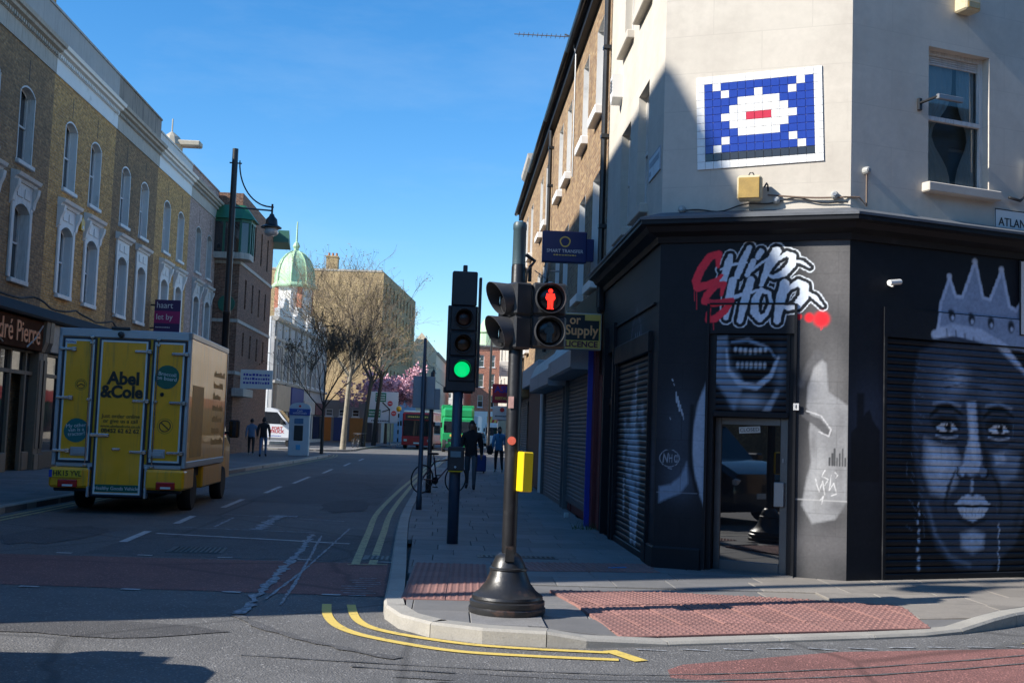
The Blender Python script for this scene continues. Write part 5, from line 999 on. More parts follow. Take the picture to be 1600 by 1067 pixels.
# brown building with the green corner bay
bb = block('office_building', 'brown brick building with a green corner bay window', (-10.6, 57.2, 0), 90, 10.2, 7, 13.0, BR_B, [(5.0, 6.2), (7.4, 8.9), (10.2, 12.0)], 4, .45, x_in=.9, trim=DKW, sill=False)
for z in (4.0, 6.55, 9.45):
    b = MB(); sweep(b, [(2.0+5,0),(0,0),(0,0)][:0] or [(0, 1.9), (0, 0), (10.2, 0)], [(-.02, z), (.05, z), (.05, z+.16), (-.02, z+.16)]); b.build('stone_band', STONE, bb)
b = MB(); b.plate([(10.0,12.2),(10.9,11.9),(10.0,12.9)], -.9, 2.5); b.build('awning_roof', mat('green_roof', (.05, .16, .11), .5), bb)
GREEN = mat('green_window_frame', (.015, .12, .075), .4); GROOF = mat('green_bay_roof', (.03, .16, .08), .45, var=.2)
b = MB(); b.prism([(-.55,1.5),(-.55,-.1),(-.25,-.5),(.9,-.5),(.9,.0),(0,.0),(0,1.5)], 9.65, 9.95); b.build('bay_base', STONE, bb)
b = MB()
for px, py in ((-.5,1.45),(-.5,.75),(-.5,-.05),(-.22,-.45),(.4,-.45),(.85,-.45)): b.box(px-.05, px+.05, py-.05, py+.05, 9.95, 11.6)
b.prism([(-.56,1.5),(-.56,-.1),(-.25,-.52),(.9,-.52),(.9,-.0),(0,0),(0,1.5)], 11.45, 11.6); by = b.build('bay_window', GREEN, bb)
for a, c in (((-.5,1.45),(-.5,.75)),((-.5,.75),(-.5,-.05)),((-.5,-.05),(-.22,-.45)),((-.22,-.45),(.4,-.45)),((.4,-.45),(.85,-.45))):
    b = MB(); b.add([(*a,9.95),(*c,9.95),(*c,11.5),(*a,11.5)], [(0,1,2,3)]); b.build('pane', DG, by)
b = MB(); lo = [(-.75,1.6),(-.75,-.15),(-.35,-.7),(1.0,-.7),(1.0,.0),(0,.0),(0,1.6)]; hi = [(-.2,1.4),(-.2,.1),(-.1,-.15),(.8,-.15),(.8,.0),(0,.0),(0,1.4)]
b.add([(x,y,11.6) for x,y in lo]+[(x,y,12.35) for x,y in hi], [(i,(i+1)%7,7+(i+1)%7,7+i) for i in range(7)]+[tuple(range(7,14)), tuple(range(7))]); b.fix = True; b.build('bay_roof', GROOF, bb)
b = MB(); b.lathe([(.30,-.06),(.42,-.06),(.42,.0),(.30,.0)], 24, (0,0,0), 'x'); b.v = [(x, y+.55, z+7.45) for x, y, z in b.v]; rw = b.build('round_window', GREEN, bb); b = MB(); b.lathe([(0,-.03),(.31,-.03),(.31,-.01)], 24, (0,.55,7.45), 'x'); b.build('pane', DG, rw)
b = MB(); b.bbox(-.5, 2.2, -.6, -.0, 2.9, 3.3, .03); b.build('entrance_canopy', STONE, bb)
sb = thing('shop_board', 'white notice board on the brown brick building', 'sign', (-10.6, 58.5, 3.35), 0); b = MB(); b.bbox(.1, 1.7, -.06, .0, 0, .95, .01); b.build('board', PLAST, sb); small_print(sb, MATS['sign_blue_letters'], .9, -.0605, .5, 1.3, .6, 3); b = MB(); b.tube([(.1,0,.5),(0,0.1,.5)], .03, 5); b.build('bracket', BLKMET, sb)
# white domed building
db = block('domed_building', 'white ornate building with a green copper corner dome', (-13.1, 86, 0), 87.8, 27, 14, 9.3, mat('stained_white_render', (.52, .51, .49), .8, var=.2, vs=1.5, dirt=(.22, .20, .18), da=.5, streak=True), [(5.0, 7.4)], 9, 1.2, x_in=.8, cornice=STONE)
for k in range(4):
    x = 1+k*6.5; b = MB(); b.plate([(x,9.65),(x+5.5,9.65),(x+5.5,10.3),(x+4.2,10.5),(x+3.5,11.3),(x+2,11.3),(x+1.3,10.5),(x,10.3)], -.1, .3); b.build('gable', WOLD, db)
b = MB(); b.plate([(.05,0),(.06,0)], 0, 0) if False else b.box(-.02, -.004, .3, 13.9, 0, 9.6); b.build('flank_paint', mat('flank_white', (.78, .77, .74), .8, var=.08, vs=1), db)
for k, (c, nm) in enumerate((((.5, .38, .28), 'cream'), ((.04, .05, .22), 'blue'), ((.5, .45, .4), 'buff'), ((.12, .03, .04), 'maroon'))):
    b = MB(); b.bbox(.5+k*6.4, 6.3+k*6.4, -.3, 0, 2.6, 4.6 if k < 2 else 3.7, .03); b.build('fascia', mat('fascia_'+nm, c, .6, var=.25, vs=2), db); b = MB(); b.box(.8+k*6.4, 6.0+k*6.4, -.05, -.005, .4, 2.55); b.build('shop_window', DG, db)
for k in range(10): b = MB(); b.bbox(.25+k*2.82, .7+k*2.82, -.12, 0, 4.7, 9.28, .03); b.build('pilaster', STONE, db)
for z_, o_ in ((4.65, .22), (7.9, .14)): b = MB(); b.bbox(0, 27, -o_, 0, z_, z_+.22, .03); b.build('string_course', STONE, db)
for k in range(9): b = MB(); b.plate([(1.0+k*2.82,7.5),(2.8+k*2.82,7.5),(1.9+k*2.82,7.88)], -.16, 0); b.build('pediment', STONE, db)
COP = mat('copper_verdigris', (.36, .55, .36), .65, var=.2, vs=2.5, dirt=(.38, .42, .2), da=.5)
def W2(x, y): a = R(87.8); dx, dy = x+13.1, y-86; return (dx*math.cos(a)+dy*math.sin(a), -dx*math.sin(a)+dy*math.cos(a))
dx_, dy_ = W2(-14.3, 104); prof = [(1.62,11.0),(1.62,13.85),(2.05,13.85),(2.1,14.0),(1.78,14.35),(1.75,15.0),(1.6,15.7),(1.3,16.4),(.8,16.95),(.35,17.2),(.22,17.25),(.22,17.45),(.34,17.65),(.22,17.95),(.08,18.1),(.09,18.2),(.06,19.9),(0,19.95)]
b = MB(); b.lathe(prof[:2]+[(0, 13.85)], 8, (dx_, dy_, 0)); b.build('drum', WOLD, db); b = MB(); b.lathe(prof[2:], 8, (dx_, dy_, 0)); dm = b.build('dome', COP, db)
for k in range(8):
    t_ = 2*math.pi*k/8; b = MB(); b.tube([(dx_+(r+.02)*math.cos(t_), dy_+(r+.02)*math.sin(t_), z) for r, z in prof[4:10]], .06, 5); b.build('rib', COP, dm)
for k in range(4): b = MB(); t_ = 2*math.pi*k/4+.5; b.box(dx_+1.56*math.cos(t_)-.2, dx_+1.56*math.cos(t_)+.2, dy_+1.56*math.sin(t_)-.2, dy_+1.56*math.sin(t_)+.2, 11.6, 13.8); b.build('drum_pier', BR_RED, db)
# yellow brick block, cream gable, far buildings
yb = block('brick_block', 'large yellow brick block with a blank sunlit flank wall', (-7.3, 120, 0), 84.6, 27, 20, 17.8, BR_YF, [(6, 8), (9.2, 11.2), (12.4, 14.4), (15.2, 16.8)], 9, 1.0, x_in=.8, trim=DKW, sill=False)
b = MB(); b.box(-.05, 27, .2, 20.1, 17.8, 18.0); b.build('coping', STONE, yb); chimney(-13, 123, 18, 1.2, 1.6, 1.5, BR_YF, 'ornate brick chimney on the yellow brick block', 3)
lowm = mat('low_shop_render', (.32, .30, .28), .8, var=.2, vs=1)
lo_ = block('shop_row', 'low shop row with orange and blue fronts under the blossom', (-13, 114.5, 0), 0, 6.4, 5, 4.2, lowm, [(2.6, 3.3)], 4, .7)
for k, (c, nm) in enumerate((((.55, .18, .03), 'orange'), ((.05, .07, .2), 'navy'), ((.5, .2, .04), 'amber'), ((.06, .06, .07), 'black'))): b = MB(); b.bbox(.2+k*1.55, 1.5+k*1.55, -.1, 0, .2, 2.5, .02); b.build('shop_door', mat('front_'+nm, c, .5), lo_)
cg = block('gabled_building', 'cream gabled building where the street bends away', (-5.6, 150, 0), 0, 3.7, 18, 11.6, mat('cream_far', (.78, .66, .48), .8, var=.12, vs=1), [(5, 6.6), (8, 9.8)], 3, .6, trim=DKW)
b = MB(); b.plate([(-.2,11.6),(3.9,11.6),(1.7,14.2)], 0, 18); b.build('roof', mat('cream_gable', (.78, .66, .48), .8, var=.12, vs=1), cg)
c2 = block('gabled_building', 'long cream building front along the bend', (-1.88, 150, 0), 87, 34, 8, 11.4, MATS['cream_far'], [(4.6, 6.6), (8, 10)], 12, .9, trim=DKW, cornice=STONE)
rd_ = block('red_brick_block', 'red brick corner block with stone trim at the far street end', (3.2, 172, 0), 4, 16, 14, 14.2, BR_RED, [(5.2, 7.0), (8.2, 10.2), (11.2, 13.0)], 9, .8, trim=WPAINT, cornice=STONE)
b = MB(); b.box(.0, 16, -.06, -.004, 0, 4.6); b.build('white_ground_floor', WPAINT, rd_); b = MB(); b.lathe([(1.2,14.2),(1.2,16.5),(1.5,16.6),(1.3,17.6),(.7,18.6),(0,19)], 10, (2.5,2.5,0)); b.build('turret', COP, rd_)
b = MB(); b.plate([(4,14.5),(6.5,14.5),(5.25,16.8)], 0, .5); b.plate([(10,14.5),(12.5,14.5),(11.25,16.8)], 0, .5); b.build('gable', BR_RED, rd_)
fb = block('pale_block', 'pale rendered building closing the view behind the traffic', (-4, 215, 0), 0, 12, 12, 10.5, mat('pale_far', (.6, .55, .48), .8, var=.1, vs=1), [(4.5, 6.5), (7.5, 9.4)], 8, .8, cornice=STONE)
fb2 = block('pale_block', 'white rendered building beyond the red brick block', (8.5, 205, 0), 0, 22, 12, 12, mat('white_far', (.68, .66, .62), .8, var=.1, vs=1), [(4.5, 6.5), (8.5, 10.4)], 12, .9, cornice=STONE)
re_ = block('grey_flank_building', 'taller building with grey rendered flank and roof railings', (2.92, 47.4, 0), -90, 4.0, 10, 12.0, LGREY, [(5, 6.8), (8.4, 10.4)], 1, 1.1, cornice=STONE, shop=mat('dark_green_fascia', (.03, .06, .04), .5))
b = MB()
for k in range(24): x = 3.85; b.tube([(x, .3+k*.4, 12.3), (x, .3+k*.4, 13.2)], .025, 4)
b.tube([(3.85,.3,13.1),(3.85,9.7,13.1)], .03, 4); b.tube([(3.85,.3,12.6),(3.85,9.7,12.6)], .03, 4)
for k in range(9): b.tube([(3.85-k*.4,.35,12.3),(3.85-k*.4,.35,13.2)], .025, 4)
b.build('roof_railing', BLKMET, re_)
block('terrace_block', 'pale street block set back beyond the grey flank building', (4.6, 108, 0), -87, 44, 10, 11, mat('pale_terrace', (.5, .45, .38), .8, var=.15, vs=1), [(4.6, 6.4), (7.8, 9.6)], 14, .9, shop=mat('dull_red_fascia', (.25, .05, .05), .5))
block('rear_block', 'brick block across the junction facing the corner shop', (-26, -14, 0), 180, 20, 8, 10, BR_R, [(4.6, 6.4), (7.4, 9)], 6, 1.1, shop=DKW)
block('rear_block', 'long brick block behind the junction', (26, -26, 0), 180, 50, 8, 11, BR_R, [(4.6, 6.4), (7.6, 9.4)], 12, 1.1, shop=DKW)
ab_ = block('viaduct_block', 'long brick block across the side road facing the crowned mural', (40, 12.5, 0), 199.6, 36.5, 8, 10.5, BR_R, [(4.6, 6.4), (7.6, 9.4)], 12, 1.1, shop=DKW)
# ------------------------------------------------------------------ traffic signals and posts
RUBBER = mat('black_rubber', (.018, .018, .019), .8, var=.25); SIGB = mat('signal_black', (.022, .023, .026), .45, var=.25, vs=6, bump=.08, dirt=(.06, .06, .06), da=.15); VIS = mat('visor_grey', (.045, .046, .05), .5, var=.2)
BLUEG = mat('blue_grey_post', (.035, .055, .085), .4, var=.25, vs=5, bump=.08, dirt=(.07, .07, .08), da=.2); POSTB = mat('glossy_black_post', (.016, .016, .018), .38, var=.4, vs=6, bump=.12, bs=25, dirt=(.05, .05, .05), da=.15, spec=.35)
DARKL = glass_dark('unlit_lens', (.012, .012, .014), .2, .5, .1); CASTB = mat('cast_iron_base', (.02, .02, .021), .36, 0, var=.45, vs=5, bump=.25, bs=18, dirt=(.16, .08, .05), da=.2)
def signal_head(parent, x, y, z, rz, n, w=.31, h=.29, lens=(), r=.105, vis=.2, gap=.0):
    """n aspects, top one first; lens lists (material, figure material or None) for each"""
    b = MB()
    for k in range(n): b.bbox(-w/2, w/2, -.0, .17, -(k+1)*h+.004, -k*h-.004, .018)
    b.box(-w/2+.02, w/2-.02, .02, .16, -n*h+.02, -.02)
    hd = b.build('signal_head', SIGB, parent, loc=(x, y, z), rot=(0, 0, R(rz)))
    for k in range(n):
        cz = -(k+.5)*h; b = MB(); N = 24; vs = []; fs = []
        for i in range(N):
            t = 2*math.pi*i/N; L_ = vis*(.62+.38*math.sin(t)) if vis > .12 else vis; ro = r*1.16
            vs += [(ro*math.cos(t), .0, cz+ro*math.sin(t)), (ro*math.cos(t), -L_, cz+ro*math.sin(t)), (ro*.965*math.cos(t), -L_, cz+ro*.965*math.sin(t)), (ro*.965*math.cos(t), -.004, cz+ro*.965*math.sin(t))]
        for i in range(N):
            j = (i+1) % N
            for q in range(3): fs.append((i*4+q, j*4+q, j*4+q+1, i*4+q+1))
        b.add(vs, fs); b.fix = True; b.build('visor', VIS, hd, smooth=True, auto=40)
        m, fig = lens[k]; b = MB(); b.lathe([(0,-.022),(r*.5,-.019),(r*.85,-.010),(r,0)], 24, (0,0,cz), 'y'); b.build('lens', m, hd, smooth=True)
        if fig:
            f = MB(); s = r*1.35
            f.plate([(s*.13*math.cos(t), cz+s*.43+s*.13*math.sin(t)) for t in np.linspace(0, 6.0, 10)], -.028, -.023)
            f.plate([(-s*.22,cz+s*.28),(s*.22,cz+s*.28),(s*.28,cz+s*.02),(s*.20,cz-s*.12),(s*.16,cz-s*.05),(s*.15,cz-s*.52),(s*.2,cz-s*.6),(s*.02,cz-s*.6),(0,cz-s*.15),(-s*.02,cz-s*.6),(-s*.2,cz-s*.6),(-s*.15,cz-s*.52),(-s*.16,cz-s*.05),(-s*.20,cz-s*.12),(-s*.28,cz+s*.02)], -.0275, -.0235); f.build('figure', fig, hd)
    return hd
REDL = emis('red_man_light', (1, .02, .01), 1.6, (.3, .01, .01)); GRNL = emis('green_light', (.0, .62, .16), .6, (.0, .3, .1)); GDIM = mat('dim_green_figure', (.01, .04, .055), .4)
RDIM = mat('dim_red_lens', (.035, .008, .006), .25, var=.2); ADIM = mat('dim_amber_lens', (.05, .018, .004), .25, var=.2)
sp_ = thing('traffic_signal', 'black signal post with bell base, red man lamp and yellow button box', 'traffic light', (.555, 9.86, .105))
b = MB(); b.lathe([(.315,0),(.325,.015),(.325,.05),(.312,.062),(.318,.075),(.318,.105),(.298,.118),(.302,.13),(.296,.15),(.245,.185),(.192,.25),(.166,.315),(.151,.355),(.160,.365),(.158,.378),(.146,.384),(.133,.42),(.110,.465),(.082,.495),(.066,.50)], 40); b.build('base', CASTB, sp_, smooth=True, auto=35)
b = MB(); b.plate([(-.04,.44),(.04,.44),(.03,.56),(-.03,.56)], -.145, -.06); b.build('base_hatch', CASTB, sp_)
b = MB(); b.lathe([(.062,.49),(.0615,2.94),(.058,2.95),(.058,2.96)], 20); b.build('pole', POSTB, sp_, smooth=True, auto=35)
b = MB(); b.lathe([(.058,2.95),(.0565,3.26),(.06,3.265),(.06,3.31),(.05,3.33),(0,3.335)], 20); b.build('pole_cap', mat('cap_teal', (.05, .085, .10), .4, var=.2), sp_, smooth=True, auto=35)
signal_head(sp_, .275, -.06, 2.81, 4, 2, .30, .285, ((DARKL, REDL), (DARKL, GDIM)), .112, .085)
signal_head(sp_, -.09, -.01, 2.80, -64, 2, .30, .29, ((DARKL, None), (DARKL, None)), .118, .18)
b = MB()
for z in (2.76, 2.5, 2.28): b = MB(); b.box(-.16, .2, .0, .05, z, z+.03); b.build('bracket', BLKMET, sp_)
b = MB(); b.tube([(.1,.02,2.82),(.1,.02,2.95),(.14,.02,3.0),(.06,.0,3.05)], .018, 6); b.tube([(.06,.0,2.7),(.07,-.07,2.9),(.1,.01,2.95)], .01, 5); b.build('cable_loop', BLKMET, sp_)
YBX = mat('button_box_yellow', (.82, .56, .01), .38, var=.08, vs=4, bump=.03, dirt=(.5, .3, .03), da=.1)
b = MB(); b.bbox(-.05, .05, -.09, .05, 0, .335, .008); pb = b.build('button_box', YBX, sp_, loc=(.09, -.04, 1.02), rot=(0, R(1), R(25))); b = MB(); b.bbox(.051, .057, -.085, .045, .01, .32, .002); b.build('button_panel', BLKMET, pb)
b = MB(); b.lathe([(0,-.068),(.036,-.067),(.036,-.061),(0,-.0615)], 20, (-.012, 0, 1.445), 'y'); b.build('sticker', mat('orange_pink_sticker', (.75, .14, .08), .5, var=.2, vs=20), sp_)
b = MB(); b.box(-.052, -.006, -.0685, -.06, 1.72, 1.82); b.build('sticker', mat('pale_red_sticker', (.6, .35, .3), .5, var=.3, vs=20), sp_)
# second signal, green
s2 = thing('traffic_signal', 'slim blue grey signal post showing a green lamp', 'traffic light', (.115, 15.62, .105))
b = MB(); b.lathe([(.075,0),(.075,1.0),(.07,1.02),(.068,2.2)], 16); b.build('pole', BLUEG, s2, smooth=True)
b = MB(); b.bbox(-.105, .115, -.18, -.07, .98, 1.30, .012); bx = b.build('button_box', SIGB, s2); b = MB(); b.bbox(-.07, .07, -.186, -.181, 1.16, 1.24, .003); b.build('display', mat('pale_display', (.16, .24, .26), .3), bx); b = MB(); b.bbox(-.09, .1, -.17, -.08, .965, .98, .003); b.build('yellow_trim', YBX, bx); b = MB(); b.lathe([(0,-.19),(.012,-.19),(.016,-.181)], 10, (0,0,1.03), 'y'); b.build('button', PLAST, bx)
hd = signal_head(s2, .04, -.1, 3.20, 3, 3, .36, .345, ((RDIM, None), (ADIM, None), (GRNL, None)), .105, .17)
b = MB(); b.bbox(-.215, .19, .02, .05, -1.16, .0, .01); b.bbox(-.17, .17, .0, .15, .0, .47, .015); b.box(.2, .235, .05, .16, -1.1, .4); b.bbox(-.03, .03, .04, .1, .47, .56, .008); b.build('backing_board', SIGB, hd)
b = MB(); b.bbox(-.2, .2, -.02, .06, 2.02, 2.10, .01); b.build('bracket', BLKMET, s2)
# slim posts with sign backs
p3_ = thing('sign_post', 'tall slim dark post at the kerb carrying a grey sign back', 'post', (-.494, 21.93, .105)); b = MB(); b.lathe([(.055,0),(.055,.25),(.045,.27),(.042,2.6),(.032,2.62),(.03,3.24),(0,3.25)], 14); b.build('post', BLUEG, p3_, smooth=True)
b = MB(); b.bbox(-.2, .22, .05, .07, 1.92, 2.52, .01); b.build('sign_back', mat('sign_back_grey', (.32, .33, .35), .5, .3, var=.12), p3_); b = MB(); b.tube([(0,0,2.1),(0,.06,2.1)], .02, 6); b.tube([(0,0,2.4),(0,.06,2.4)], .02, 6); b.build('clamp', GREYM, p3_)
p4_ = thing('sign_post', 'short dark kerb post with the bicycle locked to it', 'post', (-.42, 27.95, .105)); b = MB(); b.lathe([(.07,0),(.07,.3),(.055,.32),(.05,2.9),(0,2.92)], 12); b.build('post', BLKMET, p4_, smooth=True); b = MB(); b.bbox(-.2, .2, -.08, -.06, 2.0, 2.5, .01); b.build('sign_back', MATS['sign_back_grey'], p4_)
# ------------------------------------------------------------------ street lamps
def street_lamp(label, loc, rz, hz=11.0, arm=1.35):
    t = thing('street_lamp', label, 'street lamp', loc, rz, 'street lamps'); b = MB(); b.lathe([(.16,0),(.16,1.3),(.13,1.36),(.12,5.2),(.135,5.22),(.135,5.32),(.115,5.34),(.1,hz-.1),(.1,hz),(0,hz+.01)], 16); b.build('column', BLKMET, t, smooth=True, auto=40)
    b = MB(); b.tube([(0,0,8.95),(arm,0,8.92)], .03, 6); n = 14
    b.tube([(.17+(arm-.25)*(1-math.cos(k/n*math.pi/2)), 0, 10.55-1.5*math.sin(k/n*math.pi/2)) for k in range(n+1)]+[(arm+.05,0,9.04)], .028, 6); b.tube([(-.18,0,10.5),(.24,0,10.5)], .025, 5); b.tube([(arm,0,9.15),(arm,0,8.8)], .04, 6); b.tube([(.17,0,10.6),(.17,0,10.4)], .02, 5); b.build('arm', BLKMET, t)
    b = MB(); b.lathe([(0,8.82),(.07,8.8),(.1,8.72),(.19,8.62),(.22,8.42),(.36,8.34),(.36,8.31),(0,8.33)], 16, (arm,0,0)); ln = b.build('lantern', BLKMET, t, smooth=True, auto=40); b = MB(); b.lathe([(.24,8.31),(.25,8.15),(.18,8.05),(0,8.03)], 16, (arm,0,0)); b.build('glass_bowl', mat('lamp_glass', (.5, .52, .52), .15, var=.1, coat=.5), ln, smooth=True)
    return t
street_lamp('tall black street lamp with curved arm rising behind the yellow van', (-7.75, 39.9, .1), 8)
street_lamp('black street lamp standing on the far right pavement', (3.7, 106, .1), 180, 10.5, 1.2)
street_lamp('black street lamp by the near left kerb corner', (-8.0, 7.7, .1), 0)
street_lamp('small distant street lamp on the bend', (-3.2, 140, .1), 0, 10.5, 1.2)
# ------------------------------------------------------------------ yellow delivery van (x right, y forward, rear face at y = 0)
van = thing('delivery_van', 'yellow box delivery van with black lettering on its rear doors', 'van', (-5.59, 20.12, 0), 2.2)
VY = mat('van_yellow', (.90, .42, .008), .32, var=.05, vs=2, bump=.02, coat=.3, dirt=(.40, .22, .05), da=.32, streak=True); VYD = mat('van_yellow_body', (.82, .38, .008), .35, var=.08, vs=2, bump=.02, coat=.3, dirt=(.36, .2, .06), da=.3, streak=True)
VBL = mat('door_seal_blue_black', (.018, .025, .045), .5); VAL = mat('van_aluminium', (.42, .44, .46), .38, .5, var=.12); CHROME = mat('chrome', (.6, .6, .6), .18, .95, var=.1); VGR = mat('van_green', (.0, .11, .075), .4); VBK = mat('van_black_print', (.02, .018, .012), .5); VWH = mat('van_white_print', (.65, .72, .70), .5)
b = MB(); b.bbox(-1.105, 1.105, .0, 4.15, .80, 3.13, .02); b.build('box_body', VYD, van)
b = MB()
for x in (-1.115, 1.045): b.bbox(x, x+.07, -.02, .06, .80, 3.14, .01)
b.bbox(-1.115, 1.115, -.02, .06, 3.0, 3.145, .01); b.bbox(-1.045, 1.045, -.015, .06, .78, .86, .01)
for x in (-1.118, 1.05): b.bbox(x, x+.068, .06, 4.18, 3.04, 3.15, .012); b.bbox(x, x+.068, .06, 4.18, .80, .92, .012)
for x in (-1.118, 1.05): b.bbox(x, x+.068, 4.11, 4.18, .92, 3.04, .012)
b.build('box_frame', VAL, van)
def door(x0, x1, z0, z1, y=-.03):
    b = MB(); b.bbox(x0, x1, y, -.004, z0, z1, .006); d = b.build('rear_door', VBL, van)
    b = MB(); e = .035
    for q in ((x0+e,x0+e+.028,z0+e,z1-e),(x1-e-.028,x1-e,z0+e,z1-e),(x0+e+.028,x1-e-.028,z0+e,z0+e+.03),(x0+e+.028,x1-e-.028,z1-e-.03,z1-e)): b.box(q[0], q[1], y-.006, y+.001, q[2], q[3])
    b.build('white_trim', VWH, d); b = MB(); b.box(x0+e+.029, x1-e-.029, y-.004, y+.001, z0+e+.031, z1-e-.031); b.build('panel', VY, d); return d
dL = door(-1.035, -.475, .86, 2.99); dC = door(-.43, .42, .30, 2.99, -.045); dR = door(.465, 1.04, .86, 2.99)
def hinge(x, z, w=.26): b = MB(); b.bbox(x-w/2, x+w/2, -.075, -.045, z-.022, z+.022, .008); b.bbox(x+w/2-.05, x+w/2+.03, -.085, -.04, z-.035, z+.035, .008); b.build('hinge', CHROME, van)
for x, z in ((-.96,2.78),(-.97,1.95),(-.97,1.05),(.92,2.76),(.92,1.92),(.92,1.06),(.30,2.78),(.30,1.93),(.30,1.06)): hinge(x, z)
for x in (-.55, .56):
    b = MB(); b.tube([(x,-.06,.80),(x,-.06,3.02)], .012, 6)
    for z in (.82, 1.93, 2.9, 3.0): b.bbox(x-.035, x+.035, -.075, -.03, z-.02, z+.02, .005)
    b.build('lock_bar', CHROME, van)
for x in (-.66, .64): b = MB(); b.bbox(x-.15, x+.13, -.055, -.03, .97, 1.12, .01); b.bbox(x-.1, x+.1, -.07, -.055, 1.0, 1.08, .01); b.build('latch', VAL, van)
b = MB(); b.bbox(-.50, -.17, -.085, -.05, 1.30, 1.36, .012); b.build('door_handle', CHROME, van); b = MB(); b.bbox(-.12, .02, -.07, -.05, 1.08, 1.12, .008); b.build('door_latch', CHROME, van)
text('Abel', .30, VBK, dC, .01, -.052, 2.30, off=.012, sx=.95); text('&Cole', .285, VBK, dC, -.01, -.052, 2.07, off=.012, sx=.95)
text('Just order online\nor give us a call', .098, VBK, dC, .0, -.052, 1.62, line=.85, sx=.95); text('www.abelandcole.co.uk', .07, VBK, dC, .0, -.052, 1.49); text('08452 62 62 62', .1, VBK, dC, .0, -.052, 1.41, off=.002, sx=1.0)
b = MB(); b.box(-.365, .355, -.055, -.050, .375, .50); b.build('green_strip', VGR, dC); text('Healthy Goods Vehicle', .085, VWH, dC, -.005, -.0575, .437, sx=.92)
def disc(x, z, r, m, parent, name, y=-.0385): b = MB(); b.plate([(x+r*math.cos(t)*(1+.05*math.sin(t*2)), z+r*math.sin(t)) for t in np.linspace(0, 6.1, 22)], y, y+.004); return b.build(name, m, parent)
TEAL = mat('van_teal', (.0, .15, .15), .4); disc(-.73, 1.40, .205, TEAL, dL, 'round_sticker'); text('My other\nvan is a\ntractor!', .09, VWH, dL, -.73, -.0405, 1.41, rot=.1, line=.78)
disc(.73, 2.36, .205, VGR, dR, 'round_sticker'); text('Broccoli\non board', .092, VWH, dR, .73, -.0405, 2.37, rot=-.1, line=.8)
def ring(x, z, r0, r1, m, parent, name, y=-.0375, n=24):
    b = MB()
    for k in range(n): t0, t1 = 2*math.pi*k/n, 2*math.pi*(k+1)/n; b.add([(x+r*math.cos(t), y, z+r*math.sin(t)) for r, t in ((r0,t0),(r1,t0),(r1,t1),(r0,t1))], [(0,1,2,3)])
    return b.build(name, m, parent)
ring(-.70, 2.18, .062, .072, VBK, dL, 'organic_mark'); ring(-.70, 2.18, .088, .097, mat('van_faint_print', (.30, .20, .02), .5), dL, 'organic_mark'); b = MB(); b.tube([(-.76,-.038,2.15),(-.70,-.038,2.19),(-.65,-.038,2.17)], .008, 4); b.build('organic_mark', VBK, dL)
ring(.74, 1.52, .085, .1, VBK, dR, 'no_junk_mark'); ring(.74, 1.52, .125, .133, MATS['van_faint_print'], dR, 'no_junk_mark'); b = MB(); b.tube([(.67,-.038,1.58),(.81,-.038,1.46)], .009, 4); b.build('no_junk_mark', VBK, dR); b = MB(); b.lathe([(0,-.06),(.03,-.06),(.035,-.035)], 10, (.66,0,2.06), 'y'); b.build('door_stop', RUBBER, dR)
b = MB(); b.box(-1.0, -.82, -.0385, -.0345, 2.87, 2.94); b.build('maker_plate', VWH, dL); text('Paneltex', .05, mat('maker_blue', (.02, .05, .3), .4), dL, -.91, -.040, 2.905)
b = MB(); b.bbox(-.25, .07, -.05, .03, 3.14, 3.19, .01); b.build('marker_light', BLKMET, van); b = MB(); b.lathe([(0,-.09),(.05,-.08),(.055,-.02)], 12, (-.08,0,3.06), 'y'); b.build('reversing_camera', BLKMET, van)
# bumper, plate, tail lamps
for x0, x1 in ((-1.12, -.45), (.46, 1.12)): b = MB(); b.bbox(x0, x1, -.10, .25, .43, .775, .04); b.build('bumper', VY, van)
for x in (-.50, .45): b = MB(); b.bbox(x, x+.045, -.08, .1, .28, .80, .008); b.build('step_post', VAL, van)
b = MB(); b.bbox(-1.05, 1.05, -.04, .2, .37, .44, .02); b.build('under_bumper', RUBBER, van)
NPY = mat('number_plate_yellow', (.75, .50, .02), .4, var=.03); b = MB(); b.bbox(-1.11, -.575, -.125, -.1, .60, .735, .004); pt = b.build('number_plate', NPY, van); b = MB(); b.box(-1.108, -1.055, -.128, -.1255, .604, .731); b.build('euro_band', mat('euro_blue', (.02, .06, .4), .4), pt); text('HK15 YVL', .125, VBK, pt, -.81, -.127, .668, sx=.86, off=.002)
LRED = mat('tail_lamp_red', (.45, .012, .012), .15, var=.25, vs=20, coat=.6)
for x in (-.80, .82): b = MB(); b.bbox(x-.16, x+.16, -.135, -.1, .44, .57, .012); l = b.build('tail_lamp', LRED, van); b = MB(); b.bbox(x-.08, x+.09, -.140, -.136, .455, .49, .004); b.build('reflector', PLAST, l)
# chassis, side skirt, cab, wheels
b = MB(); b.bbox(-1.09, 1.09, .25, 1.0, .42, .80, .03); b.bbox(-1.09, 1.09, 1.95, 4.2, .38, .80, .03); b.box(-.8, .8, .3, 4.2, .35, .7); b.build('side_skirt', VYD, van)
b = MB(); b.box(-.5, .5, .3, 5, .25, .36); b.build('chassis', RUBBER, van)
cab = MB(); cab.fix = True; sec = [(4.2,.42,2.2,1.0),(4.2,.42,2.55,.98),(4.75,.42,2.5,.97),(5.25,.42,1.55,1.0),(6.0,.42,1.25,.98),(6.15,.42,.95,.93)]
vs = []
for y, z0, z1, hw in sec[1:]: vs += [(-hw,y,z0),(hw,y,z0),(hw*.99,y,min(1.3,z1*.9)),(hw*(.82 if z1 > 2 else .93),y,z1),(-hw*(.82 if z1 > 2 else .93),y,z1),(-hw*.99,y,min(1.3,z1*.9))]
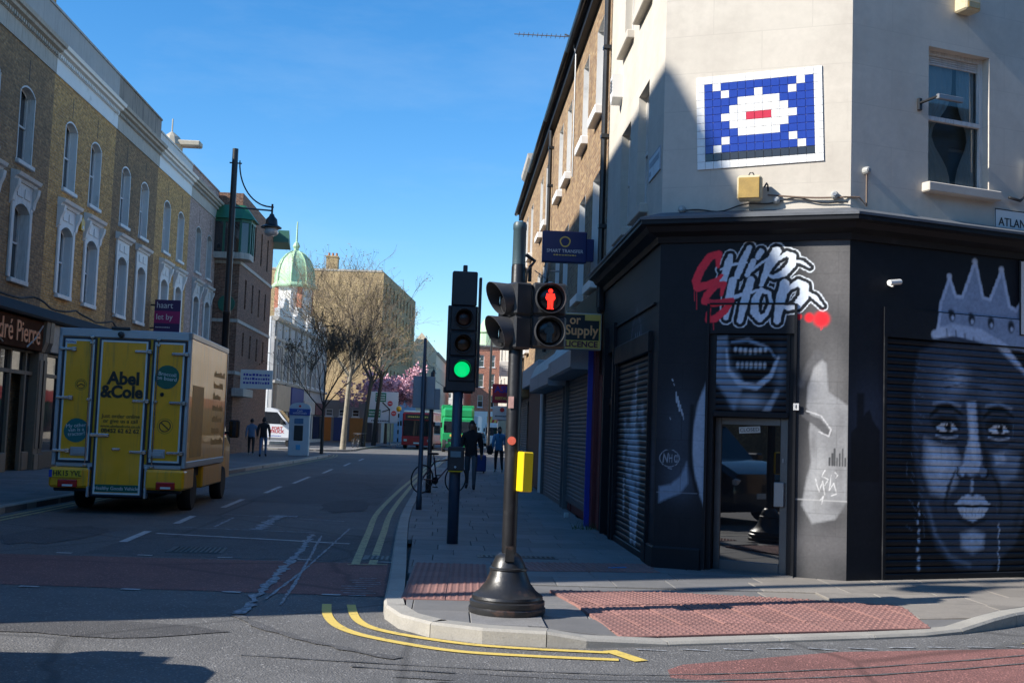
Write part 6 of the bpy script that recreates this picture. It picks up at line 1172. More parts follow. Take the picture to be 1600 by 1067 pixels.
cab.add(vs, [(i*6+k, i*6+(k+1) % 6, (i+1)*6+(k+1) % 6, (i+1)*6+k) for i in range(4) for k in range(6)]+[tuple(range(6)), tuple(24+k for k in range(6))[::-1]]); cab.build('cab', VYD, van)
for s_ in (-1, 1):
    b = MB(); b.add([(s_*.985,4.3,1.35),(s_*.995,5.15,1.35),(s_*.88,4.78,2.3),(s_*.86,4.3,2.35)], [(0,1,2,3)]); b.v = [(x+s_*.012, y, z) for x, y, z in b.v]; b.build('side_window', DG, van)
    b = MB(); b.bbox(min(s_*1.08, s_*1.30), max(s_*1.08, s_*1.30), 4.95, 5.1, 1.30, 1.68, .03); mr_ = b.build('wing_mirror', RUBBER, van); b = MB(); b.tube([(s_*.98,5.05,1.4),(s_*1.1,5.02,1.4)], .03, 6); b.build('mirror_arm', RUBBER, mr_); b = MB(); b.box(min(s_*1.10, s_*1.28), max(s_*1.10, s_*1.28), 4.942, 4.949, 1.33, 1.65); b.build('mirror_glass', DG, mr_)
def wheel(parent, x, y, r, w, rim=None, n=24):
    b = MB(); s = 1 if x > 0 else -1; b.lathe([(r*.62,-w/2),(r*.93,-w/2),(r,-w/2+.03),(r,w/2-.03),(r*.93,w/2),(r*.62,w/2)], n, (x, y, r), 'x'); wh = b.build('wheel', RUBBER, parent, smooth=True, auto=40)
    b = MB(); b.lathe([(0,s*w*.30),(r*.2,s*w*.36),(r*.25,s*w*.25),(r*.55,s*w*.28),(r*.64,s*w*.48),(r*.64,s*w*.2)], n, (x, y, r), 'x'); b.build('rim', rim or GREYM, wh, smooth=True, auto=40); return wh
for x in (-.9, .9):
    for y in (1.45, 4.95): wheel(van, x, y, .345, .24, mat('lime_rim', (.25, .40, .04), .4, .3))
for x in (-1.0, .86): b = MB(); b.box(x, x+.14, 1.0, 1.95, .62, .80); b.build('wheel_arch', RUBBER, van)
# side graphics on the sunny flank
b = MB(); b.box(1.1065, 1.1085, .35, 1.5, .98, 2.25); b.build('side_picture', mat('side_print_brown', (.52, .27, .04), .5, var=.4, vs=3), van)
for k in range(7):
    b = MB(); yy = 2.55
    while yy < 3.85-.2*(k % 3): w_ = random.uniform(.05, .14); b.box(1.1065, 1.1080, yy, yy+w_, 2.5-k*.22, 2.5-k*.22+random.uniform(.07, .13)); yy += w_+.035
    b.build('side_lettering', mat('side_print_dark', (.50, .25, .03), .5, var=.3, vs=25), van, kind='stuff')
# ------------------------------------------------------------------ cars
def car(label, loc, rz, c, group=None, suv=False, name='parked_car', L=4.3, W=1.78, H=1.48):
    t = thing(name, label, 'car', loc, rz, group); P = mat('car_paint_%d_%d_%d' % tuple(int(x*255) for x in c), c, .22, .0, var=.03, vs=2, bump=0, coat=.8)
    hb = .62*H; secs = [(-L/2,.38,.55*H,.80),(-L/2+.08,.24,.64*H,.92),(-L*.33,.20,.66*H,1),(0,.20,.66*H,1),(L*.2,.20,.65*H,1),(L*.40,.22,.60*H,.97),(L/2-.06,.26,.50*H,.88),(L/2,.36,.42*H,.78)]
    if suv: secs = [(y, z0, z1*1.08, w) for y, z0, z1, w in secs]; hb *= 1.08
    b = MB(); m = 10; vs = []
    for y, z0, z1, k in secs:
        hw = W/2*k; vs += [(-hw*.9,y,z0),(hw*.9,y,z0),(hw,y,z0+.12),(hw*1.0,y,z0+(z1-z0)*.55),(hw*.97,y,z1-.1),(hw*.86,y,z1),(-hw*.86,y,z1),(-hw*.97,y,z1-.1),(-hw,y,z0+(z1-z0)*.55),(-hw,y,z0+.12)]
    b.fix = True; b.add(vs, [(i*m+k, i*m+(k+1) % m, (i+1)*m+(k+1) % m, (i+1)*m+k) for i in range(len(secs)-1) for k in range(m)]+[tuple(range(m)), tuple((len(secs)-1)*m+k for k in range(m))[::-1]]); b.build('body', P, t, smooth=True, auto=35)
    z1 = H*(1.08 if suv else 1); zb = .63*H*(1.08 if suv else 1); g = MB(); g.fix = True; ro = [(-L*.44,zb,.80),(-L*.33,z1-.06,.70),(-L*.05,z1,.72),(L*.10,z1-.06,.70),(L*.26,zb,.82)]
    vs = []
    for y, z, k in ro: vs += [(-W/2*.93,y if abs(y) < L*.4 else y,zb-.02),(W/2*.93,y,zb-.02),(W/2*k,y,z),(-W/2*k,y,z)]
    g.add(vs, [(i*4+k, i*4+(k+1) % 4, (i+1)*4+(k+1) % 4, (i+1)*4+k) for i in range(4) for k in range(4)]+[(0,1,2,3),(19,18,17,16)]); g.build('cabin_glass', DG, t, smooth=True, auto=30)
    b = MB(); b.fix = True; b.add([(-W/2*.71,-L*.34,z1-.055),(W/2*.71,-L*.34,z1-.055),(W/2*.73,-L*.05,z1+.008),(W/2*.71,L*.11,z1-.05),(-W/2*.71,L*.11,z1-.05),(-W/2*.73,-L*.05,z1+.008)], [(0,1,2,5),(5,2,3,4)]); b.build('roof', P, t)
    for s_ in (-1, 1):
        b = MB(); b.bbox(s_*W*.33-.2, s_*W*.33+.2, L/2-.14, L/2-.02, .42*H-.02, .42*H+.14, .04); b.build('headlamp', mat('headlamp_glass', (.55, .56, .58), .1, coat=1), t); b = MB(); b.bbox(s_*W*.36-.14, s_*W*.36+.14, -L/2-.01, -L/2+.1, .5*H, .5*H+.16, .03); b.build('tail_lamp', LRED, t)
        for y in (-L*.31, L*.31): wheel(t, s_*(W/2-.1), y, .32 if not suv else .36, .2)
        b = MB(); b.bbox(s_*W*.56-.09, s_*W*.56+.09, L*.17, L*.24, zb-.02, zb+.13, .03); b.build('wing_mirror', P, t)
    b = MB(); b.bbox(-.26, .26, L/2-.02, L/2+.015, .28*H, .28*H+.11, .005); b.build('number_plate', PLAST, t); b = MB(); b.bbox(-.5, .5, L/2-.05, L/2-.005, .36*H, .44*H, .02); b.build('grille', BLKMET, t)
    return t
car('black people carrier waiting at the side road by the near left corner', (-5.1, 6.5, 0), -90, (.012, .013, .015), suv=True, L=4.6, W=1.85, H=1.82)
for k, (x, y, c, lb) in enumerate(((2.3,118,(.06,.10,.25),'small blue car in the far traffic beside the green truck'),(3.2,128,(.02,.02,.025),'dark car queueing behind the blue one'),(3.0,138,(.35,.36,.38),'silver car at the tail of the far queue'))): car(lb, (x, y, 0), 170, c, 'cars in the far queue')
# ------------------------------------------------------------------ bicycle
def bicycle(label, loc, rz, c=(.03, .03, .035), group=None, lean=0):
    t = thing('bicycle', label, 'bicycle', loc, rz, group); t.rotation_euler = (R(lean), 0, R(rz)); FR = mat('bike_paint_%d' % int(c[0]*999), c, .35)
    for x in (-.52, .52):
        b = MB(); n = 28; b.tube([(x+.325*math.cos(2*math.pi*k/n), 0, .345+.325*math.sin(2*math.pi*k/n)) for k in range(n+1)], .018, 6, False); w = b.build('wheel', RUBBER, t)
        b = MB()
        for k in range(12): b.tube([(x,.0,.345),(x+.31*math.cos(k*math.pi/6),0,.345+.31*math.sin(k*math.pi/6))], .003, 3, False)
        b.tube([(x,-.05,.345),(x,.05,.345)], .02, 6); b.build('spokes', GREYM, w)
    b = MB()
    for p, q in (((-.52,0,.345),(-.08,0,.30)),((-.08,0,.30),(-.2,0,.85)),((-.52,0,.345),(-.18,0,.75)),((-.18,0,.76),(.36,0,.82)),((-.08,0,.30),(.38,0,.74)),((.36,0,.92),(.40,0,.68)),((.40,0,.68),(.52,0,.345))): b.tube([p, q], .017, 6)
    b.build('frame', FR, t); b = MB(); b.bbox(-.36, -.10, -.07, .07, .92, .97, .02); b.tube([(-.2,0,.82),(-.22,0,.93)], .014, 5); b.build('saddle', RUBBER, t); b = MB(); b.tube([(.36,0,.9),(.34,0,1.02)], .014, 5); b.tube([(.28,-.28,1.06),(.36,-.2,1.03),(.36,.2,1.03),(.28,.28,1.06)], .013, 6); b.build('handlebar', GREYM, t)
    b = MB(); b.lathe([(0,-.01),(.09,-.01),(.09,.0),(0,.0)], 16, (-.08,.05,.30), 'y'); b.tube([(-.08,.06,.30),(-.02,.06,.15)], .01, 5); b.box(-.07, .03, .06, .15, .13, .155); b.tube([(-.08,-.06,.30),(-.14,-.06,.45)], .01, 5); b.box(-.19, -.09, -.15, -.06, .44, .465); b.build('crank', BLKMET, t)
    return t
bicycle('dark bicycle leaning on the kerb post', (-.18, 27.85, .105), 40, (.05, .02, .04), lean=3)
for k in range(3): bicycle(('parked bicycle nearest the pale tree trunk', 'parked bicycle in the middle of the far rack', 'parked bicycle at the end of the far rack')[k], (-6.8+.1*k, 86+k*2.6, .1), 75+k*12, (.03, .03, .035), 'bicycles at the far rack')
# ------------------------------------------------------------------ bus, trucks, white van
def box_vehicle(name, label, cat, loc, rz, w, l, h, body, lower=None, glass=(1.1, 2.3), dest=None, roofm=None):
    """front face at y = 0 looking towards -y"""
    t = thing(name, label, cat, loc, rz); b = MB(); b.bbox(-w/2, w/2, 0, l, .35, h, .12); b.build('body', body, t)
    b = MB(); b.bbox(-w/2+.1, w/2-.1, -.03, .02, glass[0], glass[1], .02); b.build('windscreen', DG, t)
    if lower: b = MB(); b.bbox(-w/2-.01, w/2+.01, -.05, .5, .3, glass[0]-.05, .04); b.build('front_panel', lower, t)
    if dest: b = MB(); b.bbox(-w/2+.25, w/2-.25, -.035, .0, glass[1]+.06, h-.14, .01); d = b.build('destination_panel', BLKMET, t); small_print(d, YB, 0, -.0355, (glass[1]+h-.08)/2, w-.9, .2, 1)
    for s_ in (-1, 1):
        b = MB(); b.bbox(s_*w*.38-.14, s_*w*.38+.14, -.075, -.02, .6, .78, .03); b.build('headlamp', MATS['headlamp_glass'], t); b = MB(); b.bbox(s_*(w/2+.1)-.08, s_*(w/2+.1)+.08, -.15, -.05, glass[1]-.5, glass[1]-.1, .02); b.build('wing_mirror', RUBBER, t)
        for y in (1.2, l-2.0): wheel(t, s_*(w/2-.14), y, .46, .26, n=16)
        b = MB(); b.box(min(s_*w/2, s_*(w/2+.008)), max(s_*w/2, s_*(w/2+.008)), .6, l-.6, glass[0]+.15, glass[1]-.1); b.build('side_windows', DG, t) if dest else None
    b = MB(); b.bbox(-.28, .28, -.07, -.05, .42, .54, .004); b.build('number_plate', PLAST, t)
    if roofm: b = MB(); b.bbox(-w/2+.06, w/2-.06, .1, l-.2, h-.02, h+.14, .06); b.build('roof', roofm, t)
    return t
BUSR = mat('bus_red', (.42, .015, .02), .3, var=.06, vs=1, coat=.4); TRG = mat('truck_green', (.015, .27, .09), .35, var=.08, vs=1, coat=.3)
bus = box_vehicle('bus', 'red single deck bus coming towards the junction', 'bus', (-2.5, 95, 0), -6, 2.55, 11, 2.98, BUSR, BUSR, (1.05, 2.35), 'Brixton 322', WPAINT)
tr = box_vehicle('green_truck', 'bright green box truck behind the green signal', 'truck', (.75, 87, 0), 1, 2.35, 2.0, 2.6, TRG, TRG, (1.45, 2.3)); b = MB(); b.bbox(-1.25, 1.25, 2.05, 8, .7, 3.55, .05); b.build('cargo_box', TRG, tr); b = MB(); b.bbox(-1.2, 1.2, .3, 2.1, 2.5, 3.35, .2); b.build('wind_deflector', TRG, tr); b = MB(); b.bbox(-.75, .75, -.07, -.04, .75, 1.0, .02); b.build('grille', BLKMET, tr); b = MB(); b.bbox(-.6, .3, -.07, -.05, 1.15, 1.32, .005); b.build('yellow_mark', YB, tr)
wt = box_vehicle('white_truck', 'white truck with chevron hazard board in the far traffic', 'truck', (5.2, 128, 0), -6, 2.2, 5, 2.5, PLAST, PLAST, (1.2, 2.1)); b = MB(); b.bbox(-1, 1, 1.0, 1.1, 2.6, 3.3, .01); hz = b.build('hazard_board', YB, wt)
for k in range(4): b = MB(); b.plate([(-1+k*.5,2.62),(-.75+k*.5,2.62),(-.5+k*.5,3.28),(-.75+k*.5,3.28)], .985, .999); b.build('stripe', MATS['bright_red_sign'], hz)
cv2 = box_vehicle('white_box_truck', 'tall white box truck far behind the green one', 'truck', (2.6, 146, 0), -6, 2.4, 6, 3.6, PLAST, PLAST, (1.3, 2.2))
wv = thing('white_van', 'white panel van with red and blue lettering nosing out of the side street', 'van', (-12.6, 82.0, 0), 0)
b = MB(); b.fix = True; pr = [(-3.4,.45),(-3.4,2.62),(-3.2,2.75),(.3,2.75),(.75,2.6),(1.55,1.65),(2.35,1.35),(2.5,.95),(2.5,.45)]; b.plate(pr, -1.0, 1.0); b.build('body', mat('van_white', (.75, .76, .77), .3, var=.04, coat=.4), wv)
b = MB(); b.add([(-.35,-1.004,1.65),(1.4,-1.004,1.62),(.72,-1.004,2.45),(-.35,-1.004,2.48)], [(0,1,2,3)]); b.build('side_window', DG, wv); b = MB(); b.add([(.80,-.9,2.58),(1.57,-.95,1.68),(1.57,.95,1.68),(.80,.9,2.58)], [(0,1,2,3)]); b.v = [(x+.02, y, z+.02) for x, y, z in b.v]; b.build('windscreen', DG, wv)
text('FORT\nTRUCK', .30, MATS['bright_red_sign'], wv, .75, -1.006, 1.22, line=.75, off=.006); small_print(wv, MATS['euro_blue'], .6, -1.0005, .82, .9, .12, 1)
for x in (-2.3, 1.7):
    for s_ in (-1, 1): b = MB(); b.lathe([(.0,-.1),(.36,-.1),(.36,.1),(0,.1)], 18, (x, s_*.9, .36), 'y'); b.build('wheel', RUBBER, wv)
b = MB(); b.bbox(-3.4, 2.5, -1.02, 1.02, .5, .72, .03); b.build('bump_strip', mat('grey_trim', (.2, .2, .21), .6), wv); b = MB(); b.bbox(1.0, 1.2, -1.25, -1.02, 1.6, 1.95, .03); b.build('wing_mirror', RUBBER, wv)
# ------------------------------------------------------------------ kiosk, direction sign, beacon
ks = thing('cash_kiosk', 'pale blue cash machine kiosk with arched top on the left pavement', 'kiosk', (-7.35, 57.6, .1), 4)
KP = mat('kiosk_pale_blue', (.45, .52, .56), .35, var=.12, vs=2); KB = mat('kiosk_blue', (.02, .07, .32), .4)
b = MB(); b.bbox(-.5, .5, 0, .95, .0, 2.15, .03); b.build('body', KP, ks); n = 10; b = MB(); b.plate([(-.52,2.15)]+[(-.52*math.cos(math.pi*k/n), 2.35+.28*math.sin(math.pi*k/n)) for k in range(n+1)]+[(.52,2.15)], -.03, .98); b.build('arched_top', KP, ks)
b = MB(); b.bbox(-.51, .51, -.04, .0, 2.0, 2.32, .01); h_ = b.build('header', KB, ks); text('Cash\nwithdrawals', .14, PLAST, h_, 0, -.045, 2.16, line=.75); b = MB(); b.lathe([(0,-.045),(.06,-.045),(.06,-.03)], 12, (0,0,2.45), 'y'); b.build('roundel', MATS['bright_red_sign'], ks)
b = MB(); b.bbox(-.24, .2, -.03, .01, .75, 1.5, .02); b.build('screen_recess', BLKMET, ks); b = MB(); b.bbox(-.24, .2, -.03, .01, 1.58, 1.85, .01); b.build('screen', mat('kiosk_screen', (.06, .16, .3), .2), ks); b = MB(); b.bbox(-.12, .1, -.02, .01, .3, .55, .01); b.build('blue_mark', mat('kiosk_light_blue', (.08, .35, .6), .4), ks)
dsn = thing('direction_sign', 'large white direction sign with green panels and no entry roundels', 'sign', (-5.9, 104, .1), 0)
b = MB(); b.bbox(-1.35, 1.35, -.03, .03, 1.95, 4.75, .02); b.build('board', mat('sign_white', (.62, .64, .65), .45, var=.05), dsn)
SG = mat('sign_green', (.0, .16, .07), .45); b = MB()
b.bbox(-.7, .25, -.045, -.031, 3.85, 4.65, .01); g1 = b.build('green_panel', SG, dsn); small_print(g1, PLAST, -.22, -.0455, 4.25, .8, .65, 3); b = MB(); b.bbox(-1.3, -.2, -.045, -.031, 2.45, 3.15, .01); g2 = b.build('green_panel', SG, dsn); small_print(g2, PLAST, -.75, -.0455, 2.8, .95, .5, 2)
b = MB(); b.tube([(-.05,-.04,3.8),(.65,-.04,3.15)], .05, 5); b.tube([(-.05,-.04,2.95),(.65,-.04,3.2)], .05, 5); b.tube([(.6,-.04,3.2),(.6,-.04,2.0)], .04, 5); b.build('route_lines', BLK, dsn)
for x, z in ((.62, 3.72), (.98, 2.85)): b = MB(); b.lathe([(0,-.05),(.23,-.05),(.23,-.031)], 18, (x,0,z), 'y'); ne = b.build('no_entry_roundel', MATS['sign_red'], dsn); b = MB(); b.box(x-.15, x+.15, -.054, -.0505, z-.03, z+.03); b.build('white_bar', PLAST, ne)
small_print(dsn, BLK, -.2, -.0305, 2.15, 1.6, .2, 1)
for x in (-.85, .75): b = MB(); b.tube([(x,.06,0),(x,.06,4.6)], .06, 8); b.build('leg', GREYM, dsn)
bn = thing('crossing_beacon', 'striped crossing beacon with an amber globe before the bus', 'beacon', (-4.3, 100, .1)); n = 9
b = MB(); b.lathe([(.06,0),(.06,3.0)], 10); pole_ = b.build('pole', PLAST, bn)
for k in range(4): b = MB(); b.lathe([(.063,.35+k*.7),(.063,.7+k*.7)], 10); b.build('black_band', BLK, pole_)
b = MB(); b.lathe([(0,2.95),(.15,3.0),(.22,3.15),(.22,3.3),(.14,3.42),(0,3.46)], 14); b.build('globe', mat('beacon_amber', (.8, .42, .01), .3, var=.05), bn, smooth=True)
bh = thing('blue_hoarding', 'pale blue painted hoarding beside the cream gable', 'hoarding', (-5.4, 132, 0), 0); b = MB(); b.bbox(-.9, 1.6, 0, .2, 0, 7.5, .03); b.build('panel', mat('pale_blue_panel', (.35, .5, .68), .6, var=.08), bh); b = MB(); b.bbox(-1, 1.7, -.1, .3, 7.5, 7.7, .03); b.build('coping', STONE, bh)
# ------------------------------------------------------------------ trees
BARK = mat('dark_bark', (.055, .045, .038), .9, var=.35, vs=12, bump=.5, bs=30); PLANE = mat('plane_tree_bark', (.30, .26, .19), .85, var=.5, vs=5, bump=.3, bs=20, dirt=(.2, .18, .12), da=.4); TWIG = mat('twig_brown', (.20, .15, .10), .9, var=.3, vs=6); TWIGD = mat('twig_dark', (.13, .095, .068), .9, var=.3, vs=6)
BUD = mat('yellow_bud', (.22, .17, .06), .8, var=.4, vs=3); BUDB = mat('brown_seed', (.14, .085, .04), .8, var=.4, vs=3); PINK = mat('pink_blossom', (.68, .38, .44), .8, var=.25, vs=3, rnd=False)
def tree(label, loc, h, fork, r0, spread, seed, bark, twig, leaf=None, nleaf=0, ls=.1, levels=5, up=.45, kids=(5, 4, 4, 4, 3), crook=.25, lean=0.):
    rg = random.Random(seed); t = thing('street_tree', label, 'tree', loc, 0, 'street trees'); T = MB(); C = MB(); tips = []
    def rv(k): return Vector((rg.uniform(-k, k), rg.uniform(-k, k), rg.uniform(-k, k)))
    def br(p, d, l, r, lev):
        n = 4 if lev < 2 else 3; pts = [p]; q = p.copy(); dd = d.copy()
        for i in range(n):
            dd = (dd+rv(crook)+Vector((0, 0, up*.12))).normalized(); q = q+dd*(l/n); pts.append(q.copy())
        (T if lev < 2 else C).tube(pts, [max(.006, r*(1-.55*i/n)) for i in range(n+1)], 6 if lev < 2 else 3, False)
        if lev >= levels: tips.append(pts[-1]); tips.append(pts[-2]); return
        for k in range(kids[lev]):
            f = rg.uniform(.35, 1.0) if k else 1.0; i = min(n-1, int(f*n)); s = pts[i].lerp(pts[i+1], f*n-i if f < 1 else 1)
            side = rv(1); side = (side-dd*side.dot(dd)).normalized(); nd = (dd*rg.uniform(.5, 1.0)+side*rg.uniform(.5, 1.0)*spread+Vector((0, 0, up*.5))).normalized()
            br(s, nd, l*rg.uniform(.55, .8), r*.5*(1.15 if k == 0 else .85), lev+1)
    top = Vector((lean, 0, fork)); T.tube([(0,0,-.1),(lean*.2,0,fork*.3),(lean*.6,.0,fork*.7),tuple(top)], [r0*1.25, r0, r0*.9, r0*.82], 8, False)
    for k in range(kids[0]):
        a = 2*math.pi*(k+rg.uniform(-.3, .3))/kids[0]; br(top-Vector((0, 0, rg.uniform(0, fork*.12))), Vector((math.cos(a)*spread*.8, math.sin(a)*spread*.8, rg.uniform(.6, 1.1))).normalized(), (h-fork)*rg.uniform(.34, .46), r0*.5, 1)
    T.build('trunk', bark, t, smooth=True); cr = C.build('crown', twig, t)
    if leaf:
        L_ = MB()
        for k in range(nleaf):
            p = rg.choice(tips)+rv(.12); a = rv(1).normalized()*ls*rg.uniform(.5, 1.2); b_ = a.cross(rv(1)).normalized()*ls*.6; L_.add([tuple(p), tuple(p+a+b_), tuple(p+a*1.2), tuple(p+a-b_)], [(0,1,2,3)])
        L_.build('buds', leaf, cr, kind='stuff')
    return t
tree('dark fine twigged tree in front of the domed building', (-6.8, 63.2, .1), 7.9, 2.6, .085, .55, 3, BARK, TWIGD, BUDB, 1800, .08, 5, .5, (7, 4, 4, 4, 4), .2)
tree('tall bare plane tree with a pale mottled trunk', (-6.95, 77.5, .1), 14.5, 5.2, .17, .72, 11, PLANE, TWIG, BUD, 2600, .07, 5, .35, (7, 5, 4, 4, 4), .3, .3)
tree('bare tree with a leaning trunk by the far bicycles', (-6.7, 92, .1), 12.5, 5.5, .17, .85, 23, BARK, TWIG, BUD, 2000, .08, 5, .3, (5, 4, 4, 4, 3), .3, .5)
tree('bare budding tree nearest the white direction sign', (-6.3, 99, .1), 12.5, 6.0, .17, .9, 31, BARK, TWIG, BUD, 2400, .08, 5, .25, (5, 4, 4, 4, 3), .3, .5)
tree('pink blossoming cherry tree above the direction sign', (-6.0, 112, .1), 8.2, 2.6, .14, .9, 41, BARK, TWIGD, PINK, 6500, .2, 4, .3, (6, 5, 4, 4), .25)
# ------------------------------------------------------------------ people
SKIN = mat('skin', (.32, .18, .12), .6, var=.08); 
def cloth(name, c): return mat('cloth_'+name, c, .85, var=.2, vs=9, bump=.25, bs=50)
def person(label, loc, rz, top, legs, shoes, hair, pose, scale=1., hairlen=.0, skin=SKIN, coat=0., group='people on the pavements'):
    t = thing('person', label, 'person', loc, rz, group); t.scale = (scale,)*3
    st = pose.get('stride', .18); J = dict(pel=(0,0,.95,.145), sp=(0,.01,1.14,.135), ch=(0,.02,1.36,.15), nk=(0,.02,1.50,.055), hd=(0,.045,1.60,.082), ht=(0,.035,1.665,.080))
    E_ = [('pel','sp'),('sp','ch'),('ch','nk'),('nk','hd'),('hd','ht')]
    for s, n, k in ((-1, 'l', 1), (1, 'r', -1)):
        J['hip'+n] = (s*.095, 0, .88, .095); J['kn'+n] = (s*.10, k*st*.55+.04, .49, .062); J['an'+n] = (s*.10, k*st-.05, .09+(.05 if k < 0 else 0), .043); J['to'+n] = (s*.115, k*st+.11, .045, .036)
        a = pose.get('arm'+n, (-k*.10, .0)); J['sh'+n] = (s*.185, .0, 1.41, .066+coat*.5); J['el'+n] = (s*.245, a[0]*.6-.03, 1.13, .048+coat*.5); J['wr'+n] = (s*(.255-a[1]), a[0]*1.2+.05, .90, .032+coat*.3); J['pm'+n] = (s*(.257-a[1]), a[0]*1.3+.075, .83, .030)
        E_ += [('pel','hip'+n),('hip'+n,'kn'+n),('kn'+n,'an'+n),('an'+n,'to'+n),('ch','sh'+n),('sh'+n,'el'+n),('el'+n,'wr'+n),('wr'+n,'pm'+n)]
        p = J['pm'+n]
        for q, (dy, dz, dx) in enumerate(((.03,-.075,0),(.01,-.085,0),(-.012,-.08,0),(-.03,-.065,0),(.045,-.03,-.012*s))): J['f%d%s' % (q, n)] = (p[0]+dx, p[1]+dy, p[2]+dz, .009); E_.append(('pm'+n, 'f%d%s' % (q, n)))
    names = list(J); ix = {n: i for i, n in enumerate(names)}; me = bpy.data.meshes.new('body'); me.from_pydata([J[n][:3] for n in names], [(ix[a], ix[b]) for a, b in E_], [])
    ob = bpy.data.objects.new('body', me); col.objects.link(ob); sk = ob.modifiers.new('Skin', 'SKIN'); sk.use_smooth_shade = True; sk.branch_smoothing = .4
    sv_ = me.skin_vertices[0].data
    for n, i in ix.items():
        r = J[n][3]; sv_[i].radius = (r*(1.15 if n in ('pel', 'sp', 'ch') else 1), r*(.78 if n in ('pel', 'sp', 'ch') else 1)); sv_[i].use_root = (n == 'pel')
    su = ob.modifiers.new('Sub', 'SUBSURF'); su.levels = 2; su.render_levels = 2
    dg = bpy.context.evaluated_depsgraph_get(); m2 = bpy.data.meshes.new_from_object(ob.evaluated_get(dg)); bpy.data.objects.remove(ob)
    for m in (top, legs, shoes, skin): m2.materials.append(m)
    mi = []
    for f in m2.polygons:
        x, y, z = f.center; hand = abs(x) > .17 and z < .93 and abs(x) > .2-.0
        mi.append(3 if (z > 1.505 or (hand and z < .90 and z > .7)) else (0 if (z > .90 - coat*1.5 or (abs(x) > .19 and z > .86)) else (2 if z < .13 else 1)))
    m2.polygons.foreach_set('material_index', mi); m2.polygons.foreach_set('use_smooth', [True]*len(m2.polygons)); bd = link('body', m2, t)
    b = MB(); n1, n2 = 12, 8
    for j in range(n2+1):
        v = math.pi*.72*j/n2
        for i in range(n1): u = 2*math.pi*i/n1; b.v.append((.088*math.sin(v)*math.cos(u), .02+.100*math.sin(v)*math.sin(u)-(.035 if math.sin(u) > 0 else 0)*math.sin(v), 1.645+.108*math.cos(v)-(hairlen*math.sin(v) if math.sin(u) < .35 else 0)))
    b.f = [(j*n1+i, j*n1+(i+1) % n1, (j+1)*n1+(i+1) % n1, (j+1)*n1+i) for j in range(n2) for i in range(n1)]; b.m = [0]*len(b.f); b.build('hair', hair, t, smooth=True)
    b = MB(); b.lathe([(0,.0),(.014,.004),(.012,.02),(0,.026)], 8, (0,.125,1.595), 'z'); b.build('nose', skin, t)
    for s in (-1, 1):
        b = MB(); b.lathe([(0,.014),(.010,.008),(.012,0),(0,-.004)], 8, (s*.032,.112,1.635), 'y'); b.build('eye', mat('eye_dark', (.02, .015, .012), .2), t); b = MB(); b.bbox(s*.088-.01, s*.088+.01, .01, .045, 1.59, 1.65, .008); b.build('ear', skin, t)
    b = MB(); b.bbox(-.028, .028, .108, .118, 1.555, 1.566, .004); b.build('mouth', mat('lips', (.25, .09, .07), .5), t)
    return t
BLKC = cloth('black', (.016, .016, .018)); DEN = cloth('denim', (.10, .16, .25)); JEAN = cloth('jeans', (.06, .12, .22)); BLUEJ = cloth('blue_jacket', (.07, .23, .40)); GRYT = cloth('grey_trousers', (.07, .09, .11)); WSHOE = cloth('white_shoe', (.6, .6, .6)); HAIRD = mat('dark_hair', (.012, .010, .009), .55, var=.3, vs=20); HOOD = cloth('hood', (.02, .02, .022))
person('person in denim jacket and black trousers walking away on the left pavement', (-9.2, 54.9, .1), 8, DEN, BLKC, WSHOE, HAIRD, dict(stride=.2), 1.0)
person('person in black hooded top and blue jeans beside the denim jacket', (-8.42, 53.5, .1), 4, BLKC, JEAN, BLKC, HOOD, dict(stride=-.2), 1.05, .06, coat=.03)
person('person all in black with grey trousers behind the signal post', (.62, 29.8, .11), 175, BLKC, GRYT, BLKC, HOOD, dict(stride=.22), 1.02, .08, coat=.03)
person('person in bright blue jacket with long dark hair walking away', (1.92, 42.9, .11), 5, BLUEJ, BLKC, WSHOE, HAIRD, dict(stride=.2), .98, .30, coat=.03)
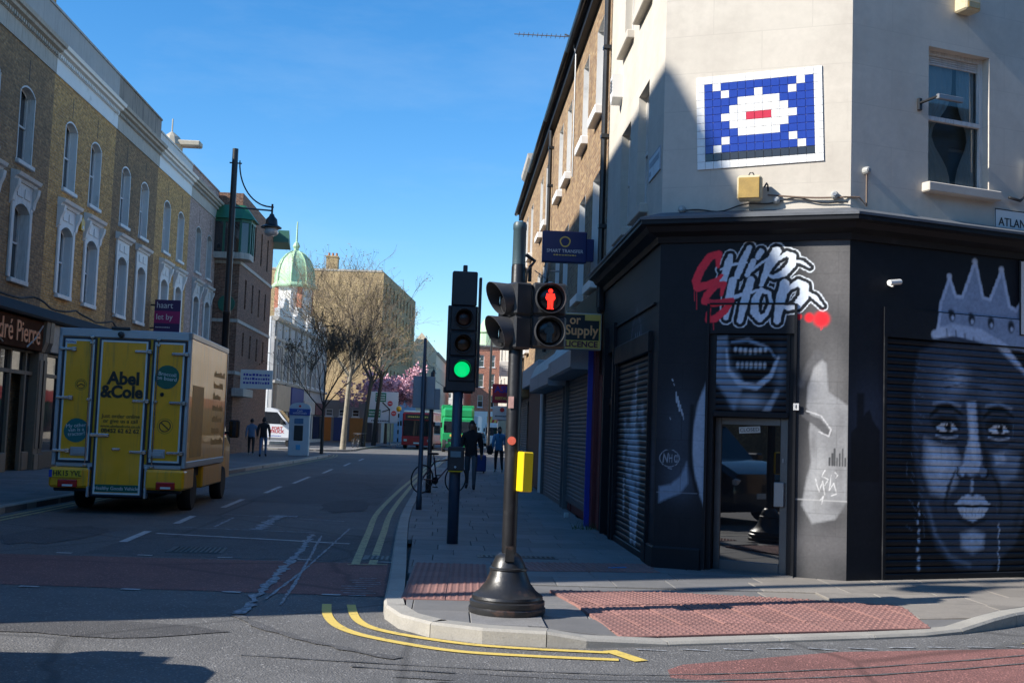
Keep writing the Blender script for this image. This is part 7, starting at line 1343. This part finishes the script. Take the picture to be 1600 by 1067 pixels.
person('person in dark coat pulling the blue suitcase', (.92, 43.0, .11), 0, BLKC, GRYT, BLKC, HAIRD, dict(stride=-.2, armr=(-.12, -.06)), 1.0, .05, coat=.04)
sc_ = thing('suitcase', 'blue wheeled suitcase with raised white handle on the pavement', 'suitcase', (1.2, 42.1, .11), 8); b = MB(); b.bbox(-.22, .22, -.13, .13, .06, .66, .04); b.build('shell', mat('suitcase_blue', (.02, .05, .20), .5, var=.15), sc_); b = MB(); b.tube([(-.13,.1,.66),(-.13,.12,1.0),(.13,.12,1.0),(.13,.1,.66)], .016, 6); b.build('handle', PLAST, sc_)
for x in (-.17, .17): b = MB(); b.lathe([(0,-.02),(.05,-.02),(.05,.02),(0,.02)], 12, (x,.1,.05), 'x'); b.build('wheel', RUBBER, sc_)
bg = thing('shoulder_bag', 'black bag at the side of the blue jacketed person', 'bag', (1.60, 42.9, .78), 0); b = MB(); b.bbox(-.13, .1, -.16, .16, 0, .34, .06); b.build('bag', BLKC, bg); b = MB(); b.tube([(0,-.12,.33),(.12,-.05,.62),(.16,.06,.62),(0,.13,.33)], .014, 5); b.build('strap', BLKC, bg)
# litter on the pavement
for k, (x, y, lb) in enumerate(((2.0,13.25,'blue plastic scrap on the pavement near the painted corner'),(2.2,21.0,'white crumpled cup by the grey shutter'))):
    b = MB(); b.bbox(-.12 if k == 0 else -.04, .12 if k == 0 else .04, -.02, .02, 0, .012 if k == 0 else .09, .006); tag(b.build('litter', mat('litter_blue', (.05, .2, .45), .5) if k == 0 else PLAST, loc=(x, y, .118), rot=(0, 0, .4)), lb, 'litter')
wd2 = MB()
for k in range(60):
    a = random.uniform(0, 6.28); l = random.uniform(.05, .16); x, y = random.uniform(-.25, .25), random.uniform(-.1, .1); wd2.add([(x,y,0),(x+.012,y,0),(x+math.cos(a)*l*.5,y+math.sin(a)*l*.5,l)], [(0,1,2)])
tag(wd2.build('weed_tuft', mat('weed_green', (.06, .10, .03), .8), loc=(2.3, 18.6, .11)), 'small green weed tuft at the foot of the red pilaster', 'plant')
